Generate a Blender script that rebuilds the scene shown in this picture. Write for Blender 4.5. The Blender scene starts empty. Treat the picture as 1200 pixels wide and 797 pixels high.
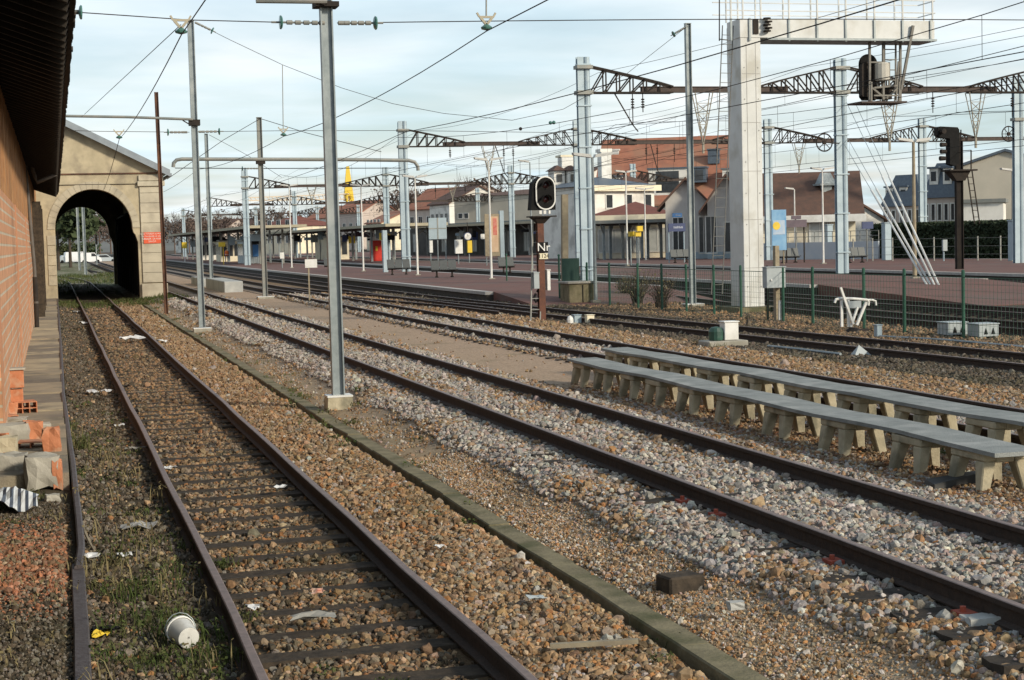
import bpy, bmesh, random
import numpy as np
from math import *
from mathutils import Vector, Matrix, Euler
random.seed(7); RNG = np.random.default_rng(7)
SC = bpy.context.scene; COL = SC.collection
# ------------------------------------------------------------------ camera
F_PX = 1900.0; ROLL = 0.026; CZ = 2.8          # focal length in photo pixels (1200 wide), roll, eye height
_u, _v = 62.5-600, 291.6-398.5
_c, _s = cos(ROLL), sin(ROLL)
PITCH = atan2(-(_s*_u+_c*_v), F_PX)
YAW = atan2(-(_c*_u-_s*_v), hypot(F_PX, _s*_u+_c*_v))
FW = Vector((sin(YAW)*cos(PITCH), cos(YAW)*cos(PITCH), -sin(PITCH)))
RT = Vector((cos(YAW), -sin(YAW), 0)); DN = FW.cross(RT)
IU = _c*RT+_s*DN; IV = -_s*RT+_c*DN
cam = bpy.data.cameras.new('camera'); camo = bpy.data.objects.new('camera', cam); COL.objects.link(camo)
camo.matrix_world = Matrix(((IU.x, -IV.x, -FW.x, 0), (IU.y, -IV.y, -FW.y, 0), (IU.z, -IV.z, -FW.z, CZ), (0, 0, 0, 1)))
cam.sensor_width = 36; cam.lens = F_PX/1200*36; cam.clip_start = 0.1; cam.clip_end = 6000
SC.camera = camo
# ------------------------------------------------------------------ light and exposure
SUN_EL, SUN_AZ = radians(24), radians(143)      # azimuth clockwise from +Y: behind the camera, to the right
SUN_STRENGTH, SUN_ANGLE, SKY_STRENGTH = 3.5, radians(7), 0.13
SC.view_settings.view_transform = 'Standard'; SC.view_settings.look = 'None'
SC.view_settings.exposure = 0.12; SC.view_settings.gamma = 1.0; SC.view_settings.use_curve_mapping = False
sd = Vector((sin(SUN_AZ)*cos(SUN_EL), cos(SUN_AZ)*cos(SUN_EL), sin(SUN_EL)))
sl = bpy.data.lights.new('sun', 'SUN'); sl.energy = SUN_STRENGTH; sl.angle = SUN_ANGLE; sl.color = (1, 0.89, 0.72)
so = bpy.data.objects.new('sun', sl); COL.objects.link(so); so.location = sd*200
so.rotation_euler = (-sd).to_track_quat('-Z', 'Y').to_euler()
W = bpy.data.worlds.new('World'); SC.world = W; W.use_nodes = True
nt = W.node_tree; nt.nodes.clear()
def N(tree, typ, **kw):
    n = tree.nodes.new(typ)
    for k, v in kw.items():
        if k.startswith('i_'): n.inputs[k[2:].replace('_', ' ')].default_value = v
        else: setattr(n, k, v)
    return n
out = N(nt, 'ShaderNodeOutputWorld'); bg = N(nt, 'ShaderNodeBackground'); bg.inputs[1].default_value = SKY_STRENGTH
sky = N(nt, 'ShaderNodeTexSky', sky_type='NISHITA', sun_disc=False, sun_elevation=SUN_EL, sun_rotation=SUN_AZ, air_density=1.0, dust_density=1.5, ozone_density=1.2)
tc = N(nt, 'ShaderNodeTexCoord'); sep = N(nt, 'ShaderNodeSeparateXYZ'); nt.links.new(tc.outputs['Generated'], sep.inputs[0])
# thin high cloud: project the view direction on a plane overhead
mx = N(nt, 'ShaderNodeMath', operation='MAXIMUM'); nt.links.new(sep.outputs[2], mx.inputs[0]); mx.inputs[1].default_value = 0.0
ad = N(nt, 'ShaderNodeMath', operation='ADD'); nt.links.new(mx.outputs[0], ad.inputs[0]); ad.inputs[1].default_value = 0.06
dx = N(nt, 'ShaderNodeMath', operation='DIVIDE'); nt.links.new(sep.outputs[0], dx.inputs[0]); nt.links.new(ad.outputs[0], dx.inputs[1])
dy = N(nt, 'ShaderNodeMath', operation='DIVIDE'); nt.links.new(sep.outputs[1], dy.inputs[0]); nt.links.new(ad.outputs[0], dy.inputs[1])
cb = N(nt, 'ShaderNodeCombineXYZ'); nt.links.new(dx.outputs[0], cb.inputs[0]); nt.links.new(dy.outputs[0], cb.inputs[1])
no = N(nt, 'ShaderNodeTexNoise'); no.inputs['Scale'].default_value = 0.95; no.inputs['Detail'].default_value = 7; no.inputs['Roughness'].default_value = 0.5; no.inputs['Distortion'].default_value = 0.25
nt.links.new(cb.outputs[0], no.inputs['Vector'])
rp = N(nt, 'ShaderNodeValToRGB'); rp.color_ramp.elements[0].position = 0.36; rp.color_ramp.elements[1].position = 0.66
rp.color_ramp.elements[0].color = (0.42, 0.42, 0.42, 1); rp.color_ramp.elements[1].color = (0.95, 0.95, 0.95, 1)
nt.links.new(no.outputs['Fac'], rp.inputs[0])
mixc = N(nt, 'ShaderNodeMix', data_type='RGBA'); nt.links.new(rp.outputs[0], mixc.inputs[0]); nt.links.new(sky.outputs[0], mixc.inputs[6])
no2 = N(nt, 'ShaderNodeTexNoise'); no2.inputs['Scale'].default_value = 0.5; no2.inputs['Detail'].default_value = 5; nt.links.new(cb.outputs[0], no2.inputs['Vector'])
rp2 = N(nt, 'ShaderNodeValToRGB'); rp2.color_ramp.elements[0].position = 0.35; rp2.color_ramp.elements[1].position = 0.65
rp2.color_ramp.elements[0].color = (5.4, 6.8, 7.5, 1); rp2.color_ramp.elements[1].color = (7.7, 7.95, 8.0, 1)
nt.links.new(no2.outputs['Fac'], rp2.inputs[0]); nt.links.new(rp2.outputs[0], mixc.inputs[7])
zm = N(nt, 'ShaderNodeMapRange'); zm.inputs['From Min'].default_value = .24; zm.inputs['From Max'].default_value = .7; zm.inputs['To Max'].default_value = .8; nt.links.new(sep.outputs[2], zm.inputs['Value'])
zmx = N(nt, 'ShaderNodeMix', data_type='RGBA'); nt.links.new(zm.outputs[0], zmx.inputs[0]); nt.links.new(mixc.outputs[2], zmx.inputs[6]); zmx.inputs[7].default_value = (2.0, 2.6, 3.4, 1)   # darker blue towards the unseen zenith, added to cut ambient light
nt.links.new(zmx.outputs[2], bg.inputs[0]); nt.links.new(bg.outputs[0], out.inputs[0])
# ------------------------------------------------------------------ helpers: from photo measurements to places
def ray(x, y): return FW*F_PX+IU*(x-600)+IV*(y-398.5)
EYE = Vector((0, 0, CZ))
def G(x, y, z=0.0):                 # point on a level of height z
    d = ray(x, y); return EYE+d*((z-CZ)/d.z)
def VY(x, y, Y):                    # point on the cross plane at distance Y down the line
    d = ray(x, y); return EYE+d*(Y/d.y)
def VX(x, y, X):
    d = ray(x, y); return EYE+d*(X/d.x)
def PD(x, y, depth): return EYE+ray(x, y)*(depth/F_PX)
def PROJ(X, Y, Z):
    X = np.asarray(X, float); Y = np.asarray(Y, float); Z = np.asarray(Z, float)-CZ
    w = X*FW.x+Y*FW.y+Z*FW.z; k = F_PX/np.maximum(w, .01)
    return 600+(X*IU.x+Y*IU.y+Z*IU.z)*k, 398.5+(X*IV.x+Y*IV.y+Z*IV.z)*k
# ------------------------------------------------------------------ materials
MATS = {}
def lnk(t, a, b): t.links.new(a, b)
def mat(name, c, c2=None, scale=6.0, rough=0.8, metal=0.0, bump=0.0, bscale=None, detail=5, lo=.35, hi=.65, c3=None, s3=0.6, spec=0.5):
    if name in MATS: return MATS[name]
    m = bpy.data.materials.new(name); m.use_nodes = True; t = m.node_tree; b = t.nodes['Principled BSDF']
    b.inputs['Roughness'].default_value = rough; b.inputs['Metallic'].default_value = metal; b.inputs['Specular IOR Level'].default_value = spec
    c2 = c2 or tuple(x*0.75 for x in c)
    tcn = N(t, 'ShaderNodeTexCoord'); nz = N(t, 'ShaderNodeTexNoise'); nz.inputs['Scale'].default_value = scale; nz.inputs['Detail'].default_value = detail
    nz.inputs['Roughness'].default_value = .6
    lnk(t, tcn.outputs['Object'], nz.inputs['Vector'])
    r = N(t, 'ShaderNodeValToRGB'); r.color_ramp.elements[0].position = lo; r.color_ramp.elements[1].position = hi
    r.color_ramp.elements[0].color = (*c, 1); r.color_ramp.elements[1].color = (*c2, 1); lnk(t, nz.outputs['Fac'], r.inputs[0])
    col = r.outputs[0]
    if c3:
        n3 = N(t, 'ShaderNodeTexNoise'); n3.inputs['Scale'].default_value = s3; n3.inputs['Detail'].default_value = 6; lnk(t, tcn.outputs['Object'], n3.inputs['Vector'])
        r3 = N(t, 'ShaderNodeValToRGB'); r3.color_ramp.elements[0].position = .5; r3.color_ramp.elements[1].position = .68; lnk(t, n3.outputs['Fac'], r3.inputs[0])
        mxx = N(t, 'ShaderNodeMix', data_type='RGBA'); lnk(t, r3.outputs[0], mxx.inputs[0]); lnk(t, col, mxx.inputs[6]); mxx.inputs[7].default_value = (*c3, 1); col = mxx.outputs[2]
    lnk(t, col, b.inputs['Base Color'])
    if bump:
        nb = N(t, 'ShaderNodeTexNoise'); nb.inputs['Scale'].default_value = bscale or scale*3; nb.inputs['Detail'].default_value = 6; lnk(t, tcn.outputs['Object'], nb.inputs['Vector'])
        bp = N(t, 'ShaderNodeBump'); bp.inputs['Strength'].default_value = bump; bp.inputs['Distance'].default_value = .02; lnk(t, nb.outputs['Fac'], bp.inputs['Height']); lnk(t, bp.outputs[0], b.inputs['Normal'])
    MATS[name] = m; return m
def brickmat(name, c1, c2, mortar, bw, bh, ms, axes='YZ', bump=.4, rough=.9, offset=.5, dirt=None):
    m = bpy.data.materials.new(name); m.use_nodes = True; t = m.node_tree; b = t.nodes['Principled BSDF']; b.inputs['Roughness'].default_value = rough
    tcn = N(t, 'ShaderNodeTexCoord'); sp = N(t, 'ShaderNodeSeparateXYZ'); lnk(t, tcn.outputs['Object'], sp.inputs[0]); cbn = N(t, 'ShaderNodeCombineXYZ')
    lnk(t, sp.outputs['XYZ'.index(axes[0])], cbn.inputs[0]); lnk(t, sp.outputs['XYZ'.index(axes[1])], cbn.inputs[1])
    br = N(t, 'ShaderNodeTexBrick'); br.offset = offset
    br.inputs['Color1'].default_value = (*c1, 1); br.inputs['Color2'].default_value = (*c2, 1); br.inputs['Mortar'].default_value = (*mortar, 1)
    br.inputs['Scale'].default_value = 1; br.inputs['Brick Width'].default_value = bw; br.inputs['Row Height'].default_value = bh; br.inputs['Mortar Size'].default_value = ms
    lnk(t, cbn.outputs[0], br.inputs['Vector'])
    nz = N(t, 'ShaderNodeTexNoise'); nz.inputs['Scale'].default_value = 2.5; nz.inputs['Detail'].default_value = 8; lnk(t, tcn.outputs['Object'], nz.inputs['Vector'])
    r = N(t, 'ShaderNodeValToRGB'); r.color_ramp.elements[0].position = .3; r.color_ramp.elements[1].position = .7
    r.color_ramp.elements[0].color = (.6, .58, .55, 1); r.color_ramp.elements[1].color = (1.1, 1.1, 1.1, 1); lnk(t, nz.outputs['Fac'], r.inputs[0])
    mu = N(t, 'ShaderNodeMix', data_type='RGBA', blend_type='MULTIPLY'); mu.inputs[0].default_value = 1; lnk(t, br.outputs['Color'], mu.inputs[6]); lnk(t, r.outputs[0], mu.inputs[7])
    lnk(t, mu.outputs[2], b.inputs['Base Color'])
    bp = N(t, 'ShaderNodeBump'); bp.inputs['Strength'].default_value = bump; bp.inputs['Distance'].default_value = .02; bp.invert = True; lnk(t, br.outputs['Fac'], bp.inputs['Height']); lnk(t, bp.outputs[0], b.inputs['Normal'])
    MATS[name] = m; return m
M = dict(
 galv=mat('galvanised_steel', (.29,.33,.34), (.20,.235,.245), 4, .5, .3, c3=(.36,.385,.38), s3=1.1),
 galv_blue=mat('pale_blue_steel', (.37,.46,.51), (.30,.38,.43), 2, .5, .15, c3=(.43,.51,.55)),
 galv_dark=mat('weathered_zinc', (.2,.22,.21), (.28,.27,.24), 2.5, .6, .3),
 rust=mat('rusty_steel', (.10,.045,.025), (.055,.03,.022), 9, .85, 0, .3, c3=(.16,.075,.04), s3=2),
 railside=mat('shaded_rail_rust', (.05,.03,.02), (.03,.02,.015), 12, .85, 0, .3),  # rust colour darkened to stand in for shade on the web
 railtop=mat('rail_head_rust', (.21,.15,.13), (.14,.10,.085), 14, .55, .1),
 darkiron=mat('dark_iron', (.024,.021,.019), (.04,.031,.025), 5, .8, 0, spec=.2),
 brownbeam=mat('brown_beam_steel', (.08,.055,.045), (.05,.04,.035), 5, .8),
 black=mat('black_paint', (.008,.008,.008), (.013,.013,.013), 5, .8, spec=.15),
 whitep=mat('white_paint', (.75,.75,.72), (.62,.62,.58), 3, .5, c3=(.5,.49,.45)),
 gantryw=mat('gantry_white_paint', (.64,.65,.63), (.57,.58,.56), 1.4, .6, c3=(.46,.45,.40), s3=1.1),
 cream=mat('cream_render', (.80,.73,.55), (.72,.65,.49), 1.5, .9, c3=(.5,.46,.38)),
 whitewall=mat('white_render', (.80,.78,.72), (.72,.70,.64), 1.5, .9, c3=(.48,.46,.42)),
 greywall=mat('grey_render', (.56,.55,.52), (.49,.48,.46), 1.5, .9),
 beige=mat('beige_render', (.50,.46,.38), (.44,.41,.34), .6, .9),
 pinkwall=mat('pale_pink_stone', (.55,.47,.42), (.48,.41,.36), 1, .9),
 slate=mat('slate_roof', (.10,.13,.16), (.07,.09,.12), 4, .5),
 redtile=mat('red_tile_roof', (.36,.15,.09), (.27,.11,.07), 1.2, .85, c3=(.30,.17,.11), s3=.3, bump=.3, bscale=6),
 browntile=mat('brown_tile_roof', (.13,.07,.05), (.09,.055,.042), 2, .9, bump=.3, bscale=8),
 maroon=mat('maroon_roof', (.20,.07,.05), (.15,.055,.04), 2, .8),
 glass=mat('dark_window_glass', (.03,.035,.04), (.05,.055,.06), 2, .12),
 palepane=mat('pale_pane', (.5,.52,.5), (.4,.42,.4), 2, .3),
 concrete=mat('old_concrete', (.42,.40,.34), (.30,.28,.24), 4, .9, 0, .3, 40, c3=(.22,.21,.16)),
 concrete_d=mat('mossy_concrete', (.23,.20,.125), (.15,.132,.083), 5, .95, 0, .4, 30, c3=(.09,.09,.045), s3=2, spec=.2),
 concrete_y=mat('yellowed_concrete', (.48,.425,.30), (.36,.315,.215), 5, .9, 0, .35, 40, c3=(.20,.185,.13), s3=3.5),
 slabgrey=mat('grey_slab', (.285,.30,.29), (.215,.23,.222), 4, .95, 0, .5, 60, c3=(.34,.35,.335), s3=2.2, spec=.1),
 wood=mat('old_timber', (.075,.058,.042), (.035,.029,.023), 8, .95, 0, .5, 20, spec=.2),
 paledwood=mat('weathered_post', (.33,.28,.19), (.24,.2,.14), 5, .9, 0, .3),
 green=mat('green_paint', (.02,.09,.055), (.015,.07,.045), 5, .5),
 red=mat('red_paint', (.62,.03,.015), (.5,.025,.012), 3, .5),
 orange=mat('orange_cloth', (.8,.17,.03), (.6,.12,.02), 3, .8),
 yellow=mat('yellow_paint', (.75,.52,.03), (.65,.45,.03), 3, .5),
 blue=mat('blue_panel', (.04,.18,.42), (.03,.13,.33), 3, .5),
 navy=mat('navy_panel', (.03,.05,.14), (.025,.04,.11), 3, .5),
 bluegrey=mat('blue_grey_panel', (.33,.41,.46), (.28,.36,.40), 2, .6),
 plum=mat('plum_panel', (.11,.08,.10), (.08,.06,.08), 3, .6),
 greycab=mat('grey_cabinet', (.38,.42,.43), (.31,.35,.36), 3, .6),
 coping=mat('pale_coping', (.46,.44,.41), (.36,.34,.32), 4, .9),
 redasph=mat('red_asphalt', (.165,.072,.055), (.12,.06,.048), .8, .95, 0, .2, 40, c3=(.13,.085,.07), s3=.35),
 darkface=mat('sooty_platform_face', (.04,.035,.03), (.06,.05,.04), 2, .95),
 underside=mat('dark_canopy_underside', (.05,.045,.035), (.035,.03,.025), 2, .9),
 fascia=mat('pale_fascia', (.42,.38,.27), (.36,.32,.23), 2, .8),
 skinc=mat('skin', (.5,.32,.24), (.45,.28,.2), 5, .6),
 brick_o=mat('terracotta', (.50,.20,.10), (.40,.15,.07), 9, .9, 0, .3, c3=(.46,.28,.18), s3=6),
 crate=mat('dull_black_plastic', (.02,.02,.02), (.03,.03,.028), 8, .6),
)
# ------------------------------------------------------------------ mesh builder
class MB:
    def __init__(s): s.v = []; s.f = []; s.mi = []; s.cur = 0
    def add(s, vs, fs):
        o = len(s.v); s.v += [tuple(p) for p in vs]; s.f += [tuple(i+o for i in f) for f in fs]; s.mi += [s.cur]*len(fs); return s
    def box(s, x0, x1, y0, y1, z0, z1):
        return s.add([(x0,y0,z0),(x1,y0,z0),(x1,y1,z0),(x0,y1,z0),(x0,y0,z1),(x1,y0,z1),(x1,y1,z1),(x0,y1,z1)],
                     [(0,3,2,1),(4,5,6,7),(0,1,5,4),(1,2,6,5),(2,3,7,6),(3,0,4,7)])
    def obox(s, c, ax, ay, az):     # oriented box: centre and three half axes
        c, ax, ay, az = map(Vector, (c, ax, ay, az)); p = []
        for k in (-1, 1):
            for a, b in ((-1,-1),(1,-1),(1,1),(-1,1)): p.append(c+ax*a+ay*b+az*k)
        return s.add(p, [(0,3,2,1),(4,5,6,7),(0,1,5,4),(1,2,6,5),(2,3,7,6),(3,0,4,7)])
    def bar(s, a, b, w, h=None, up=(0,0,1)):
        a, b = Vector(a), Vector(b); d = b-a; L = d.length
        if L < 1e-6: return s
        d /= L; up = Vector(up)
        if abs(d.dot(up)) > .98: up = Vector((0,1,0)) if abs(d.y) < .9 else Vector((1,0,0))
        sx = d.cross(up).normalized(); uz = sx.cross(d).normalized(); h = h or w
        return s.obox((a+b)/2, sx*w/2, d*L/2, uz*h/2)
    def tube(s, pts, r, n=6, caps=True):
        pts = [Vector(p) for p in pts]; rs = r if isinstance(r, (list, tuple)) else [r]*len(pts); o = len(s.v); vs = []; fs = []; prev = None
        for i, p in enumerate(pts):
            d = (pts[min(i+1, len(pts)-1)]-pts[max(i-1, 0)]).normalized()
            if prev is None:
                up = Vector((0,0,1)) if abs(d.z) < .9 else Vector((0,1,0)); x = d.cross(up).normalized()
            else: x = (prev-d*prev.dot(d)).normalized()
            prev = x; y = d.cross(x)
            for k in range(n):
                a = 2*pi*k/n; vs.append(p+(x*cos(a)+y*sin(a))*rs[i])
        for i in range(len(pts)-1):
            for k in range(n): fs.append((i*n+k, i*n+(k+1)%n, (i+1)*n+(k+1)%n, (i+1)*n+k))
        if caps: fs.append(tuple(range(n-1, -1, -1))); fs.append(tuple((len(pts)-1)*n+k for k in range(n)))
        return s.add(vs, fs)
    def prism(s, poly, axis, a0, a1):  # polygon in the other two axes, extruded along axis
        ax = 'xyz'.index(axis); oth = [i for i in range(3) if i != ax]; vs = []
        for a in (a0, a1):
            for p in poly:
                q = [0, 0, 0]; q[ax] = a; q[oth[0]] = p[0]; q[oth[1]] = p[1]; vs.append(tuple(q))
        n = len(poly); fs = [tuple(range(n)), tuple(range(2*n-1, n-1, -1))]+[(i, i+n, (i+1)%n+n, (i+1)%n) for i in range(n)]
        return s.add(vs, fs)
    def sweep(s, prof, pts, up=(0,0,1)):   # profile (side, up) along a level polyline
        pts = [Vector(p) for p in pts]; n = len(prof); vs = []; fs = []
        for i, p in enumerate(pts):
            d = (pts[min(i+1, len(pts)-1)]-pts[max(i-1, 0)]).normalized(); x = d.cross(Vector(up)).normalized(); z = x.cross(d)
            for a, b in prof: vs.append(p+x*a+z*b)
        for i in range(len(pts)-1):
            for k in range(n): fs.append((i*n+k, i*n+(k+1)%n, (i+1)*n+(k+1)%n, (i+1)*n+k))
        fs.append(tuple(range(n-1, -1, -1))); fs.append(tuple((len(pts)-1)*n+k for k in range(n)))
        return s.add(vs, fs)
    def lathe(s, c, prof, n=16, axis=(0,0,1), caps=True):   # prof: (radius, height)
        c = Vector(c); z = Vector(axis).normalized(); x = z.cross(Vector((0,1,0))) if abs(z.y) < .9 else z.cross(Vector((1,0,0))); x.normalize(); y = z.cross(x); vs = []; fs = []
        for r, h in prof:
            for k in range(n): a = 2*pi*k/n; vs.append(c+z*h+(x*cos(a)+y*sin(a))*r)
        for i in range(len(prof)-1):
            for k in range(n): fs.append((i*n+k, i*n+(k+1)%n, (i+1)*n+(k+1)%n, (i+1)*n+k))
        if caps: fs.append(tuple(range(n-1, -1, -1))); fs.append(tuple((len(prof)-1)*n+k for k in range(n)))
        return s.add(vs, fs)
    def hbeam(s, base, top, w, d, tf=.02, tw=.014, wdir=(1,0,0)):   # upright H section: flanges at +-w/2 along wdir, flange breadth d
        a, b = Vector(base), Vector(top); x = Vector(wdir).normalized(); ax = (b-a).normalized(); y = ax.cross(x).normalized(); c = (a+b)/2; h = (b-a)/2
        for k in (-1, 1): s.obox(c+x*k*(w/2-tf/2), x*tf/2, y*d/2, h)
        return s.obox(c, x*(w/2-tf), y*tw/2, h)
    def build(s, name, m, parent=None, smooth=False, bevel=0):
        me = bpy.data.meshes.new(name); off = Vector((0,0,0))
        if parent is not None: off = abs_loc(parent)
        me.from_pydata([(p[0]-off.x, p[1]-off.y, p[2]-off.z) for p in s.v], [], s.f); me.update()
        ms = m if isinstance(m, (list, tuple)) else [m]
        for q in ms: me.materials.append(q)
        if len(ms) > 1: me.polygons.foreach_set('material_index', s.mi)
        bm = bmesh.new(); bm.from_mesh(me); bmesh.ops.recalc_face_normals(bm, faces=bm.faces)
        if bevel: bmesh.ops.bevel(bm, geom=list(bm.edges), offset=bevel, segments=1, affect='EDGES', clamp_overlap=True)
        bm.to_mesh(me); bm.free()
        if smooth: me.polygons.foreach_set('use_smooth', [True]*len(me.polygons))
        o = bpy.data.objects.new(name, me); COL.objects.link(o)
        if parent is not None: o.parent = parent
        return o
def abs_loc(o):
    l = Vector(o.location)
    while o.parent: o = o.parent; l += o.location
    return l
def tag(o, label=None, cat=None, group=None, kind=None):
    if label: o['label'] = label
    if cat: o['category'] = cat
    if group: o['group'] = group
    if kind: o['kind'] = kind
    return o
def thing(name, label, cat, loc, group=None):
    o = bpy.data.objects.new(name, None); COL.objects.link(o); o.location = loc; o.empty_display_size = .2
    return tag(o, label, cat, group)
KIDS = {}
def copy_tree(o, loc=None, label=None, rz=None, parent=None):
    c = o.copy(); COL.objects.link(c)
    if parent is not None: c.parent = parent
    if loc is not None: c.location = loc
    if rz is not None: c.rotation_euler = (0, 0, rz)
    if label: c['label'] = label
    for ch in [q for q in bpy.data.objects if q.parent == o and q != c]: copy_tree(ch, parent=c)
    return c
def lettering(name, txt, size, m, parent, pos, xdir, zdir, depth=.004, align='CENTER'):
    cu = bpy.data.curves.new(name, 'FONT'); cu.body = txt; cu.size = size; cu.extrude = depth; cu.align_x = align; cu.align_y = 'CENTER'
    t = bpy.data.objects.new(name+'_tmp', cu); COL.objects.link(t)
    bpy.context.view_layer.update()
    me = bpy.data.meshes.new_from_object(t.evaluated_get(bpy.context.evaluated_depsgraph_get())); bpy.data.objects.remove(t)
    x = Vector(xdir).normalized(); z = Vector(zdir).normalized(); n = x.cross(z)
    off = abs_loc(parent)
    for v in me.vertices: v.co = Vector(pos)+x*v.co.x+z*v.co.y+n*v.co.z-off
    me.materials.clear(); me.materials.append(m); me.update()
    o = bpy.data.objects.new(name, me); COL.objects.link(o); o.parent = parent; return o
# ------------------------------------------------------------------ ground: one sheet to the horizon
def _hash(i, j, s): 
    h = np.sin(i*127.1+j*311.7+s*74.7)*43758.5453; return h-np.floor(h)
def vnoise(x, y, s=0):
    x = np.asarray(x, float); y = np.asarray(y, float); i = np.floor(x); j = np.floor(y); f = x-i; g = y-j; f = f*f*(3-2*f); g = g*g*(3-2*g)
    return (_hash(i,j,s)*(1-f)+_hash(i+1,j,s)*f)*(1-g)+(_hash(i,j+1,s)*(1-f)+_hash(i+1,j+1,s)*f)*g
def fnoise(x, y, s=0): return vnoise(x,y,s)*.55+vnoise(x*2.1,y*2.1,s+1)*.28+vnoise(x*4.3,y*4.3,s+2)*.17
KX = [-400,-1.2, -.1, .1, .5, 1.02, 1.2, 2.55, 2.75, 3.2, 3.74, 3.84, 3.9, 4.1, 4.2, 4.7, 5.25, 7.7, 8.3, 9.9, 10.2, 12.4, 13.1, 14.4, 15, 18, 18.6, 20, 26, 28, 400]
KZ = [.10, .10, .09, .03, .015, .012, -.038, -.038, .02, .02, .015, -.03, -.03, .03, .045, .06, .21, .23, .20, .20, .235, .235, .19, .17, .18, .18, .16, .15, .16, .15, .15]
def warpx(X, Y):
    w = (fnoise(Y/2.6, Y*0+3.3, 11)-.5)*.9
    return X+np.where((X > 4.15) & (X < 5.6), w*np.clip((X-4.15)/.3, 0, 1)*np.clip((5.6-X)/.3, 0, 1), 0)
def gz(X, Y):
    X = np.asarray(X, float); Y = np.asarray(Y, float)
    z = np.interp(warpx(X, Y), KX, KZ)
    far = np.clip((Y-95)/30, 0, 1)*(X < 3.8); z = z*(1-far)+far*.05
    d = np.clip((120-Y)/60, 0, 1)
    rough = np.where((X > .1) & (X < 1.05), .06, np.where((X > 2.75) & (X < 3.75), .045, np.where((X > 4.15) & (X < 5.4), .05, .02)))
    return z+(fnoise(X*1.6, Y*1.1, 4)-.5)*rough*d
def t4x(y): return float(np.interp(y, [0, 15, 27, 36, 50, 70, 500], [17.9, 17.6, 16.9, 16.4, 15.55, 15.0, 14.9]))
def t6x(y): return float(np.interp(y, [0, 40, 50, 62, 75, 95, 500], [22.4, 22.5, 23.0, 24.4, 25.7, 26.35, 26.4]))
gxs = np.concatenate([[-4000,-900,-200,-60,-20,-8,-4,-2.4], np.arange(-1.6, 20.5, .11), np.arange(21, 60, 1.5), [64,80,120,220,500,1200,4000]])
gys = [-600,-60,-10,2,5]; y = 7.5
while y < 130: gys.append(y); y *= 1.011
gys = np.array(gys+[135,150,180,230,300,420,700,1500,4500])
GX, GY = np.meshgrid(gxs, gys); GZ = gz(GX, GY); nx, ny = len(gxs), len(gys)
idx = np.arange(nx*ny).reshape(ny, nx)
quads = np.stack([idx[:-1,:-1], idx[:-1,1:], idx[1:,1:], idx[1:,:-1]], -1).reshape(-1, 4)
me = bpy.data.meshes.new('ground'); me.from_pydata(np.stack([GX,GY,GZ], -1).reshape(-1,3).tolist(), [], quads.tolist()); me.update()
me.polygons.foreach_set('use_smooth', [True]*len(me.polygons))
ground = bpy.data.objects.new('ground', me); COL.objects.link(ground); tag(ground, kind='structure')
gm = bpy.data.materials.new('trackside_ground'); gm.use_nodes = True; t = gm.node_tree; b = t.nodes['Principled BSDF']; b.inputs['Roughness'].default_value = .95; b.inputs['Specular IOR Level'].default_value = .2
tcn = N(t, 'ShaderNodeTexCoord'); sp = N(t, 'ShaderNodeSeparateXYZ'); lnk(t, tcn.outputs['Object'], sp.inputs[0])
def NZ(t, tcn, scale, detail=6, rough=.6):
    n = N(t, 'ShaderNodeTexNoise'); n.inputs['Scale'].default_value = scale; n.inputs['Detail'].default_value = detail; n.inputs['Roughness'].default_value = rough; lnk(t, tcn.outputs['Object'], n.inputs['Vector']); return n
w1 = NZ(t, tcn, .9); ma = N(t, 'ShaderNodeMath', operation='MULTIPLY_ADD'); lnk(t, w1.outputs['Fac'], ma.inputs[0]); ma.inputs[1].default_value = 1.0; lnk(t, sp.outputs[0], ma.inputs[2])
mr = N(t, 'ShaderNodeMapRange'); mr.inputs['From Min'].default_value = -1.5; mr.inputs['From Max'].default_value = 28.5; lnk(t, ma.outputs[0], mr.inputs['Value'])
zr = N(t, 'ShaderNodeValToRGB'); cr = zr.color_ramp
zones = [(-1.5,(.10,.085,.055)),(.2,(.075,.062,.042)),(1.3,(.085,.068,.045)),(2.8,(.14,.095,.055)),(3.9,(.16,.105,.06)),(4.3,(.34,.26,.17)),(4.9,(.32,.26,.19)),(5.4,(.22,.19,.165)),(7.9,(.22,.19,.17)),(8.3,(.40,.30,.215)),(10.0,(.42,.31,.225)),(10.5,(.22,.19,.16)),(12.4,(.22,.19,.16)),(12.9,(.22,.15,.09)),(14.5,(.20,.14,.085)),(15.2,(.09,.07,.055)),(18,(.10,.08,.06)),(18.8,(.20,.15,.10)),(21.5,(.17,.13,.09)),(22.5,(.085,.07,.055))]
while len(cr.elements) > 1: cr.elements.remove(cr.elements[-1])
for i, (xx, cc) in enumerate(zones):
    p = (xx+1.5+.5)/30
    e = cr.elements[0] if i == 0 else cr.elements.new(p)
    e.position = p; e.color = (*cc, 1)
lnk(t, mr.outputs[0], zr.inputs[0])
nf = NZ(t, tcn, 22, 8, .75); rf = N(t, 'ShaderNodeValToRGB'); rf.color_ramp.elements[0].position = .3; rf.color_ramp.elements[1].position = .72; rf.color_ramp.elements[0].color = (.45,.43,.4,1); rf.color_ramp.elements[1].color = (1.45,1.42,1.38,1); lnk(t, nf.outputs['Fac'], rf.inputs[0])
mu = N(t, 'ShaderNodeMix', data_type='RGBA', blend_type='MULTIPLY'); mu.inputs[0].default_value = 1; lnk(t, zr.outputs[0], mu.inputs[6]); lnk(t, rf.outputs[0], mu.inputs[7])
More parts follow.
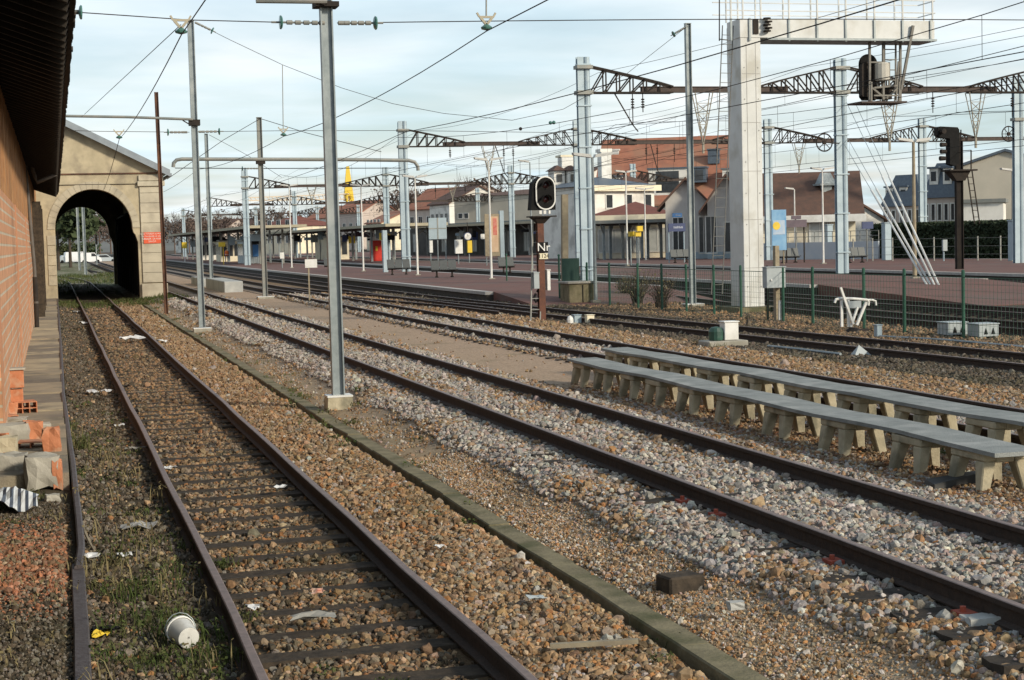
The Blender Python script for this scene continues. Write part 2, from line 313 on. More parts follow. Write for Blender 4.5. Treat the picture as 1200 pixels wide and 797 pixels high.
# sparse moss and grass stain
ng_ = NZ(t, tcn, .8, 7, .65); rg = N(t, 'ShaderNodeValToRGB'); rg.color_ramp.elements[0].position = .56; rg.color_ramp.elements[1].position = .72; lnk(t, ng_.outputs['Fac'], rg.inputs[0])
sc_ = N(t, 'ShaderNodeMath', operation='MULTIPLY'); lnk(t, rg.outputs[0], sc_.inputs[0]); sc_.inputs[1].default_value = .45
mg = N(t, 'ShaderNodeMix', data_type='RGBA'); lnk(t, sc_.outputs[0], mg.inputs[0]); lnk(t, mu.outputs[2], mg.inputs[6]); mg.inputs[7].default_value = (.075,.085,.03,1)
# beyond the arch: pale gravel with grass
yb = N(t, 'ShaderNodeMapRange'); yb.inputs['From Min'].default_value = 84; yb.inputs['From Max'].default_value = 130; lnk(t, sp.outputs[1], yb.inputs['Value'])
xb = N(t, 'ShaderNodeMath', operation='LESS_THAN'); lnk(t, sp.outputs[0], xb.inputs[0]); xb.inputs[1].default_value = 5.5
yx = N(t, 'ShaderNodeMath', operation='MULTIPLY'); lnk(t, yb.outputs[0], yx.inputs[0]); lnk(t, xb.outputs[0], yx.inputs[1])
nn = NZ(t, tcn, .35, 8, .7); rn = N(t, 'ShaderNodeValToRGB'); rn.color_ramp.elements[0].position = .45; rn.color_ramp.elements[1].position = .55; rn.color_ramp.elements[0].color = (.07,.095,.03,1); rn.color_ramp.elements[1].color = (.26,.23,.17,1); lnk(t, nn.outputs['Fac'], rn.inputs[0])
mf = N(t, 'ShaderNodeMix', data_type='RGBA'); lnk(t, yx.outputs[0], mf.inputs[0]); lnk(t, mg.outputs[2], mf.inputs[6]); lnk(t, rn.outputs[0], mf.inputs[7])
lnk(t, mf.outputs[2], b.inputs['Base Color'])
vb = N(t, 'ShaderNodeTexVoronoi'); vb.inputs['Scale'].default_value = 75; lnk(t, tcn.outputs['Object'], vb.inputs['Vector'])
bp = N(t, 'ShaderNodeBump'); bp.inputs['Strength'].default_value = .6; bp.inputs['Distance'].default_value = .012; bp.invert = True; lnk(t, vb.outputs['Distance'], bp.inputs['Height']); lnk(t, bp.outputs[0], b.inputs['Normal'])
me.materials.append(gm)
# ------------------------------------------------------------------ platforms of the station (setting)
def platform(x0, x1, y0, y1, z, ramp, side=1):
    mb = MB(); mb.box(x0+.35, x1-.35, y0, y1, -.1, z)
    mb.add([(x0+.35,y0,z),(x1-.35,y0,z),(x1-.35,y0-ramp,.17),(x0+.35,y0-ramp,.17),(x0+.35,y0-.003,-.1),(x1-.35,y0-.003,-.1),(x1-.35,y0-ramp,-.1),(x0+.35,y0-ramp,-.1)],
           [(0,1,2,3),(0,3,7,4),(1,5,6,2),(3,2,6,7)])
    tag(mb.build('platform', M['redasph']), kind='structure')
    c = MB(); f = MB()
    for xa, xb_ in ((x0, x0+.347), (x1-.347, x1)):
        yy = y0
        while yy < y1: 
            ye = min(yy+(1.5 if yy < 140 else 20), y1); c.box(xa, xb_, yy+.006, ye-.006, z-.12, z+.006); yy = ye
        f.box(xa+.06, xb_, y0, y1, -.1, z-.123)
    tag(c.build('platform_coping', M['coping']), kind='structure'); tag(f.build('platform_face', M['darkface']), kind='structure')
platform(16.75, 24.6, 63.5, 420, .6, 7)
platform(28.7, 36.7, 58.5, 420, .6, 12)
platform(40.6, 58, 20, 420, .6, 8)
# ------------------------------------------------------------------ railway tracks
RPROF = [(-.065,0),(.065,0),(.065,.012),(.012,.03),(.012,.115),(.034,.125),(.034,.158),(.026,.163),(-.026,.163),(-.034,.158),(-.034,.125),(-.012,.115),(-.012,.03),(-.065,.012)]
slp = MB(); slp.box(-1.28, 1.28, -.12, .12, -.14, 0)
SLEEPY = {}
def sleeper_mesh(seed):
    r = random.Random(seed); mb = MB(); n = 9; vs = []; fs = []
    for i in range(n):
        x = -1.28+2.56*i/(n-1); j = lambda a: r.uniform(-a, a)
        vs += [(x, -.12+j(.012), -.14), (x, .12+j(.012), -.14), (x, .115+j(.012), j(.007)), (x, .02+j(.02), -.004+j(.008)), (x, -.115+j(.012), j(.007))]
    for i in range(n-1):
        for k in range(5): fs.append((i*5+k, i*5+(k+1)%5, i*5+5+(k+1)%5, i*5+5+k))
    fs += [(4,3,2,1,0), tuple((n-1)*5+k for k in range(5))]
    mb.add(vs, fs); return mb
SM = []
for i in range(5):
    o = sleeper_mesh(i).build('sleeper', M['wood']); SM.append(o.data); bpy.data.objects.remove(o)
SM2 = []
for q_ in SM: q2 = q_.copy(); SM2.append(q2)
GT = mat('weathered_sleeper', (.055,.046,.038), (.03,.026,.022), 8, .95, 0, .5, 20, c3=(.10,.085,.07), s3=1.5, spec=.2)
def track(xf, ztop, y0, y1, label, spacing=.72, dys=4.0, kink=0):
    ys = list(np.arange(y0, max(y0+dys, min(y1, 130)), dys)); ys += [yy for yy in np.arange(ys[-1]+15, y1, 15)]; ys += [y1]
    for q_ in SM2: q_.materials[0] = GT
    root = thing('railway_track', label, 'railway track', (xf(y0), y0, ztop-.163))
    for s in (-1, 1):
        mb = MB(); pts = [(xf(yy)+s*.7525+kink*(vnoise(yy/3.1, s*2.7+5, 9)-.5), yy, ztop-.163+kink*.4*(vnoise(yy/2.7, s*3.1, 19)-.5)) for yy in ys]
        mb.sweep(RPROF, pts); nq = len(RPROF); mb.mi = [(1 if (i % nq) in (6,7,8) and i < (len(pts)-1)*nq else 0) for i in range(len(mb.f))]
        mb.build('rail', [M['railside'], M['railtop']], root)
    yy = y0+.3; k = 0; rest = MB(); r = random.Random(int(y0*10)+int(ztop*100)+int(xf(50)*7)); pos = []
    while yy < min(y1, 260):
        x = xf(yy); yj = yy+r.uniform(-.05, .05); rz = r.uniform(-.035, .035); pos.append((x, yj))
        if k < 100:
            o = bpy.data.objects.new('sleeper', (SM if ztop < .2 else SM2)[r.randrange(5)]); COL.objects.link(o); o.parent = root; o.location = (x-xf(y0)+r.uniform(-.05,.05), yj-y0, r.uniform(-.025, -.003) if ztop < .2 else r.uniform(-.012, .008)); o.rotation_euler = (0, 0, rz)
        else: rest.box(x-1.28, x+1.28, yj-.12, yj+.12, ztop-.3, ztop-.175)
        yy += spacing; k += 1
    if rest.v: tag(rest.build('sleepers', M['wood'], root), kind='stuff')
    SLEEPY[label] = np.array([p[1] for p in pos]); return root
L1 = 'rusty old siding track with bare dark sleepers running into the archway'
L2 = 'rusty track in pale pink and grey ballast, just left of the concrete benches'
L3 = 'rusty track right behind the two concrete benches, left of the two-lamp signal post'
def t1x(y): return 1.875+(0 if y < 126 else -((y-126)**2)*.0016)
T1 = track(t1x, .17, 5.5, 190, L1, .72, 1.2, .045)
T2 = track(lambda y: 6.535, .40, 5.5, 420, L2, .62, 3, .02)
T3 = track(lambda y: 11.26, .40, 12, 420, L3, .62, 3, .02)
T4 = track(t4x, .35, 18, 420, 'dark main track in front of the red platform end and green mesh fence', .62)
T5 = track(lambda y: 26.4, .35, 26, 420, 'dark track along the far platform edge, farther behind the green mesh fence', .62)
T6 = track(t6x, .35, 24, 74, 'dark diverging track just behind the green mesh fence and the white gantry leg', .62)
T7 = track(lambda y: 38.9, .35, 40, 420, 'distant track between the two far red platforms under the right hand lattice beams', .62)
# crossover between the third and fourth track
T8 = track(lambda y: float(np.interp(y, [50, 58, 78, 92, 100], [15.0, 14.7, 12.6, 11.5, 11.3])), .347, 52, 96, 'crossover track slanting from the benches track to the main track beside the platform', .62)
# curved yard track beyond the archway
T9 = track(lambda y: float(np.interp(y, [150, 165, 180, 200, 225, 250], [9.0, 6.6, 5.4, 4.7, 5.6, 9.0])), .2, 150, 250, 'small curved yard track far beyond the archway', .7, 3)
# ------------------------------------------------------------------ concrete edging between the two left tracks
mb = MB(); r = random.Random(3); yy = 7.0
while yy < 86:
    L = r.uniform(.96, 1.02); a = r.uniform(-.012, .012); z = .05+r.uniform(-.01, .01); x = 3.90+.05*(yy-9)/37
    vs = []
    for q in (0, 1):
        y_ = yy+q*(L-.012); xx = x+a*(1-2*q)
        vs += [(xx, y_, -.2), (xx+.205, y_, -.2), (xx+.205, y_, z), (xx+.01, y_, z+r.uniform(-.006,.006)), (xx, y_, z-.012)]
    mb.add(vs, [(0,1,2,3,4),(9,8,7,6,5)]+[(k, k+5, (k+1)%5+5, (k+1)%5) for k in range(5)]); yy += L
tag(mb.build('concrete_kerb', M['concrete_d']), kind='structure')
# ------------------------------------------------------------------ low loading platform along the shed
mb = MB(); yy = 19.0; r = random.Random(5)
while yy < 87:
    L = r.uniform(.9, 2.2); z = .25+r.uniform(-.015, .015); mb.cur = r.randrange(3)
    mb.box(-.9, .05+r.uniform(-.015, .015), yy+.008, min(yy+L, 86.9)-.008, -.1, z); yy += L
slabm = mat('worn_platform_slab', (.34,.28,.19), (.22,.19,.14), 1.1, .95, 0, .4, 25, c3=(.15,.135,.10), s3=1.6)
slabs = [slabm, mat('pale_platform_slab', (.40,.34,.23), (.30,.26,.18), 1.6, .95, 0, .4, 25, c3=(.2,.175,.13), s3=2), mat('dark_platform_slab', (.20,.175,.135), (.15,.13,.105), 6, .95, 0, .6, 40, c3=(.27,.23,.16), s3=1.2)]
tag(mb.build('loading_platform', slabs), kind='structure')
# steel edging bar along that platform
def edgept(px, py, z): g = G(px, py, z); return (g.x, g.y, z)
mb = MB(); pts = [edgept(97, 797, .1), edgept(95.5, 740, .1), edgept(93, 700, .1), edgept(91, 662, .1)]
pts = [(pts[0][0]-.0, 6, .1)]+pts; mb.sweep([(-.055,-.12),(.055,-.12),(.055,-.004),(.045,.012),(-.045,.012),(-.055,-.004)], pts)
pts = [edgept(92, 664, .13), edgept(95, 640, .13), edgept(92, 605, .14), edgept(88, 570, .14), edgept(85, 540, .15), edgept(81, 515, .2), edgept(76.5, 480, .24), edgept(73.4, 460, .25)]
pts = [(p[0], p[1], p[2]) for p in pts]+[(.075, 40, .25), (.08, 55, .25), (.09, 86, .25)]
mb.sweep([(-.03,-.1),(.03,-.1),(.035,.0),(.02,.012),(-.02,.012),(-.035,0)], pts)
tag(mb.build('steel_edging', mat('worn_steel_edging', (.10,.085,.085), (.065,.05,.048), 10, .6, .2, .3)), 'long rusty steel edging bar lying along the left platform edge', 'edging bar')
# ------------------------------------------------------------------ ballast stones (stuff)
def scatter_group(name, m, noise_amt):
    g = bpy.data.node_groups.new(name, 'GeometryNodeTree')
    g.interface.new_socket('Geometry', in_out='INPUT', socket_type='NodeSocketGeometry'); g.interface.new_socket('Geometry', in_out='OUTPUT', socket_type='NodeSocketGeometry')
    gi = g.nodes.new('NodeGroupInput'); go = g.nodes.new('NodeGroupOutput'); L = g.links.new
    g2i = g.nodes.new('GeometryNodeGeometryToInstance')
    for k in range(5):
        ico = g.nodes.new('GeometryNodeMeshIcoSphere'); ico.inputs['Radius'].default_value = .5; ico.inputs['Subdivisions'].default_value = 2
        sp_ = g.nodes.new('GeometryNodeSetPosition'); nz = g.nodes.new('ShaderNodeTexNoise'); nz.noise_dimensions = '4D'; nz.inputs['W'].default_value = k*3.7; nz.inputs['Scale'].default_value = 1.5; nz.inputs['Detail'].default_value = 1
        sb = g.nodes.new('ShaderNodeVectorMath'); sb.operation = 'SUBTRACT'; sb.inputs[1].default_value = (.5,.5,.5); L(nz.outputs['Color'], sb.inputs[0])
        sc = g.nodes.new('ShaderNodeVectorMath'); sc.operation = 'SCALE'; sc.inputs['Scale'].default_value = noise_amt; L(sb.outputs[0], sc.inputs[0])
        L(ico.outputs[0], sp_.inputs['Geometry']); L(sc.outputs[0], sp_.inputs['Offset'])
        dec = sp_.outputs[0]
        sm = g.nodes.new('GeometryNodeSetMaterial'); sm.inputs['Material'].default_value = m; L(dec, sm.inputs['Geometry'])
        ss = g.nodes.new('GeometryNodeSetShadeSmooth'); ss.inputs['Shade Smooth'].default_value = False; L(sm.outputs[0], ss.inputs[0]); L(ss.outputs[0], g2i.inputs[0])
    iop = g.nodes.new('GeometryNodeInstanceOnPoints'); iop.inputs['Pick Instance'].default_value = True
    rv = g.nodes.new('FunctionNodeRandomValue'); rv.data_type = 'INT'
    for s_ in rv.inputs:
        if s_.type == 'INT' and s_.name == 'Max': s_.default_value = 4
    ro = [s_ for s_ in rv.outputs if s_.type == 'INT'][0]; L(ro, iop.inputs['Instance Index'])
    for nm, ty, inp in (('rot', 'FLOAT_VECTOR', 'Rotation'), ('scl', 'FLOAT_VECTOR', 'Scale')):
        na = g.nodes.new('GeometryNodeInputNamedAttribute'); na.data_type = ty; na.inputs['Name'].default_value = nm; L(na.outputs[0], iop.inputs[inp])
    L(gi.outputs[0], iop.inputs['Points']); L(g2i.outputs[0], iop.inputs['Instance']); L(iop.outputs[0], go.inputs[0]); return g
def stonemat():
    m = bpy.data.materials.new('ballast_stone'); m.use_nodes = True; t = m.node_tree; b = t.nodes['Principled BSDF']; b.inputs['Roughness'].default_value = .9; b.inputs['Specular IOR Level'].default_value = .25
    a = N(t, 'ShaderNodeAttribute', attribute_type='INSTANCER', attribute_name='tint'); tcn = N(t, 'ShaderNodeTexCoord')
    nz = NZ(t, tcn, 3, 6, .7); r = N(t, 'ShaderNodeValToRGB'); r.color_ramp.elements[0].position = .3; r.color_ramp.elements[1].position = .7; r.color_ramp.elements[0].color = (.62,.6,.58,1); r.color_ramp.elements[1].color = (1.2,1.2,1.2,1); lnk(t, nz.outputs['Fac'], r.inputs[0])
    mu = N(t, 'ShaderNodeMix', data_type='RGBA', blend_type='MULTIPLY'); mu.inputs[0].default_value = 1; lnk(t, a.outputs['Color'], mu.inputs[6]); lnk(t, r.outputs[0], mu.inputs[7]); lnk(t, mu.outputs[2], b.inputs['Base Color']); return m
STONE = stonemat(); SG = scatter_group('stone_scatter', STONE, .95)
def stones(name, P, rot, scl, tint):
    me = bpy.data.meshes.new(name); me.vertices.add(len(P)); me.vertices.foreach_set('co', P.astype(np.float32).ravel())
    a = me.attributes.new('rot', 'FLOAT_VECTOR', 'POINT'); a.data.foreach_set('vector', rot.astype(np.float32).ravel())
    a = me.attributes.new('scl', 'FLOAT_VECTOR', 'POINT'); a.data.foreach_set('vector', scl.astype(np.float32).ravel())
    a = me.attributes.new('tint', 'FLOAT_COLOR', 'POINT'); a.data.foreach_set('color', np.c_[tint, np.ones(len(tint))].astype(np.float32).ravel())
    me.update(); o = bpy.data.objects.new(name, me); COL.objects.link(o); md = o.modifiers.new('scatter', 'NODES'); md.node_group = SG; tag(o, kind='stuff'); return o
BROWN = np.array([(.33,.21,.115),(.25,.165,.095),(.39,.265,.155),(.17,.115,.07),(.46,.34,.215),(.36,.18,.075),(.24,.19,.13),(.31,.19,.095),(.27,.22,.165)])
GREYS = np.array([(.42,.40,.35),(.33,.325,.31),(.47,.40,.34),(.38,.285,.245),(.25,.24,.22),(.54,.50,.43),(.36,.245,.15),(.43,.36,.315),(.36,.355,.34),(.60,.57,.51)])
SOIL = np.array([(.11,.085,.055),(.08,.065,.045),(.16,.125,.085),(.20,.17,.13),(.06,.05,.035),(.24,.215,.18)])
CRUMB = np.array([(.40,.17,.09),(.30,.13,.07),(.44,.22,.13),(.22,.12,.075),(.36,.26,.18),(.2,.15,.1)])
def railx(Y):
    Y = np.asarray(Y); t4 = np.interp(Y, [0,15,27,36,50,70,500], [17.9,17.6,16.9,16.4,15.55,15.0,14.9]); o = np.zeros_like(Y)
    return np.stack([o+1.1225, o+2.6275, o+5.7825, o+7.2875, o+10.5075, o+12.0125, t4-.7525, t4+.7525])
cand = []
for (ya, yb_, dens, smul) in ((7.6, 14, 1250, .86), (14, 20, 1000, .9), (20, 28, 720, .98), (28, 40, 480, 1.1), (40, 55, 260, 1.32), (55, 80, 95, 1.75)):
    n = int((yb_-ya)*24*dens); X = RNG.uniform(-1.6, 22.4, n); Y = RNG.uniform(ya, yb_, n); cand.append(np.c_[X, Y, np.full(n, smul)])
ntiny = 0
for (xa, xb_, ya, yb_, dens) in ((4.1, 5.3, 8.3, 20, 1700), (.1, 1.1, 8.3, 17, 1500), (-1.2, .05, 8.3, 18, 1200), (2.7, 3.85, 8.3, 15, 900), (8.3, 9.9, 12, 26, 350)):
    n = int((xb_-xa)*(yb_-ya)*dens); cand.append(np.c_[RNG.uniform(xa, xb_, n), RNG.uniform(ya, yb_, n), np.full(n, -1.0)])
C_ = np.concatenate(cand); X, Y, S = C_.T
px, py = PROJ(X, Y, np.full_like(X, .1)); keep = (px > -200) & (px < 1420) & (py < 900); X, Y, S = X[keep], Y[keep], S[keep]
Xw = warpx(X, Y); n = len(X); patch = fnoise(X*.7, Y*.45, 31); patch2 = fnoise(X*1.9, Y*1.2, 41)
cov = np.zeros(n); siz = np.full(n, .045); pal = np.zeros(n, int); zone = np.zeros(n, int)   # pal 0 brown 1 grey 2 soil 3 crumb
def z_(a, b_): return (Xw >= a) & (Xw < b_)
k = z_(.12, 1.05); cov[k] = .75; siz[k] = .034; pal[k] = np.where(RNG.random(k.sum()) < .86, 2, 0)
k = z_(1.05, 2.72); cov[k] = .97; siz[k] = .037; pal[k] = np.where(RNG.random(k.sum()) < .3, 2, 0)
k = z_(2.72, 3.84); cov[k] = .95; siz[k] = .041; pal[k] = np.where(RNG.random(k.sum()) < .06, 1, 0)
k = z_(4.14, 4.95); cov[k] = .10+.42*np.clip((patch2[k]-.5)*5, 0, 1); siz[k] = .028; pal[k] = np.where(RNG.random(k.sum()) < .3, 1, 0)
k = z_(4.95, 8.05); cov[k] = 1; siz[k] = .046; pal[k] = np.where(RNG.random(k.sum()) < np.clip((patch[k]-.56)*7, .05, .65), 0, 1)
k = z_(8.05, 10.15); leaf = np.clip((26.5-Y[k])/2, 0, 1); cov[k] = .004+.75*leaf*np.clip((patch2[k]-.3)*5, .2, 1)+.45*(X[k]+.5*patch2[k] < 8.5)+.25*(X[k] > 10.0); siz[k] = .036; pal[k] = np.where(RNG.random(k.sum()) < .12+.35*(X[k] < 8.55), 1, 0)
k = z_(10.15, 12.6); cov[k] = .95; siz[k] = .046; pal[k] = np.where(RNG.random(k.sum()) < .2, 0, 1)
k = z_(12.6, 14.5); cov[k] = .85; siz[k] = .046; pal[k] = np.where(RNG.random(k.sum()) < .12, 1, 0)
k = z_(14.5, 18.2); cov[k] = .75; siz[k] = .045; pal[k] = 2
k = z_(18.2, 22.5); cov[k] = .7; siz[k] = .042; pal[k] = np.where(RNG.random(k.sum()) < .35, 2, 0)
k = (Xw < .0); cr_ = np.clip(1-np.abs(Y[k]-14.6)/2.6, 0, 1); cov[k] = np.where(Y[k] < 17.8, .35+.55*cr_, 0); siz[k] = .026+.01*cr_; pal[k] = np.where(RNG.random(k.sum()) < cr_*1.5, 3, 2)
# few stones on rails, sleepers; inside siding rails, bare dark soil stands for shadow
rx = railx(Y); near = np.min(np.abs(rx-X), 0); cov[near < .05] = 0; cov[(near < .10)] *= .35; cov[(near < .2) & (X > 1.1) & (X < 2.65)] *= .3
for (xa, xb_, key, hw, pr) in ((.55, 3.15, L1, .105, .93), (5.2, 7.9, L2, .15, .42), (9.9, 12.6, L3, .13, .4)):
    sy = np.sort(SLEEPY[key]); i = np.clip(np.searchsorted(sy, Y), 1, len(sy)-1); dd = np.minimum(np.abs(Y-sy[i-1]), np.abs(Y-sy[i])); kk = (X > xa) & (X < xb_) & (dd < hw); 
    vis = vnoise(sy[np.clip(i,0,len(sy)-1)]*7.3, sy[np.clip(i,0,len(sy)-1)]*0, 3) if key != L1 else np.ones(n)
    nr_ = np.min(np.abs(rx-X), 0); cov[kk & (vis > (.0 if key == L1 else .5+.5*np.clip((nr_-.5)*3, 0, 1)))] *= (1-pr) if key == L1 else .06
tiny = S < 0; cov[tiny] = np.where(near[tiny] < .06, 0, .9); siz[tiny] = .0155; S[tiny] = 1; pal[tiny & (X > 4.1)] = np.where(RNG.random((tiny & (X > 4.1)).sum()) < .25, 1, 0)
kp = RNG.random(n) < cov; X, Y, S, siz, pal = X[kp], Y[kp], S[kp], siz[kp]*1.0, pal[kp]; n = len(X)
sc = siz*S*np.exp(RNG.normal(0, .26, n)); sc = np.clip(sc, .008, .14)
big = RNG.random(n) < .006; sc[big] *= 1.7
tint = np.zeros((n, 3))
for i, Pp in enumerate((BROWN, GREYS, SOIL, CRUMB)):
    k = pal == i; tint[k] = Pp[RNG.integers(0, len(Pp), k.sum())]
df = np.clip((Y-14)/45, 0, .6)[:, None]
for i in range(4):
    k = pal == i; tint[k] = tint[k]*(1-df[k])+tint[k].mean(0)*df[k] if k.any() else tint[k]
tint *= np.where(pal == 1, .86, np.where(pal == 2, .8, np.where((X > 1.1) & (X < 2.65), .8, .95)))[:, None]
tint[(siz < .02) & (X > 4.1)] *= 1.25
tint *= RNG.uniform(.72, 1.2, (n, 1)); tint = np.clip(tint*(1+RNG.normal(0, .028, (n, 3))), .01, .9)
ms_ = np.clip(fnoise(X*.9, Y*.6, 77)-.6, 0, 1)[:, None]*1.2*(pal != 1)[:, None]; tint = tint*(1-ms_)+np.array([.06,.065,.03])*ms_
gzv = gz(X, Y); lift = 0
P_ = np.c_[X, Y, gzv+sc*RNG.uniform(-.05, .42, n)+lift]; rot = RNG.uniform(0, 6.283, (n, 3)); scl = sc[:, None]*RNG.uniform(.7, 1.35, (n, 3))
for nm, ks in (('brown_ballast', (0,)), ('grey_ballast', (1,)), ('soil_gravel', (2, 3))):
    k = np.isin(pal, ks); stones(nm, P_[k], rot[k], scl[k], tint[k])
print('stones', n)
# ------------------------------------------------------------------ grass and weeds (stuff)
grassm = mat('weed_leaf', (.05,.075,.022), (.085,.10,.035), 3, .9, c3=(.14,.12,.06), s3=1.5, spec=.1)
drym = mat('dry_grass', (.22,.18,.08), (.15,.12,.06), 3, .9)
def tufts(name, spots, m, seed):
    r = random.Random(seed); mb = MB()
    for (x, y, rad, nb, h) in spots:
        z0 = float(gz(x, y))
        for i in range(nb):
            a = r.uniform(0, 6.283); q = rad*sqrt(r.random()); bx, by = x+q*cos(a), y+q*sin(a); a2 = r.uniform(0, 6.283); hh = h*r.uniform(.4, 1.2); le = hh*r.uniform(.2, .9); w = r.uniform(.002, .0045)*(1+y*.03)
            dxx, dyy = cos(a2), sin(a2); p0 = Vector((bx, by, z0-.01)); p1 = p0+Vector((dxx*le*.35, dyy*le*.35, hh*.6)); p2 = p0+Vector((dxx*le, dyy*le, hh*r.uniform(.75, 1))); sx = Vector((-dyy, dxx, 0))*w
            mb.add([p0-sx, p0+sx, p1+sx*.9, p1-sx*.9, p2], [(0,1,2,3), (3,2,4)])
            for _k in range(2 if r.random() < .55 and y < 30 else 0):
                c = p1.lerp(p2, r.random()); l = r.uniform(.012, .03)*(1+y*.02); d1 = Vector((r.uniform(-1,1), r.uniform(-1,1), r.uniform(-.2,.8))).normalized()*l; d2 = Vector((r.uniform(-1,1), r.uniform(-1,1), r.uniform(-.5,.5))).normalized()*l*.5
                mb.add([c, c+d1*.5+d2, c+d1, c+d1*.5-d2], [(0,1,2,3)])
    return tag(mb.build(name, m), kind='stuff')
r = random.Random(21); spots = []
def gp(px, py, z=.05): g = G(px, py, z); return g.x, g.y
for (px, py, rad, nb, h) in [(180,690,.25,160,.28),(150,700,.2,120,.35),(130,660,.15,90,.3),(205,670,.25,90,.22),(170,735,.3,240,.32),(205,775,.35,260,.22),(150,770,.25,160,.22),(250,770,.2,140,.2),(285,715,.12,120,.16),(265,655,.1,70,.18),(240,790,.2,120,.15),(110,690,.1,60,.2),(380,775,.1,60,.1),(460,785,.1,60,.1),(95,525,.12,130,.45),(80,505,.12,90,.4),(90,560,.1,60,.2),(215,640,.15,60,.2),(175,600,.2,50,.18),(160,640,.2,60,.2),(230,745,.25,180,.25),(190,720,.2,120,.3),(30,590,.2,150,.18),(10,600,.2,150,.25),(15,620,.1,40,.12),(550,590,.1,60,.1),(540,610,.1,50,.1),(470,570,.12,60,.08),(500,600,.12,60,.08),(790,745,.08,60,.12),(770,770,.1,70,.1),(760,740,.08,40,.08),(430,465,.25,90,.1),(425,480,.2,80,.1),(400,500,.3,90,.08),(365,495,.35,140,.1),(330,470,.3,120,.1),(345,440,.3,90,.1),(270,430,.4,140,.1),(270,440,.3,100,.1),(310,425,.4,120,.12),(240,405,.5,140,.12),(300,455,.3,90,.09),(560,520,.25,70,.08),(505,520,.25,70,.08),(490,545,.2,60,.08),(570,610,.2,60,.07),(840,415,.25,110,.25),(815,410,.3,80,.2),(710,398,.4,90,.2),(1050,525,.2,60,.14),(1110,548,.1,60,.15),(955,515,.15,40,.1),(1125,495,.2,80,.18),(1060,480,.2,60,.15),(880,470,.15,40,.12)]:
    x, y = gp(px, py); 
    spots.append((x, y, rad*1.1, int(nb*.6), h*.6))
for i in range(70):
    y = r.uniform(20, 80); spots.append((r.choice([3.75, 3.8, 4.2])+r.uniform(-.15,.15), y, .12, 22, .09))
for i in range(40):
    y = r.uniform(9, 30); spots.append((r.uniform(.15, .95), y, .15, 16, .1))
tufts('weeds', spots, grassm, 5)
# longer grass in front of and beyond the archway
spots = [(r.uniform(-.0, 6.0), r.uniform(77, 86.5), .5, 40, .22) for i in range(95)]+[(r.uniform(-1.5, 8), r.uniform(126, 170), .9, 30, .3) for i in range(120)]+[(r.uniform(-.3, 3), r.uniform(98, 126), .7, 25, .25) for i in range(20)]
tufts('grass', spots, grassm, 6)
spots = [(r.uniform(.1, 1.0), r.uniform(9, 26), .2, 14, .22) for i in range(30)]+[(-.2+r.uniform(-.4,.2), r.uniform(9.5, 17), .2, 10, .1) for i in range(20)]
tufts('dry_grass', spots, drym, 8)
# fallen leaves around the benches
mb = MB(); leafm = mat('dead_leaf', (.17,.075,.03), (.11,.05,.022), 4, .9)
for i in range(1500):
    x = r.gauss(8.7, .55); y = r.uniform(12.5, 27); z = float(gz(x, y))+.03; a = r.uniform(0, 6.28); l = r.uniform(.025, .05); u = Vector((cos(a), sin(a), r.uniform(-.3,.3)))*l; v = Vector((-sin(a), cos(a), r.uniform(-.3,.3)))*l*.6; c = Vector((x, y, z))
    mb.add([c-u, c+v, c+u, c-v], [(0,1,2,3)])
tag(mb.build('dead_leaves', leafm), kind='stuff')
# ------------------------------------------------------------------ the goods shed on the left
WX = -.74; Y0, Y1 = 22.6, 86.9
zb = VX(0, 221, WX).z; zt = VX(0, 75, WX).z
print('shed brick top', zb, 'wall top', zt)
shed = thing('goods_shed', 'long goods shed with brick lower wall, timber planks and dark overhanging eave', 'goods shed', (WX, 20, 0))
hb = brickmat('hollow_brick_wall', (.58,.30,.165), (.58,.30,.165), (.54,.46,.35), 60, .18, .02, 'YZ', .5)
mb = MB(); mb.box(WX-.2, WX, Y0, Y1, .0, zb); mb.build('brick_wall', hb, shed)
r = random.Random(9); yy = Y0
while yy < Y1:       # flat pilaster boards that divide the brick panels
    mb = MB(); mb.box(WX+.002, WX+.03, yy, yy+.18, .25, zb+.0); yy += 12.7
    mb.build('panel_post', mat('panel_post', (.48,.25,.15), (.38,.2,.12), 4, .9), shed)
mb = MB(); yy = Y0
plankm = mat('warm_planks', (.42,.215,.09), (.26,.135,.065), 3, .85, 0, .3, 30, c3=(.40,.23,.11), s3=1.5)
while yy < Y1:
    w = r.uniform(.17, .23); d = r.uniform(0, .02); mb.box(WX-.08, WX-.02+d, yy+.006, yy+w-.006, zb+.003, zt+.2); yy += w
mb.build('plank_wall', plankm, shed)
mb = MB(); mb.box(WX-8, WX-.21, Y0-14, Y1, 0, zt+.1); mb.build('shed_body', M['wood'], shed)
EX = .31; ze = VX(78, 110, EX).z; Ye = 78.0; print('eave', ze, Ye)
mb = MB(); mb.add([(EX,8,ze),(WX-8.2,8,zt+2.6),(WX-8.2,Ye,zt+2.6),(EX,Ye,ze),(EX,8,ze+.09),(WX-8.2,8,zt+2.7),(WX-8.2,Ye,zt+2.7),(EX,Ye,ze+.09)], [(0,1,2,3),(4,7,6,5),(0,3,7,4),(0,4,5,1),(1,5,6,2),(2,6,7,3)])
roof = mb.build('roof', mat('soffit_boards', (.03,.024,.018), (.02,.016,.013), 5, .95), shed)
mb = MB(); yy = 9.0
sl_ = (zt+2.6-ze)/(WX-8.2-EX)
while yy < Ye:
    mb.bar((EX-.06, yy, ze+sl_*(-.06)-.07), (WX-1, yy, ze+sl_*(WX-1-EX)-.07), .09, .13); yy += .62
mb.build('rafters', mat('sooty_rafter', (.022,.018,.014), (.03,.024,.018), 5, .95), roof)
mb = MB(); r = random.Random(2); yy = 8.0
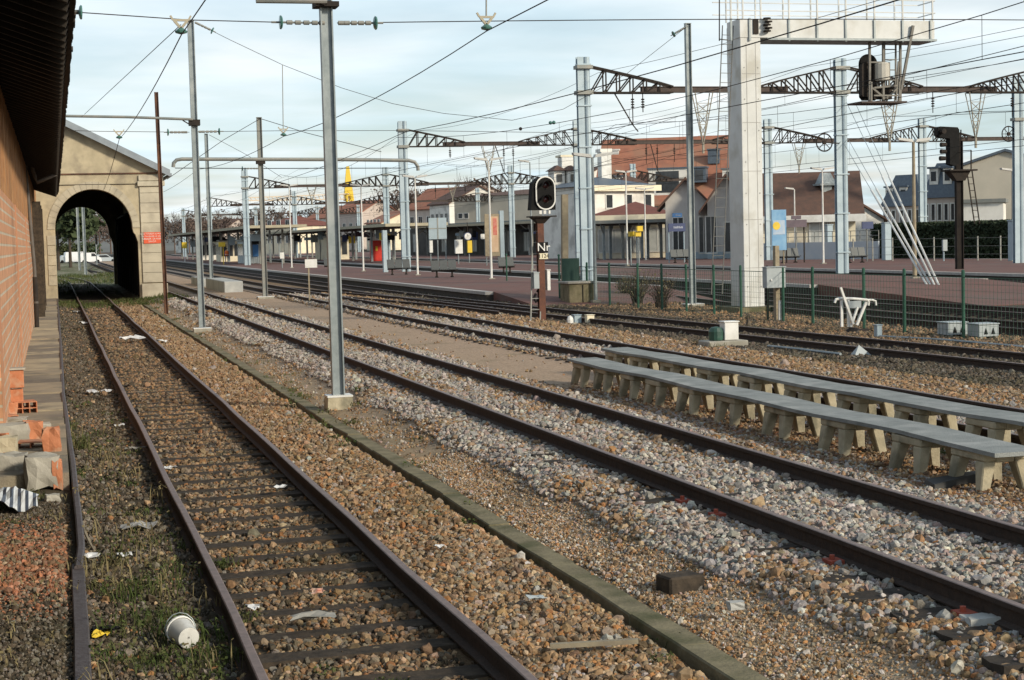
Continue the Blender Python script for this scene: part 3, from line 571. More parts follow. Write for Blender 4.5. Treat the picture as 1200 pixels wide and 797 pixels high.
while yy < Ye-.3:
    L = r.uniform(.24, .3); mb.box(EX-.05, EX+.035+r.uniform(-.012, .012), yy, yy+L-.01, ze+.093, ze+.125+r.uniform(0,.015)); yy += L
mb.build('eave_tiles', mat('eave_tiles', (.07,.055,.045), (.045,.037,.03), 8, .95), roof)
def pipe(pts, rad, label=None):
    mb = MB(); mb.tube(pts, rad, 10)
    for p, q in zip(pts[:-1], pts[1:]):
        if abs(p[2]-q[2]) > 1.5:
            zz = min(p[2], q[2])+.8
            while zz < max(p[2], q[2]): mb.lathe((p[0], p[1], zz), [(rad*1.3,-.04),(rad*1.3,.04)], 10); zz += 1.6
    return mb.build('downpipe', mat('dull_brown_pipe', (.13,.115,.10), (.085,.075,.065), 3, .7), shed, smooth=True)
yp = VX(38, 384, WX+.1).y if VX(38, 384, WX+.1).y > 0 else 40
yp = G(38, 384, .25).y
pt_ = lambda px, py: tuple(VY(px, py, yp)); pipe([(EX-.1, yp, ze-.05), pt_(43.5, 214), pt_(41, 207), pt_(38.5, 200), pt_(36.5, 180), pt_(35, 172), pt_(32.5, 168.5), pt_(30, 170), pt_(29.2, 176), pt_(30, 200), (WX+.12, yp, 2.2), (WX+.12, yp, .26)], .06)
mb = MB(); mb.tube([(WX+.12, yp, .26), (WX+.12, yp, 1.9)], .075, 10); mb.build('pipe_guard', M['darkiron'], shed)
yp2 = G(51, 345, .25).y; pipe([(EX-.1, yp2, ze-.05), (WX+.12, yp2, ze-.7), (WX+.12, yp2, .26)], .06)
mb = MB(); yy = 66.0
for yy in (64, 70, 76): mb = MB(); mb.box(WX+.02, WX+.34, yy, yy+.3, .24, 4.6); mb.build('timber_post', M['wood'], shed)
# ------------------------------------------------------------------ archway building over the siding
AY = 87.0; AZ = lambda px, py: VY(px, py, AY)
arch = thing('arched_rail_shed', 'pale stone rail shed with a big round archway straddling the old siding', 'rail shed', (2, AY, 0))
xl, xr, xr2 = AZ(66, 300).x, AZ(155, 265).x, AZ(162.5, 300).x
zs = AZ(110, 268).z; zc = AZ(110, 222).z; cx = (xl+xr)/2; rx_ = (xr-xl)/2
xR = AZ(192.5, 300).x; XL = -7.2; ridgeX = -2.6
eR = AZ(198, 196); sl2 = (AZ(80, 146).z-AZ(190, 199).z)/(AZ(80, 146).x-AZ(190, 199).x); zroof = lambda x: AZ(190, 199).z+sl2*(x-AZ(190, 199).x) if x > ridgeX else AZ(190, 199).z+sl2*(ridgeX-AZ(190, 199).x)-sl2*(ridgeX-x)
print('arch', xl, xr, xr2, zs, zc, xR, eR.z, sl2)
def archwall(y0, y1):
    mb = MB(); n = 28; pts = [(cx-rx_*cos(pi*i/n), zs+(zc-zs)*sin(pi*i/n)) for i in range(n+1)]
    for ya in (y0, y1):
        vs = []; fs = []
        for i, (x, z) in enumerate(pts): vs += [(x, ya, z), (x, ya, zroof(x))]
        for i in range(n): fs.append((2*i, 2*i+2, 2*i+3, 2*i+1))
        mb.add(vs, fs)
        mb.add([(XL,ya,-.1),(xl,ya,-.1),(xl,ya,zs),(xl,ya,zroof(xl)),(ridgeX,ya,zroof(ridgeX)),(XL,ya,zroof(XL))], [(0,1,2,3,4,5)])
        mb.add([(xr2,ya,-.1),(xR,ya,-.1),(xR,ya,zroof(xR)),(xr,ya,zroof(xr)),(xr,ya,zs),(xr+.06,ya,zs-.25),(xr2-.12,ya,zs-.35),(xr2,ya,zs-.75)], [(0,1,2,3,4,5,6,7)])
    prof = [(xl,-.1),(xl,zs)]+pts[1:-1]+[(xr,zs),(xr+.06,zs-.25),(xr2-.12,zs-.35),(xr2,zs-.75),(xr2,-.1)]
    for i in range(len(prof)-1):
        a, b_ = prof[i], prof[i+1]; mb.add([(a[0],y0,a[1]),(b_[0],y0,b_[1]),(b_[0],y1,b_[1]),(a[0],y1,a[1])], [(0,1,2,3)])
    return mb
stone = mat('lime_render', (.49,.42,.285), (.36,.31,.21), 1.3, .92, 0, .3, 14, c3=(.23,.195,.145), s3=.85)
archwall(AY, AY+.6).build('front_wall', stone, arch)
AY2 = 124.0
archwall(AY2, AY2+.6).build('rear_wall', stone, arch)
mb = MB(); mb.box(xR-.5, xR, AY+.601, AY2-.001, -.1, zroof(xR)-.02); mb.box(XL, XL+.5, AY+.601, AY2-.001, -.1, zroof(XL)-.02); mb.build('side_wall', stone, arch)
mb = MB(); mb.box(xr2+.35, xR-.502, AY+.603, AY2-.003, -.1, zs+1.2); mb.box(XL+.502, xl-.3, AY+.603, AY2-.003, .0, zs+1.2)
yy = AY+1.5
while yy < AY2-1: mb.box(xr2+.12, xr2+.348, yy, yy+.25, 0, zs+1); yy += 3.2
mb.build('inner_lining', mat('dark_timber', (.03,.026,.022), (.02,.018,.016), 4, .95), arch)  # near-black lining along both inside walls
ov = .45; xe = xR+.42
rf = MB()
def slab(mb, x0, x1, ya, yb_, th): mb.add([(x0,ya,zroof(x0)+.02),(x1,ya,zroof(x1)+.02),(x1,yb_,zroof(x1)+.02),(x0,yb_,zroof(x0)+.02),(x0,ya,zroof(x0)+th),(x1,ya,zroof(x1)+th),(x1,yb_,zroof(x1)+th),(x0,yb_,zroof(x0)+th)], [(0,3,2,1),(4,5,6,7),(0,1,5,4),(1,2,6,5),(2,3,7,6),(3,0,4,7)])
slab(rf, ridgeX, xe, AY-ov, AY2+.8, .12); slab(rf, XL-.4, ridgeX, AY-ov, AY2+.8, .12)
rfo = rf.build('roof', mat('zinc_roof', (.2,.23,.25), (.15,.17,.19), 2, .6, .2), arch)
mb = MB(); mb.add([(ridgeX,AY-ov-.05,zroof(ridgeX)-.2),(xe+.02,AY-ov-.05,zroof(xe)-.2),(xe+.02,AY-ov-.003,zroof(xe)-.2),(ridgeX,AY-ov-.003,zroof(ridgeX)-.2),(ridgeX,AY-ov-.05,zroof(ridgeX)+.16),(xe+.02,AY-ov-.05,zroof(xe)+.16),(xe+.02,AY-ov-.003,zroof(xe)+.16),(ridgeX,AY-ov-.003,zroof(ridgeX)+.16)], [(0,3,2,1),(4,5,6,7),(0,1,5,4),(1,2,6,5),(2,3,7,6),(3,0,4,7)])
mb.box(xe-.02, xe+.1, AY-ov, AY2+.8, zroof(xe)-.16, zroof(xe)-.02)
mb.build('bargeboard', mat('zinc_edge', (.27,.31,.34), (.22,.25,.28), 2, .55, .2), rfo)
qm = mat('cut_stone', (.52,.47,.36), (.43,.39,.30), 1.4, .9, 0, .15, 20, c3=(.30,.26,.20), s3=.8)
mb = MB(); xp = AZ(166.5, 300).x; zz = .9; i = 0
while zz < zroof(xR)-.9:
    h = .52; mb.box(xp, xR+.06, AY-.09, AY-.002, zz+.008, zz+h-.006); zz += h; i += 1
mb.build('corner_pilaster', qm, arch, bevel=.01)
mb = MB(); mb.box(xp-.08, xR+.12, AY-.15, AY-.004, -.1, .85); mb.build('plinth', qm, arch, bevel=.02)
mb = MB(); mb.box(xp-.1, xR+.16, AY-.2, AY-.004, zroof(xR)-.88, zroof(xR)-.62); mb.box(xp-.04, xR+.1, AY-.12, AY-.004, zroof(xR)-.60, zroof(xR)-.3); mb.build('capital', qm, arch, bevel=.02)
# raised voussoir ring
mb = MB(); n = 22
for i in range(n):
    a0, a1 = pi*i/n+.003, pi*(i+1)/n-.003; q = []
    for a, k in ((a0, 1.01), (a1, 1.01), (a1, 1.2), (a0, 1.2)): q.append((cx-rx_*k*cos(a), zs+(zc-zs)*k*sin(a)))
    mb.prism(q, 'y', AY-.045, AY-.003)
mb.build('arch_ring', mat('pale_voussoir', (.48,.43,.32), (.39,.345,.255), 1.5, .9, 0, .2, 14, c3=(.29,.26,.2), s3=.9), arch)
zz = .9; mb = MB()
while zz < zs-.4: mb.box(xl-.42, xl-.01, AY-.045, AY-.003, zz+.01, zz+.5); zz += .52
mb.build('jamb_stones', MATS['pale_voussoir'], arch)
mb = MB(); zband = AZ(130, 203.5).z; mb.box(XL+1, xR-.1, AY-.06, AY-.01, zband-.035, zband+.035); mb.build('iron_tie', M['rust'], arch)
mb = MB(); mb.box(xl-.9, xR+.02, AY-.05, AY-.02, AZ(130, 216).z-.015, AZ(130, 216).z+.015); mb.build('feed_cable', M['darkiron'], arch)
# red warning sign
s0, s1 = AZ(168, 272.5), AZ(188.5, 285)
sign = thing('warning_sign', 'red rectangular warning sign with pale lettering on the arch building corner', 'sign', ((s0.x+s1.x)/2, AY-.12, s1.z))
mb = MB(); mb.box(s0.x, s1.x, AY-.13, AY-.095, s1.z, s0.z); mb.build('panel', mat('sign_red', (.68,.10,.035), (.6,.085,.03), 4, .5), sign)
for i, tx in enumerate(("IL EST INTERDIT AU PUBLIC", "DE TRAVERSER LES VOIES", "DANGER  DE MORT", "S.N.C.F.")):
    lettering('lettering', tx, .095 if i < 2 else .12, M['whitep'], sign, ((s0.x+s1.x)/2, AY-.132, s0.z-.085-i*.13), (1,0,0), (0,0,1), .003)
# rusty leaning post in front of the arch building
b0, b1 = G(195, 368, .05), VY(183, 108, G(195, 368, .05).y)
mb = MB(); mb.hbeam(b0-Vector((0,0,.3)), b1, .15, .16, .02, .03); tag(mb.build('rusty_post', M['rust']), 'tall rusty steel post leaning in front of the arch building corner', 'post')
# ------------------------------------------------------------------ catenary masts of the left sidings
def mast(base, ztop, label, w=.26, d=.26, m='galv', cap=True, plinth=True, group=None, pl=(.5,.5,.22), pm='concrete', turn=0.0):
    base = Vector(base); o = thing('catenary_mast', label, 'catenary mast', base, group)
    mb = MB(); wd = (cos(turn), sin(turn), 0); mb.hbeam(base+Vector((0,0,.1)), (base.x, base.y, ztop), w, d, .022, .016, wd)
    if cap: mb.box(base.x-w*.55, base.x+w*.55, base.y-d*.55, base.y+d*.55, ztop+.002, ztop+.02)
    mb.build('post', M[m], o)
    if plinth:
        mb = MB(); a, b_, h = pl; mb.add([(base.x-a/2,base.y-b_/2,base.z-.3),(base.x+a/2,base.y-b_/2,base.z-.3),(base.x+a/2,base.y+b_/2,base.z-.3),(base.x-a/2,base.y+b_/2,base.z-.3),(base.x-a/2+.03,base.y-b_/2+.03,base.z+h),(base.x+a/2-.03,base.y-b_/2+.03,base.z+h),(base.x+a/2-.03,base.y+b_/2-.03,base.z+h),(base.x-a/2+.03,base.y+b_/2-.03,base.z+h)], [(0,3,2,1),(4,5,6,7),(0,1,5,4),(1,2,6,5),(2,3,7,6),(3,0,4,7)])
        mb.build('plinth', M[pm], o)
        mb = MB(); mb.box(base.x-a/2+.02, base.x+a/2-.02, base.y-b_/2+.02, base.y+b_/2-.02, base.z+h+.002, base.z+h+.03); mb.build('cap_plate', M['whitep'], o)
    return o
def insul(mb, p, q, r=.05, nd=3):       # string insulator between two points
    p, q = Vector(p), Vector(q); d = (q-p); L = d.length; d /= L; mb.tube([p, q], .012, 5)
    for k in range(nd):
        c = p+d*(L*(.3+.4*k/max(1, nd-1))); mb.lathe(c, [(.02,-.03),(r,-.02),(r*.9,.012),(.02,.03)], 8, d)
def wire(name, pts, r, label, cat='overhead wire', group='overhead line wires', m='darkiron', n=4):
    mb = MB(); mb.tube(pts, r, n); return tag(mb.build(name, M[m]), label, cat, group)
def sag(a, b_, s, n=14):
    a, b_ = Vector(a), Vector(b_); return [a.lerp(b_, i/n)-Vector((0,0,4*s*(i/n)*(1-i/n))) for i in range(n+1)]
PA = G(397, 476, .1); PB = G(237, 387, .1); PC = G(248, 331, .15); PDx = G(311, 350, .2); PE = G(812, 360, .15)
m1 = mast(PA, 10.4, 'tall grey steel mast rising from a concrete block, nearest and largest of all', .2, .15, pl=(.46,.42,.16), pm='concrete_y')
m2 = mast(PB, VY(222, 25, PB.y).z, 'second grey mast from the camera, on a white base plate beside the kerb', .2, .16, pl=(.6,.5,.05))
m3 = mast(PC, VY(243, 157, PC.y).z, 'slim grey mast rising behind the pale concrete box, left of centre', .24, .22, pl=(.7,.7,.1))
m4 = mast(PDx, VY(305, 138, PDx.y).z, 'brownish grey mast carrying a long pipe arm with hooked ends', .23, .2, 'galv_dark', pl=(.8,.7,.08))
m5 = mast(PE, VY(806, 28, PE.y).z, 'tall grey mast just left of the white signal gantry leg', .2, .17, pl=(.7,.6,.1))
# bracket arms
def armpipe(o, pts, r=.04, name='bracket_arm', m='galv_dark'):
    mb = MB(); mb.tube(pts, r, 8); return mb.build(name, M[m], o)
YA, YB, YD = PA.y, PB.y, PDx.y
v = lambda px, py: VY(px, py, YA-.2)
armpipe(m1, [v(300, 0.5), v(383, 1.5)], .045); mb = MB(); mb.bar(v(381, 5), v(366, 1), .06, .03); mb.box(PA.x-.19, PA.x+.19, YA-.19, YA+.19, v(385, 4).z-.04, v(385, 4).z+.04); mb.build('clamp', M['darkiron'], m1)
armpipe(m1, [v(570, -40), v(396, -38)], .045)
v2 = lambda px, py: VY(px, py, YB-.2)
armpipe(m2, [v2(76, 136), v2(150, 137.2), v2(226, 140)], .042); mb = MB(); mb.bar(v2(224, 147), v2(214, 141), .07, .03); mb.box(PB.x-.17, PB.x+.17, YB-.17, YB+.17, v2(222, 143).z-.1, v2(222, 143).z+.08); mb.build('clamp', M['darkiron'], m2)
v4 = lambda px, py: VY(px, py, YD-.2)
armpipe(m4, [v4(203, 196), v4(203.5, 191), v4(207, 187.5), v4(213, 186.5), v4(400, 187), v4(479, 188), v4(486, 190), v4(489.5, 195), v4(490, 200)], .085, m='galv_dark')
mb = MB(); mb.box(PDx.x-.2, PDx.x+.2, YD-.2, YD+.2, v4(305, 189).z-.12, v4(305, 189).z+.12); mb.build('clamp', M['darkiron'], m4)
# head spans: thin cross wires with green glass insulators between mast pairs
tm = mat('green_glass_insulator', (.08,.2,.17), (.05,.13,.11), 4, .15); MATS['tm'] = tm; M['tm'] = tm
def span(label, pts, ins, r=.0085):
    o = thing('span_wire', label, 'cross wire', pts[0], 'cross wires over the left tracks'); mb = MB(); mb.tube(pts, r, 5); mb.build('cable', M['darkiron'], o)
    for a, b_ in ins:
        mb = MB(); a, b_ = Vector(a), Vector(b_); d = (b_-a).normalized(); mb.lathe(a.lerp(b_, .18), [(.03,-.03),(.105,-.022),(.115,.0),(.09,.02),(.03,.035)], 12, d); mb.build('glass_insulator', tm, o)
        mb = MB(); mb.tube([a, b_], .018, 6)
        for k in (.34, .5, .66, .82, .95): mb.lathe(a.lerp(b_, k), [(.02,-.05),(.036,-.045),(.036,.045),(.02,.05)], 8, d)
        mb.build('turnbuckle', M['galv_dark'], o)
    return o
vv = lambda px, py: VY(px, py, YA)
span('cross wire with glass insulators over the first track, fixed to the shed eave', [vv(84, 14), vv(150, 18.5), vv(222, 23.5), vv(320, 26), vv(383, 27)], [(vv(97, 14.5), vv(83, 14)), (vv(318, 26), vv(380, 27))])
span('cross wire running right from the nearest mast to beyond the frame', [vv(395, 27)]+[vv(395+ (x-395), 27-3.5*sin(pi*(x-395)/1000)+(-1.5)*(x-395)/805) for x in range(420, 1500, 60)], [(vv(449, 27), vv(397, 27))])
vb_ = lambda px, py: VY(px, py, YB)
span('cross wire with insulators running left from the second mast', [vb_(80, 153), vb_(120, 154), vb_(222, 155)], [(vb_(192, 155), vb_(219, 155))])
end = VY(809, 158, PE.y)
span('lower cross wire from the second mast towards the mast by the gantry', [vb_(230, 154.5), vb_(330, 153.3), vb_(470, 153), vb_(620, 155), end], [(vb_(262, 154), vb_(233, 154.5))])
etop = VY(805, 31, PE.y-.02)
pts = [vb_(228, 26), vb_(270, 47), vb_(331, 76), vb_(400, 103), vb_(460, 121.5), vb_(520, 133), vb_(600, 141), vb_(660, 128), vb_(735, 86), etop]
span('sagging upper cross wire between the second mast and the mast by the gantry', pts, [(vb_(253, 38), vb_(229, 26.5)), (VY(786, 42, PE.y), etop)])
# droppers and clamps that hold the contact wires
def clamp(p, label, drop=None):
    p = Vector(p); o = thing('wire_clamp', label, 'wire clamp', p); mb = MB()
    mb.bar(p+Vector((-.12,0,.07)), p+Vector((.12,0,.07)), .035); mb.bar(p+Vector((-.12,0,.07)), p+Vector((-.16,0,.14)), .03); mb.bar(p+Vector((.12,0,.07)), p+Vector((.16,0,.14)), .03); mb.bar(p+Vector((-.1,0,.06)), p+Vector((0,0,-.06)), .04); mb.bar(p+Vector((.1,0,.06)), p+Vector((0,0,-.06)), .04); mb.build('bracket', mat('cream_clamp', (.42,.38,.28), (.32,.29,.22), 5, .7), o)
    mb = MB(); mb.lathe(p+Vector((0,0,-.1)), [(.02,-.05),(.09,-.03),(.1,.0),(.06,.03),(.03,.05)], 10); mb.build('glass_insulator', tm, o)
    if drop is not None: mb = MB(); mb.tube([p+Vector((0,0,.07)), Vector(drop)], .014, 5); mb.build('dropper', M['galv_dark'], o)
c1 = vv(212, 29); c2 = vv(570, 25); c3 = vb_(139.5, 157); c4 = vb_(332, 154)
clamp(c1, 'wire clamp with glass insulator beside the top of the second mast, over the siding'); clamp(c2, 'wire clamp hanging on a rod at the top centre of the photo', vv(570, -39))
clamp(c3, 'small wire clamp hanging in front of the arch building gable'); clamp(c4, 'wire clamp at the foot of a long thin dropper, left of the nearest mast', vb_(331, 76))
lz = lambda p, d=.16: Vector(p)-Vector((0,0,d))
far1 = VY(122, 222, AY-.4)
wire('contact_wire', [Vector((c1.x+.1, -6, c1.z-.1))]+sag(Vector((c1.x+.1, -6, c1.z-.1)), lz(c1), .12, 8)[1:]+sag(lz(c1), lz(c3), .15, 8)[1:]+sag(lz(c3), far1, .1, 6)[1:], .0105, 'contact wire above the old siding running to the archway gable', group='contact wires of the left tracks')
x2 = 6.53; z4 = 6.2
ptsw = sag(Vector((6.2, -8, c2.z-.1)), lz(c2), .12, 8)+sag(lz(c2), lz(c4), .22, 10)[1:]+sag(lz(c4), (6.6, YD, 6.3), .2, 8)[1:]+sag((6.6, YD, 6.3), (6.5, 119, 6.3), .25, 8)[1:]+sag((6.5, 119, 6.3), (6.5, 200, 6.3), .3, 8)[1:]
wire('contact_wire', ptsw, .0105, 'contact wire above the pink ballast track, crossing the sky at centre top', group='contact wires of the left tracks')
wire('contact_wire', sag((10.9, -8, 6.35), (11.2, YB, 6.3), .5, 10)+sag((11.2, YB, 6.3), (11.3, 119, 6.3), .4, 10)[1:]+sag((11.3, 119, 6.3), (11.2, 220, 6.3), .4, 10)[1:], .0105, 'contact wire above the track behind the concrete benches', group='contact wires of the left tracks')
wire('stay_wire', [c1, vb_(99, 134)], .009, 'thin stay wire slanting from the siding clamp down to the pipe arm', 'stay wire', 'stay wires of the left masts')
mtop = VY(305, 139, YD)
for i, (pts, lb) in enumerate([([mtop, VY(262, 164, YD-3), VY(196, 210, YD-8)], 'stay wire sloping left from the top of the pipe arm mast'), ([mtop, VY(360, 156, YD), VY(447, 178, YD)], 'stay wire sloping right from the top of the pipe arm mast'),
    ([VY(245, 158, PC.y), VY(290, 182, PC.y), VY(330, 208, PC.y)], 'stay wire sloping right from the top of the slim grey mast')]): wire('stay_wire', pts, .014, lb, 'stay wire', 'stay wires of the left masts')
span('far cross wire with insulators behind the pipe arm mast', [VY(205, 197, YD+1), VY(300, 197.5, YD+1), VY(470, 197, YD+1)], [(VY(280, 197.5, YD+1), VY(302, 197.5, YD+1))], .02)
# ------------------------------------------------------------------ catenary portals with lattice haunches
def haunch(mb, x0, x1, Y, zb, rise, th=.07):
    # lattice wedge, deep at x0 (the mast), tapering to x1
    s = 1 if x1 > x0 else -1; L = abs(x1-x0); n = 6; top = lambda u: zb+.28+(rise-.28)*(1-u)**.9; P = []
    for yy in (Y-.22, Y+.22):
        mb.bar((x0, yy, zb), (x1, yy, zb), th)
        for i in range(n): 
            a, b_ = i/n, (i+1)/n; mb.bar((x0+s*L*a, yy, top(a)), (x0+s*L*b_, yy, top(b_)), th)
        for i in range(1, n):
            a = i/n; mb.bar((x0+s*L*a, yy, zb), (x0+s*L*a, yy, top(a)), th*.75)
        for i in range(0, n-1):
            a, b_ = i/n, (i+1)/n; mb.bar((x0+s*L*a, yy, zb) , (x0+s*L*b_, yy, top(b_)), th*.75) if i > 0 else mb.bar((x0, yy, zb), (x0+s*L*b_, yy, top(b_)), th*.75)
    for i in range(n+1):
        a = i/n; mb.bar((x0+s*L*a, Y-.22, top(a)), (x0+s*L*a, Y+.22, top(a)), th*.6); mb.bar((x0+s*L*a, Y-.22, zb), (x0+s*L*a, Y+.22, zb), th*.6)
def hanger(mb, x, Y, z, h, w=.45, th=.04):     # inverted lattice pyramid
    t_ = [Vector((x+sx*w, Y+sy*.2, z)) for sx in (-1,1) for sy in (-1,1)]; bt = Vector((x, Y, z-h))
    for p in t_: mb.bar(p, bt+(p-bt)*.08, th)
    for k in (.2, .4, .6, .8):
        a = [p.lerp(bt, k) for p in t_]; c_ = [p.lerp(bt, k+.2) for p in t_]; mb.bar(a[0], c_[2], th*.7); mb.bar(a[3], c_[1], th*.7); mb.bar(a[0], a[2], th*.7)
    mb.bar(bt+Vector((0,0,.15)), bt-Vector((0,0,.35)), .09)
def portal(Y, masts, zb, ztop, hl, rise, label, zbase=.6, hangers=(), drops=(), x_end=None, thick=.075, mcol='galv_blue', tw=True):
    o = thing('catenary_portal', label, 'catenary portal', (masts[0], Y, zbase if not isinstance(zbase, dict) else zbase[0]), 'catenary portals over the main tracks')
    for i, x in enumerate(masts):
        mb = MB(); zz = zbase if not isinstance(zbase, dict) else zbase[i]
        mb.hbeam((x-.17, Y, zz), (x-.17, Y, ztop), .26, .3, .03, .02, (0,1,0)); mb.tube([(x+.15, Y, zz), (x+.15, Y, ztop)], .16, 12)
        z2 = zz+1
        while z2 < ztop: mb.box(x-.33, x+.33, Y-.19, Y+.19, z2, z2+.06); z2 += 1.9
        mb.build('mast', M[mcol], o)
        mb = MB(); mb.box(x-.38, x+.38, Y-.3, Y+.3, zb-.08, zb+.1); mb.box(x-.38, x+.38, Y-.3, Y+.3, zb+rise-.1, zb+rise+.06); mb.build('collar', M['galv_dark'], o)
    xe = x_end if x_end is not None else masts[-1]
    for i, x in enumerate(masts):
        for s in (-1, 1):
            if (i == 0 and s < 0): continue
            if (i == len(masts)-1 and s > 0 and xe <= x+1): continue
            mb = MB(); haunch(mb, x+s*.36, x+s*(.36+hl), Y, zb, rise, thick); mb.build('lattice_haunch', M['darkiron'], o)
    xs = masts+([xe] if xe > masts[-1]+1 else [])
    for a, b_ in zip(xs[:-1], xs[1:]):
        x0 = a+.36+hl*.62; x1 = b_-.36-hl*.62 if b_ in masts else b_
        if x1 > x0: mb = MB(); mb.box(x0, x1, Y-.13, Y+.13, zb+.01, zb+.25); mb.box(x0-.1, x1+.1, Y-.17, Y+.17, zb+.255, zb+.29); mb.build('beam', M['brownbeam'], o)
    for x, h in hangers:
        mb = MB(); hanger(mb, x, Y, zb, h); mb.build('hanger', mat('pale_hanger_steel', (.32,.30,.24), (.24,.22,.18), 5, .8), o)
    for x, h, kx in drops:
        mb = MB(); mb.tube([(x, Y, zb+.0), (x, Y, zb-h)], .025, 6)
        for k in range(4): mb.lathe((x, Y, zb-.3-k*.12), [(.03,-.04),(.09,-.02),(.09,.01),(.03,.04)], 8)
        if kx: mb.bar((x+kx, Y, zb), (x, Y, zb-h), .05); mb.tube([(x, Y, zb-h), (x+.25, Y, zb-h-.3)], .03, 6)
        mb.build('insulator_dropper', M['darkiron'], o)
    return o
YP = 72.0
xa = lambda px, py=107: VY(px, py, YP).x
zA = VY(690, 109, YP).z; zAt = VY(684, 67, YP).z
print('portal A', [xa(684), xa(985), xa(1193)], zA, zAt)
portal(YP, [xa(684), xa(985), xa(1225)], zA, zAt, 4.0, 1.2, 'nearest portal of pale blue masts joined by a rusty lattice beam, behind the gantry', {0:.15, 1:.6, 2:.6},
       [(xa(823), 2.5), (xa(1042, 120), 2.5), (xa(1143), 2.4)], [(xa(741), 1.5, -.9), (xa(753), .9, 0), (xa(1093), 1.0, 0), (xa(1186), 1.2, 0)], x_end=xa(1300))
YQ = 110.0
xq = lambda px, py=165: VY(px, py, YQ).x
zQ = VY(480, 172, YQ).z; zQt = VY(472, 142, YQ).z
print('portal B', [xq(472), xq(677), xq(900), xq(1081)], zQ, zQt)
portal(YQ, [xq(472), xq(677), xq(900), xq(1081)], zQ, zQt, 4.0, 1.15, 'second portal row from the camera, its lattice peaks in line with the station roofs', .6,
       [(xq(572), 2.1), (xq(936), 1.9)], [(xq(590), 1.9, -.6), (xq(601), 1.9, 0), (xq(527), .8, 0), (xq(757), 1.4, 0), (xq(770), 1.9, -.5), (xq(790), 1.3, 0), (xq(840), 1.2, 0)], x_end=xq(1290))
YR = 168.0
xr_ = lambda px, py=215: VY(px, py, YR).x
portal(YR, [xr_(287), xr_(452), xr_(599), xr_(742)], VY(452, 218, YR).z, VY(452, 196, YR).z, 4.2, 1.2, 'third portal row, thin lattice peaks above the left platform canopies', .6,
       [(xr_(365), 1.5), (xr_(530), 1.5)], [(xr_(340), 1.5, 0), (xr_(390), 1.4, 0), (xr_(510), 1.4, 0), (xr_(545), 1.4, 0), (xr_(640), 1.3, 0)], x_end=xr_(800), thick=.1)
YS = 235.0
xs_ = lambda px, py=238: VY(px, py, YS).x
portal(YS, [xs_(245), xs_(345), xs_(452), xs_(560)], VY(345, 240, YS).z, VY(345, 224, YS).z, 4.2, 1.2, 'fourth portal row, faint brown beams low in the sky beside the kerb masts', .6, [], [(xs_(280), 1.5, 0), (xs_(310), 1.5, 0), (xs_(400), 1.4, 0)], x_end=xs_(600), thick=.1)
YT = 330.0
xt_ = lambda px: VY(px, 255, YT).x
portal(YT, [xt_(215), xt_(300), xt_(372), xt_(420)], 8.6, 10.2, 4.2, 1.2, 'farthest portal row, tiny beams above the distant platform canopies', .3, [], [(xt_(250), 1.5, 0)], thick=.12)
# ------------------------------------------------------------------ overhead lines along the main tracks
def overhead(xf, label, ys, zc_=6.1, zm=7.75, r=.0095, rc=None):
    o = thing('overhead_line', label, 'overhead line', (xf(ys[0]), ys[0], zc_)); mm = MB(); mc = MB(); md = MB(); pm = []; pc = []
    for a, b_ in zip(ys[:-1], ys[1:]):
        n = 10
        for i in range(n):
            u = i/n; y_ = a+(b_-a)*u; z_m = zm-1.05*4*u*(1-u)*min(1, (b_-a)/50); pm.append((xf(y_), y_, z_m)); pc.append((xf(y_), y_, zc_))
            if i and y_ < 240: md.bar((xf(y_), y_, zc_), (xf(y_), y_, z_m), .008)
    pm.append((xf(ys[-1]), ys[-1], zm)); pc.append((xf(ys[-1]), ys[-1], zc_)); mm.tube(pm, r, 4); mc.tube(pc, r, 4); mm.build('messenger_wire', M['darkiron'], o); mc.build('contact_wire', M['darkiron'], o); md.build('droppers', M['darkiron'], o)
YSS = [-20, 16, YP, YQ, YR, YS, YT, 420]
overhead(lambda y: t4x(y)+.1*sin(y/30), 'wires above the main track nearest the green mesh fence', YSS, 5.9, 7.4)
overhead(lambda y: 26.4+.15*sin(y/25), 'wires above the track between the two nearer red platforms', YSS, 6.2, 8.0)
overhead(lambda y: 22.3+min(4, max(0, (y-40)*.1)), 'wires above the diverging track behind the fence', [-20, 16, YP, YQ], 6.15, 7.9)
overhead(lambda y: 38.9+.15*sin(y/28), 'wires above the track between the two far platforms', YSS, 6.3, 8.2, .012)
overhead(lambda y: 43.5, 'wires above the platform side just beyond the far red platform edge', YSS, 6.4, 8.4, .012)
overhead(lambda y: 31.5, 'wires spanning over the middle red platform between two rows of masts', YSS, 8.3, 9.3, .01)
fd = [(34.8, 10.2), (35.3, 10.6), (24.7, 10.3), (48.6, 10.5), (49.1, 10.0)]
for i, (x, z) in enumerate(fd):
    pts = []
    for a, b_ in zip(YSS[:-1], YSS[1:]): pts += sag((x, a, z), (x, b_, z), .55, 8)[:-1]
    wire('feeder_wire', pts+[(x, 420, z)], .0095, 'thin bare feeder wire sagging from portal to portal high above the platforms', 'feeder wire', 'feeder wires beside the portals')
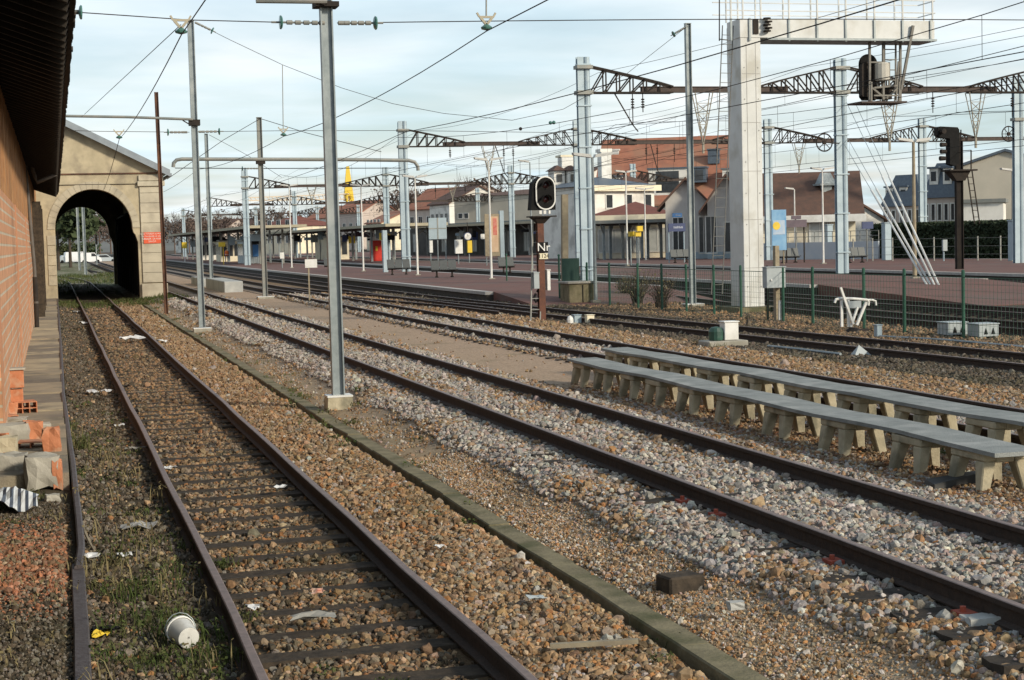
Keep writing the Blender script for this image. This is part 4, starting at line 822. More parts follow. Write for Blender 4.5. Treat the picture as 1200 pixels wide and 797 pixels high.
# small round weights and signal bulbs on the wires, spoked tension wheels
for (px, py, X_) in ((610, 151, 25), (645, 144, 25), (649, 143.6, 25)):
    p = VX(px, py, X_); o = MB().lathe(p, [(.02,-.1),(.08,-.06),(.1,0),(.08,.06),(.02,.1)], 10, (0,1,.05)).build('wire_insulator', tm if px > 640 else M['darkiron']); tag(o, 'dark round insulator on an overhead wire left of the nearest lattice portal mast', 'insulator', 'round insulators on the wires')
def wheel(p, R, label):
    p = Vector(p); o = thing('tension_wheel', label, 'tension wheel', p); n = 20
    mb = MB(); ring = [p+Vector((cos(2*pi*i/n)*R, .0, sin(2*pi*i/n)*R)) for i in range(n+1)]; mb.tube(ring, .035, 6); mb.build('rim', M['darkiron'], o)
    mb = MB()
    for i in range(4): a = pi*i/4; mb.bar(p-Vector((cos(a)*R, 0, sin(a)*R)), p+Vector((cos(a)*R, 0, sin(a)*R)), .03)
    mb.lathe(p, [(.1,-.06),(.1,.06)], 10, (0,1,0)); mb.bar(p, p+Vector((.8,0,-.05)), .05); mb.build('spokes', M['darkiron'], o)
wheel(VY(966, 167, YP-.5), .42, 'dark spoked tension wheel left of the tall pale blue mast'); wheel(VY(1182, 157, YP+8), .42, 'dark spoked tension wheel near the right edge of the photo')
# white guy rods of the middle mast
anc = G(1095, 341, .3)
for i, (ux, uy, bx, lb) in enumerate(((987, 165, 1090, 'first from the left'), (994, 163, 1094, 'second from the left'), (992, 120, 1098, 'third from the left'), (1002, 120, 1103, 'rightmost'))):
    top = VY(ux, uy, YP-.2); bot = G(bx, 340.5, .3)
    o = thing('guy_rod', 'white guy rod of the tall pale mast, %s at the ground' % lb, 'guy rod', bot, 'guy rods of the tall pale mast'); mid = bot.lerp(top, .62 if i < 2 else .55)
    mb = MB(); mb.tube([bot, mid], .045, 8); mb.build('sleeve', M['whitep'], o); mb = MB(); mb.tube([mid, top], .014, 5); mb.build('cable', M['galv'], o)
mb = MB(); mb.box(anc.x-.8, anc.x+.8, anc.y-.5, anc.y+.5, -.1, .305); tag(mb.build('anchor_block', M['concrete']), 'low concrete anchor block under the white guy rods', 'anchor block')
# right-most mast beside the frame edge
p = VY(1193, 93, 80.0); o = thing('catenary_mast', 'pale blue twin mast at the right edge, beside the spoked wheel', 'catenary mast', (p.x, 80, .6))
mb = MB(); mb.hbeam((p.x-.17, 80, .6), (p.x-.17, 80, p.z), .26, .3, .03, .02, (0,1,0)); mb.tube([(p.x+.15, 80, .6), (p.x+.15, 80, p.z)], .15, 12); mb.build('post', M['galv_blue'], o)
mb = MB(); mb.box(p.x-.36, p.x+.36, 79.75, 80.25, VY(1190, 140, 80).z-.08, VY(1190, 140, 80).z+.08); mb.build('clamp', M['galv_dark'], o)
# ------------------------------------------------------------------ white signal gantry
def ladder(mb, a, b_, wdir, w, rung=.3, th=.035):
    a, b_ = Vector(a), Vector(b_); wd = Vector(wdir).normalized()*w/2
    mb.bar(a-wd, b_-wd, th*1.2); mb.bar(a+wd, b_+wd, th*1.2); L = (b_-a).length; n = int(L/rung)
    for i in range(1, n): c = a.lerp(b_, i/n); mb.bar(c-wd, c+wd, th*.8)
    return mb
gb = G(873, 369, .1); GYY = gb.y; gv = lambda px, py, dy=0: VY(px, py, GYY+dy)
gx0, gx1 = gv(870, 200).x, gv(893.5, 200).x; gz0 = .1; gzt = gv(872, 28).z
x0g = gx0; D_ = .95; gdx = 0
gan = thing('signal_gantry', 'big white cantilever signal gantry with railed walkway, tall square leg and hanging signal', 'signal gantry', (gx0, GYY, .1))
mb = MB(); mb.box(gx0, gx1, GYY, GYY+1.08, .35, gzt); mb.build('column', M['gantryw'], gan, bevel=.012)
mb = MB()
for i in range(6): mb.box(gx0+.04, gx1-.04, GYY-.008, GYY-.002, 1.6+i*1.55, 1.612+i*1.55)
for x in (gx0+.2, gx1-.18): mb.box(x-.008, x+.008, GYY-.006, GYY-.001, .36, gzt-.6)
for i in range(9):
    for x in (gx0+.12, gx1-.1): mb.lathe((x, GYY-.006, 1.0+i*1.0), [(.022,-.006),(.022,.006)], 6, (0,1,0))
mb.build('panel_seams', mat('seam_grey', (.36,.35,.33), (.32,.31,.29), 4, .7), gan)
mb = MB(); mb.box(gx0-.35, gx1+.45, GYY-.35, GYY+1.45, -.3, .34); mb.build('base_block', M['concrete_d'], gan)
bx1 = gv(1095, 40).x; bz0, bz1 = gv(960, 45).z, gv(960, 23).z
mb = MB(); mb.box(gx0-.02, bx1, GYY-.02, GYY+1.0, bz0, bz1); mb.build('beam', M['gantryw'], gan, bevel=.012)
mb = MB(); mb.box(gx0+.9, bx1+.04, GYY-.1, GYY+1.08, bz0-.07, bz0-.003); x = gx1+1.0
for px in (856, 878, 924, 957, 990.5, 1024, 1057, 1090):
    x = gv(px, 35).x; mb.box(x-.03, x+.03, GYY-.07, GYY-.023, bz0-.1, bz1+.02)
mb.build('beam_ribs', M['galv'], gan)
mb = MB(); hr = 1.15
for px in (856, 870, 891, 924, 957, 990.5, 1024, 1057, 1092):
    x = gv(px, 35).x; mb.bar((x, GYY-.05, bz1), (x, GYY-.05, bz1+hr), .045); mb.bar((x+.3, GYY+1.02, bz1), (x+.3, GYY+1.02, bz1+hr), .04)
xa_, xb2 = gv(850, 35).x, gv(1095, 35).x
for h in (.25, .65, hr):
    mb.bar((xa_, GYY-.05, bz1+h), (xb2, GYY-.05, bz1+h), .03); mb.bar((xa_, GYY+1.02, bz1+h), (xb2, GYY+1.02, bz1+h), .03); mb.bar((xb2, GYY-.05, bz1+h), (xb2, GYY+1.02, bz1+h), .03)
mb.build('handrail', M['gantryw'], gan)
mb = MB(); mb.box(gv(882, 30).x, gv(888, 30).x, GYY-.06, GYY-.022, gv(882, 40).z, gv(882, 23).z)
for k in range(5): mb.lathe((gv(897, 30).x+.05*(k%2), GYY-.12, gv(897, 37).z+.1*k), [(.02,-.03),(.13,-.02),(.13,.02),(.02,.03)], 8)
mb.build('cable_box', M['darkiron'], gan)
mb = MB(); ladder(mb, VY(840, 345, GYY-.6), VY(853, 30, GYY+.3), (1,.15,0), .40, .3, .022); mb.bar(gv(843, 48, .3), gv(843, -20, .3), .03); mb.bar(gv(843, 46, .3), gv(853, 47, .3), .03); mb.build('ladder', mat('dull_ladder_steel', (.12,.12,.11), (.09,.09,.085), 4, .7), gan)
hs = thing('hanging_signal', 'dark oval signal head in a steel cage hanging under the white gantry beam', 'railway signal', gv(1030, 122))
mb = MB()
sy = GYY+.35; q = lambda px, py, dy=0: VY(px, py, sy+dy)
def oval(px0, px1, py0, py1, y0, y1, n=14):
    a, c_ = q(px0, py0), q(px1, py1); rx = (c_.x-a.x)/2; cxx = (a.x+c_.x)/2; pl = []
    zt_, zb_ = a.z-rx, c_.z+rx*.35
    for i in range(n+1): an = pi*i/n; pl.append((cxx+rx*cos(an), zt_+rx*sin(an)))
    pl += [(cxx-rx, zb_), (cxx-rx*.7, c_.z), (cxx+rx*.7, c_.z), (cxx+rx, zb_)]
    return pl
mb.prism(oval(1012, 1034, 62, 117, 0, 0), 'y', sy+.3, sy+.36); mb.build('backing_board', M['black'], hs)
mb = MB(); mb.prism(oval(1012, 1022, 72, 113, 0, 0), 'y', sy+.12, sy+.297); mb.build('lamp_case', M['darkiron'], hs)
mb = MB(); a, c_ = q(1032, 95), q(1032, 74); mb.lathe((a.x, sy-.1, a.z), [(.22,0),(.24,.03),(.24,c_.z-a.z-.05),(.2,c_.z-a.z)], 12); mb.build('relay_case', mat('pale_relay_case', (.5,.48,.42), (.4,.38,.33), 4, .7), hs)
mb = MB(); a, c_ = q(1023, 100), q(1031, 77); mb.box(a.x, c_.x, sy+.0, sy+.25, a.z, c_.z); a, c_ = q(1026, 116), q(1047, 101); mb.box(a.x, c_.x, sy+.1, sy+.28, a.z, c_.z); mb.build('rear_case', M['darkiron'], hs)
mb = MB()
for px in (1019, 1035, 1055): mb.bar(q(px, 46), q(px, 120), .07)
mb.bar(q(1070, 30, -.45), q(1056, 105, -.3), .08); ladder(mb, q(1043, 118, .4), q(1043, 46, .4), (1,0,0), .42, .3, .04); mb.bar(q(1018, 73), q(1036, 73), .05); mb.bar(q(1022, 103), q(1040, 118), .06); mb.bar(q(1052, 103), q(1036, 118), .06); mb.bar(q(1024, 103), q(1055, 100), .06)
for px in (1021, 1054): mb.bar(q(px, 96, -.3), q(px, 120, -.3), .06)
mb.bar(q(1050, 118), q(1053, 72), .05); mb.bar(q(1028, 73), q(1028, 100), .05); mb.bar(q(1042, 73), q(1042, 100), .05); mb.bar(q(1024, 112, -.3), q(1054, 112, -.3), .05); mb.build('cage', mat('dull_cage_steel', (.2,.19,.165), (.14,.13,.115), 5, .7), hs)
mb = MB(); a, c_ = q(1003, 122), q(1056, 118); mb.box(a.x, c_.x, sy-.4, sy+.6, a.z, a.z+.06); mb.build('floor_plate', M['brownbeam'], hs)
# ------------------------------------------------------------------ two-lamp signal on a rusty post
sb = G(636, 376, .2); SY = sb.y; w = lambda px, py, dy=0: VY(px, py, SY+dy)
sig = thing('railway_signal', 'two-lamp railway signal with white rimmed black board on a rusty post and ladder', 'railway signal', (sb.x, SY, .15))
mb = MB(); mb.hbeam((sb.x-.02, SY, .05), (sb.x-.02, SY, w(636, 255).z), .2, .2, .03, .02, (0,1,0)); mb.build('post', mat('red_rust_post', (.15,.06,.035), (.09,.04,.028), 6, .85, 0, .3), sig)
bx = w(621, 252); bx2 = w(649, 252)
mb = MB(); mb.box(bx.x, bx2.x, SY-.3, SY+.4, w(635, 253).z-.04, w(635, 253).z); mb.add([(sb.x-.1,SY-.1,w(635,262).z),(sb.x+.1,SY-.1,w(635,262).z),(sb.x+.1,SY+.1,w(635,262).z),(sb.x-.1,SY+.1,w(635,262).z),(sb.x-.28,SY-.25,w(635,254).z),(sb.x+.28,SY-.25,w(635,254).z),(sb.x+.28,SY+.3,w(635,254).z),(sb.x-.28,SY+.3,w(635,254).z)], [(0,3,2,1),(4,5,6,7),(0,1,5,4),(1,2,6,5),(2,3,7,6),(3,0,4,7)]); mb.build('bracket_shelf', M['darkiron'], sig)
def stadium(x0, x1, z0, z1, n=12):
    rx = (x1-x0)/2; cxx = (x0+x1)/2; return [(cxx+rx*cos(pi*i/n), z1-rx+rx*sin(pi*i/n)) for i in range(n+1)]+[(cxx+rx*cos(pi+pi*i/n), z0+rx+rx*sin(pi+pi*i/n)) for i in range(n+1)]
A0, A1 = w(626.2, 246), w(647.6, 207); hy = SY-.22
mb = MB(); mb.prism([(A0.x-.16, w(624, 246.5).z), (A1.x+.02, w(624, 246.5).z)]+[(A1.x+.02, A1.z-.15), (A1.x-.12, A1.z-.01), (A0.x+.1, A1.z-.03), (A0.x-.08, A1.z-.2)], 'y', hy+.05, hy+.42); mb.build('lamp_housing', M['black'], sig)
mb = MB(); mb.prism(stadium(A0.x, A1.x, A0.z, A1.z), 'y', hy, hy+.045); mb.build('board', M['black'], sig)
so_, si_ = stadium(A0.x-.012, A1.x+.012, A0.z-.012, A1.z+.012), stadium(A0.x+.028, A1.x-.028, A0.z+.028, A1.z-.028); mb = MB(); n = len(so_)
for i in range(n):
    j = (i+1) % n; mb.add([(so_[i][0],hy-.012,so_[i][1]),(so_[j][0],hy-.012,so_[j][1]),(si_[j][0],hy-.012,si_[j][1]),(si_[i][0],hy-.012,si_[i][1])]+[(so_[i][0],hy-.003,so_[i][1]),(so_[j][0],hy-.003,so_[j][1]),(si_[j][0],hy-.003,si_[j][1]),(si_[i][0],hy-.003,si_[i][1])], [(0,1,2,3),(0,4,5,1),(3,2,6,7)])
mb.build('white_rim', M['whitep'], sig)
for py in (217.5, 234):
    c_ = w(637, py); mb = MB(); mb.lathe((c_.x, hy-.003, c_.z), [(.115,0),(.125,-.02)], 16, (0,-1,0)); pts = []
    for k in range(-6, 7): an = pi/2+k*pi/11; pts.append((c_.x+.14*cos(an), c_.z+.14*sin(an)))
    for p, q_ in zip(pts[:-1], pts[1:]): mb.add([(p[0],hy-.01,p[1]),(q_[0],hy-.01,q_[1]),(q_[0]*.98+c_.x*.02,hy-.24,q_[1]),(p[0]*.98+c_.x*.02,hy-.24,p[1])], [(0,1,2,3)])
    mb.build('lamp_hood', M['darkiron'], sig); mb = MB(); mb.lathe((c_.x, hy-.026, c_.z), [(.09,0),(.05,.02),(.005,.03)], 14, (0,-1,0)); mb.build('lens', mat('dark_red_lens', (.05,.012,.012), (.03,.01,.012), 3, .1), sig)
mb = MB(); mb.box(w(629, 250).x, w(632, 250).x, SY-.28, SY-.2, w(630, 251).z, w(630, 247).z); mb.box(w(634, 250).x, w(637, 250).x, SY-.28, SY-.2, w(630, 251).z, w(630, 247).z); mb.box(w(640, 250).x, w(642, 250).x, SY-.28, SY-.2, w(630, 251).z, w(630, 247).z); mb.build('terminals', M['whitep'], sig)
def plate(px0, py0, px1, py1, m, txt, tm_, size, nm):
    a, c_ = w(px0, py0, -.14), w(px1, py1, -.14); mb = MB(); mb.box(a.x, c_.x, SY-.15, SY-.125, c_.z, a.z); p = mb.build(nm, m, sig); lettering('lettering', txt, size, tm_, p, ((a.x+c_.x)/2, SY-.153, (a.z+c_.z)/2), (1,0,0), (0,0,1), .002)
plate(631.5, 284, 642.5, 296, M['black'], 'Nr', M['whitep'], .36, 'name_plate'); plate(631.8, 297, 642.2, 303.5, mat('cream_plate', (.7,.64,.45), (.6,.55,.4), 4, .6), '1124', M['black'], .17, 'number_plate')
mb = MB(); ladder(mb, w(627.5, 376, -.1), w(630, 258, .1), (1,0,0), .3, .33, .03); mb.build('ladder', M['galv_dark'], sig)
for px0, px1, py0, py1, m in ((624, 630.5, 320, 338, 'greycab'), (639.5, 643.5, 317, 340, 'whitep')):
    a, c_ = w(px0, py0), w(px1, py1); mb = MB(); mb.box(a.x, c_.x, SY-.16, SY+.12, c_.z, a.z); mb.box(a.x-.015, c_.x+.015, SY-.175, SY+.13, a.z+.002, a.z+.03); mb.build('case', M[m], sig)
mb = MB(); mb.tube([w(628, 344), w(625.5, 350), w(628, 354), w(631, 351)], .04, 6); mb.tube([w(629, 342), w(634, 336)], .03, 6); mb.build('coiled_cable', M['black'], sig)
# ------------------------------------------------------------------ dark signal mast on the right
rb = G(1122, 309, .6); RY = 72.5; rv_ = lambda px, py, dy=0: VY(px, py, RY+dy)
rs = thing('railway_signal', 'dark sooty signal post with elbow shaped lamp case and side ladder, before the hedge', 'railway signal', (rv_(1122, 300).x, RY, .6))
x0, x1 = rv_(1119, 250).x, rv_(1129, 250).x
mb = MB(); mb.hbeam(((x0+x1)/2, RY, .4), ((x0+x1)/2, RY, rv_(1125, 165).z), (x1-x0)*.8, .2, .04, .05); mb.build('post', mat('sooty_iron', (.016,.014,.013), (.028,.023,.02), 3, .85, spec=.15), rs)
mb = MB(); a, c_ = rv_(1108, 201), rv_(1140, 199); mb.box(a.x, c_.x, RY-.45, RY+.45, a.z, a.z+.08); mb.add([(x0,RY-.2,rv_(1120,212).z),(x1,RY-.2,rv_(1120,212).z),(x1,RY+.2,rv_(1120,212).z),(x0,RY+.2,rv_(1120,212).z),(a.x+.1,RY-.3,a.z),(c_.x-.3,RY-.3,a.z),(c_.x-.3,RY+.3,a.z),(a.x+.1,RY+.3,a.z)], [(0,3,2,1),(4,5,6,7),(0,1,5,4),(1,2,6,5),(2,3,7,6),(3,0,4,7)]); mb.build('service_shelf', M['darkiron'], rs)
mb = MB(); P4 = lambda px, py: (rv_(px, py).x, rv_(px, py).z); mb.prism([P4(1107, 193), P4(1107, 163), P4(1096, 162), P4(1093, 159), P4(1093, 151), P4(1096, 149), P4(1116, 150), P4(1118, 153), P4(1118, 192), P4(1113, 195)], 'y', RY-.5, RY-.1); mb.build('lamp_case', M['black'], rs)
mb = MB()
for px, py in ((1105, 170), (1105, 178), (1104, 186)): p = rv_(px, py); mb.lathe((p.x, RY-.3, p.z), [(.1,0),(.12,.3)], 10, (-1,0,0))
p = rv_(1097, 155); mb.lathe((p.x, RY-.5, p.z), [(.11,0),(.13,.28)], 10, (0,-1,0)); mb.build('lamp_hood', M['darkiron'], rs)
mb = MB(); ladder(mb, rv_(1145, 262), rv_(1136, 200), (1,.2,0), .34, .32, .04); mb.bar(rv_(1138, 200), rv_(1138, 176), .05); mb.bar(rv_(1127, 177), rv_(1138, 176), .04); mb.bar(rv_(1126, 165), rv_(1126, 152), .05); mb.bar(rv_(1119, 167), rv_(1126, 166), .04); mb.build('ladder', M['darkiron'], rs)
# ------------------------------------------------------------------ green mesh fence
fx = lambda y: float(np.interp(y, [20, 33, 45, 62], [20.6, 20.3, 20.0, 19.3]))
fen = thing('mesh_fence', 'low green wire mesh fence on slim posts running behind the dark main track', 'fence', (20, 40, .15))
posts = [56.2, 51.4, 47.3, 33.4, 36, 38, 40.8, 42.6, 43.6, 45.4, 49.4, 53.5, 58.5, 30.6, 27.8, 25.0]
for y in posts:
    mb = MB(); x = fx(y); mb.tube([(x, y, .0), (x, y, 1.72)], .042, 8); mb.lathe((x, y, 1.72), [(.04,0),(.04,.03),(.015,.05)], 8); mb.build('post', M['green'] if y != 43.6 else M['black'], fen)
mb = MB(); y = 24.0
while y < 60: x = fx(y)-.05; mb.bar((x, y, .17), (x, y, 1.6), .005, .005); y += .15
for k in range(10):
    z = .2+.155*k
    for ya, yb2 in ((24, 33), (33, 45), (45, 60)): mb.bar((fx(ya)-.06, ya, z), (fx(yb2)-.06, yb2, z), .005, .005 if k < 9 else .02)
tag(mb.build('wire_mesh', M['green'], fen), kind='stuff')
for (px, top, py) in ((594, 299, 329), (656, 300, 352), (688, 314, 352)):
    p = G(px, py, .6 if px == 594 else .3); h = VY(px, top, p.y).z; mb = MB(); mb.tube([p, (p.x, p.y, h)], .04, 8); mb.lathe((p.x, p.y, h), [(.055,0),(.05,.05),(.01,.07)], 8)
    tag(mb.build('fence_post', M['green']), {594: 'lone green fence post standing on the near end of the red platform', 656: 'lone green fence post beside the weathered concrete pole', 688: 'lone green fence post by the lamp post and the mossy box'}[px], 'fence post')
mb = MB(); a = G(660, 353, .3); c_ = G(688, 353, .3); mb.box(a.x, c_.x, a.y+.05, a.y+.08, .3, VY(660, 303, a.y).z); tag(mb.build('green_gate_panel', mat('green_mesh_panel', (.018,.06,.045), (.012,.045,.034), 30, .7)), 'dark green gate panel between the concrete pole and the mossy box', 'gate')
# ------------------------------------------------------------------ concrete trough benches between the tracks
def bench(base_pts, xoff, ztop, label, y0, y1, slope):
    o = thing('concrete_bench', label, 'bench', (base_pts[0], y0, .2)); 
    xw = .27
    X_ = lambda y: 8.86+xoff+slope*(y-20)
    mb = MB(); n = 14; vs = []; fs = []; rr = random.Random(int(y1*10))
    for i in range(n+1):
        y = y0+(y1-y0)*i/n; x = X_(y)+.02*sin(y*.9); z = ztop+.012*sin(y*1.7+xoff)
        vs += [(x-xw,y,z-.042),(x+xw,y,z-.042),(x+xw,y,z),(x-xw,y,z)]
    for i in range(n):
        for k in range(4): fs.append((i*4+k, i*4+(k+1)%4, i*4+4+(k+1)%4, i*4+4+k))
    fs += [(3,2,1,0), tuple(n*4+k for k in range(4))]; mb.add(vs, fs); mb.build('seat_slab', M['slabgrey'], o)
    leg_m = M['concrete_y']
    def support(y):
        mb = MB(); x = X_(y); zt_ = ztop-.045; zb_ = float(gz(x, y))-.06; d0, d1 = .20, .16
        for sx in (-1, 1):      # four tapered legs under two side beams
            for sy_ in (-1, 1):
                x1, y1_ = x+sx*.175, y+sy_*.22; tw, bw = .07, .048; xo, yo = sx*.075, sy_*.055
                vs = []
                for (hw, hl, ox, oy, z) in ((bw, .045, xo, yo, zb_), (tw, .08, 0, 0, zt_-.085)):
                    for a, b_ in ((-1,-1),(1,-1),(1,1),(-1,1)): vs.append((x1+ox+a*hw, y1_+oy+b_*hl, z))
                mb.add(vs, [(0,3,2,1),(4,5,6,7),(0,1,5,4),(1,2,6,5),(2,3,7,6),(3,0,4,7)])
            mb.box(x+sx*.175-.072, x+sx*.175+.072, y-.305, y+.305, zt_-.083, zt_-.002)
        for sy_ in (-1, 1): mb.box(x-.1, x+.1, y+sy_*.24-.06, y+sy_*.3+.06, zt_-.1, zt_-.004)
        return mb.build('leg_frame', leg_m, o, bevel=.012)
    for y in base_pts[1]: support(y)
    return o
ys1 = [14.0+.1, 15.3, 17.0, 18.6, 20.15, 21.6, 22.95, 24.1, 25.4, 26.6]
bench((8.8, ys1), 0.0, .63, 'near long grey slab bench on splayed concrete legs, ending at the right edge', 13.55, 27.1, .004)
ys2 = [y+.8 for y in (12.2, 13.6, 15.1, 16.7, 18.2, 19.8, 21.4, 23.0, 24.6, 26.1, 27.4)]
bench((10.0, ys2), 1.22, .68, 'far long grey slab bench on concrete legs, close to the rusty rail behind', 11.5, 28.7, -.005)
# ------------------------------------------------------------------ trackside boxes and point gear
def boxthing(name, label, cat, p, sx, sy_, sz, m, lid=.03, feet=False, rz=0, extra=None):
    p = Vector(p); o = thing(name, label, cat, p); mb = MB(); f = .06 if feet else 0
    mb.box(p.x-sx/2, p.x+sx/2, p.y-sy_/2, p.y+sy_/2, p.z+f, p.z+sz); mb.build('body', M[m], o, bevel=.012)
    if lid: mb = MB(); mb.box(p.x-sx/2-.02, p.x+sx/2+.02, p.y-sy_/2-.02, p.y+sy_/2+.02, p.z+sz+.002, p.z+sz+lid); mb.build('lid', M[m], o, bevel=.008)
    if feet:
        mb = MB()
        for a in (-1, 1): mb.box(p.x+a*sx*.35-.04, p.x+a*sx*.35+.04, p.y-sy_/2, p.y+sy_/2, p.z-.1, p.z+f-.002)
        mb.build('foot', M['concrete'], o)
    if extra: extra(o, p)
    return o
def marks(o, p):
    mb = MB()
    for k in (-.13, .06): mb.add([(p.x+k, p.y-.262, p.z+.12), (p.x+k+.1, p.y-.262, p.z+.12), (p.x+k+.05, p.y-.262, p.z+.27), (p.x+k, p.y-.252, p.z+.12), (p.x+k+.1, p.y-.252, p.z+.12), (p.x+k+.05, p.y-.252, p.z+.27)], [(0,1,2),(3,4,5),(0,1,4,3)])
    mb.build('black_mark', M['black'], o)
q1 = G(1116, 395, .15); boxthing('trackside_case', 'pale grey trackside case with two black marks, left of the last green post', 'equipment case', q1, .52, .5, .34, 'greycab', .03, True, 0, marks)
q2 = G(1152, 397, .15); boxthing('trackside_case', 'pale grey trackside case with two black marks, right of the last green post', 'equipment case', q2, .52, .5, .34, 'greycab', .03, True, 0, marks)
q3 = G(676, 379, .2); o = boxthing('junction_box', 'pale blue box with a rounded white end, left of the small cream box', 'junction box', q3, .22, .24, .24, 'bluegrey', .02)
mb = MB(); mb.lathe(q3+Vector((-.2, 0, 0)), [(.11,0),(.11,.12),(.08,.2),(.02,.24)], 10); mb.build('white_cap', M['whitep'], o)
q4 = G(691, 379, .2); boxthing('junction_box', 'small cream box on dark footing beside the pale blue box', 'junction box', q4, .23, .22, .24, 'cream', .02)
q5 = G(849, 408, .15); o = thing('concrete_plinth', 'low concrete plinth slab carrying a green drum and a white box', 'plinth', q5); mb = MB(); mb.box(q5.x-.5, q5.x+.46, q5.y-.3, q5.y+.35, 0, .33); tag(mb.build('slab', M['concrete'], o, bevel=.02))
mb = MB(); p = Vector((q5.x-.2, q5.y, .34)); mb.lathe(p, [(.16,0),(.17,.05),(.17,.2),(.13,.28),(.03,.31)], 14); tag(mb.build('green_drum', mat('drum_green', (.03,.09,.065), (.02,.06,.045), 4, .5)), 'small dark green drum sitting on the concrete plinth', 'drum')
p = Vector((q5.x+.12, q5.y, .336)); boxthing('white_box', 'leaning white box on the concrete plinth beside the green drum', 'equipment box', p, .34, .3, .4, 'whitep', .03)
qc = G(683, 358, .15); o = thing('mossy_concrete_box', 'mossy concrete equipment box with flat lid at the foot of the pale blue mast', 'equipment box', qc); mb = MB(); a, c_ = VY(666.5, 333, qc.y), VY(697, 357, qc.y); mb.box(a.x, c_.x, qc.y, qc.y+1.1, 0, a.z); mb.build('body', M['concrete_d'], o, bevel=.02); mb = MB(); mb.box(a.x-.06, c_.x+.06, qc.y-.08, qc.y+1.2, a.z+.003, a.z+.09); mb.build('lid', M['concrete'], o, bevel=.015); mb = MB(); mb.box((a.x+c_.x)/2+.02, (a.x+c_.x)/2+.06, qc.y-.012, qc.y-.002, .2, a.z-.05); mb.build('door_gap', M['black'], o)
# grey cabinet on a wooden post
qk = G(910, 378, .15); kv = lambda px, py, dy=0: VY(px, py, qk.y+dy); o = thing('post_cabinet', 'grey metal cabinet fixed to a weathered wooden post behind the fence', 'cabinet', qk)
mb = MB(); a, c_ = kv(912, 290), kv(918, 378); mb.box(a.x, c_.x, qk.y+.2, qk.y+.38, .0, kv(912, 288).z); mb.build('post', M['paledwood'], o)
mb = MB(); a, c_ = kv(896.5, 314), kv(919, 337); mb.box(a.x, c_.x, qk.y-.1, qk.y+.19, c_.z, a.z); mb.box(a.x-.02, c_.x+.02, qk.y-.13, qk.y+.195, a.z+.002, a.z+.03); mb.build('case', M['greycab'], o, bevel=.01)
mb = MB(); a = kv(902, 328); mb.lathe((a.x, qk.y-.105, a.z), [(.03,0),(.03,.03)], 8, (0,-1,0)); mb.bar(kv(914, 352), kv(914, 378), .07); mb.build('handle', M['whitep'], o)
# white point lever frame
ql = G(1003, 391, .12); lv = lambda px, py, dy=0: VY(px, py, ql.y+dy); o = thing('point_lever', 'white painted point lever stand with bent handle bar beside the dark track', 'point lever', ql)
mb = MB(); mb.tube([lv(978, 355), lv(979.5, 351), lv(983, 350), lv(1000, 350), lv(1016, 351.5), lv(1018, 354), lv(1017.5, 358)], .035, 8); mb.tube([lv(1012, 352, .3), lv(1022, 351.5, .3), lv(1026, 353, .3), lv(1026.5, 358, .3)], .03, 8)
for a, c_ in (((986, 352), (986.5, 383)), ((994, 352), (994.5, 383)), ((1015, 354), (1004, 381))): mb.bar(lv(*a), lv(*c_), .06)
mb.build('frame', M['whitep'], o); mb = MB(); mb.bar(lv(985, 337, -.1), lv(1000, 380, -.1), .055); mb.build('lever_arm', M['whitep'], o); mb = MB(); mb.bar(lv(1005, 360, -.05), lv(997, 383, -.05), .05); mb.build('lever_arm', M['whitep'], o)
mb = MB(); a, c_ = lv(993, 353), lv(1008, 360.5); mb.box(a.x, c_.x, ql.y-.06, ql.y-.035, c_.z, a.z); mb.build('plate', M['greycab'], o)
mb = MB(); c0 = lv(1000, 386); mb.lathe((c0.x, ql.y, .0), [(.28,0),(.26,.12),(.2,.2),(.1,.28)], 10); mb.lathe((c0.x+.2, ql.y-.05, .1), [(.14,-.2),(.14,.2)], 10, (1,0,0)); mb.bar(lv(985, 391), lv(1028, 393), .12, .08); mb.build('mechanism', M['darkiron'], o)
for i, (pts, lb) in enumerate((([G(900, 405.5, .25), G(935, 409, .25), G(985, 415, .25)], 'thin pale point rod lying along the near rail of the dark main track'), ([G(1030, 394, .2), G(1110, 398.5, .2), G(1200, 406.5, .2)], 'long pale point rod running right beside the grey cases'))):
    o = MB().tube(pts, .03, 6).build('point_rod', M['galv']); tag(o, lb, 'point rod')
qm_ = G(1029, 396, .15); boxthing('point_motor', 'small pale blue point motor post beside the dark main track', 'point motor', qm_, .14, .16, .3, 'bluegrey', .02)
mb = MB(); p = G(1012, 417, .2); mb.add([(p.x-.22,p.y,.15),(p.x+.25,p.y,.15),(p.x+.2,p.y+.3,.15),(p.x-.2,p.y+.3,.15),(p.x-.05,p.y+.1,.42)], [(0,1,4),(1,2,4),(2,3,4),(3,0,4),(0,3,2,1)]); tag(mb.build('rail_wedge', M['greycab']), 'small grey wedge against the near rail of the dark main track', 'wedge')
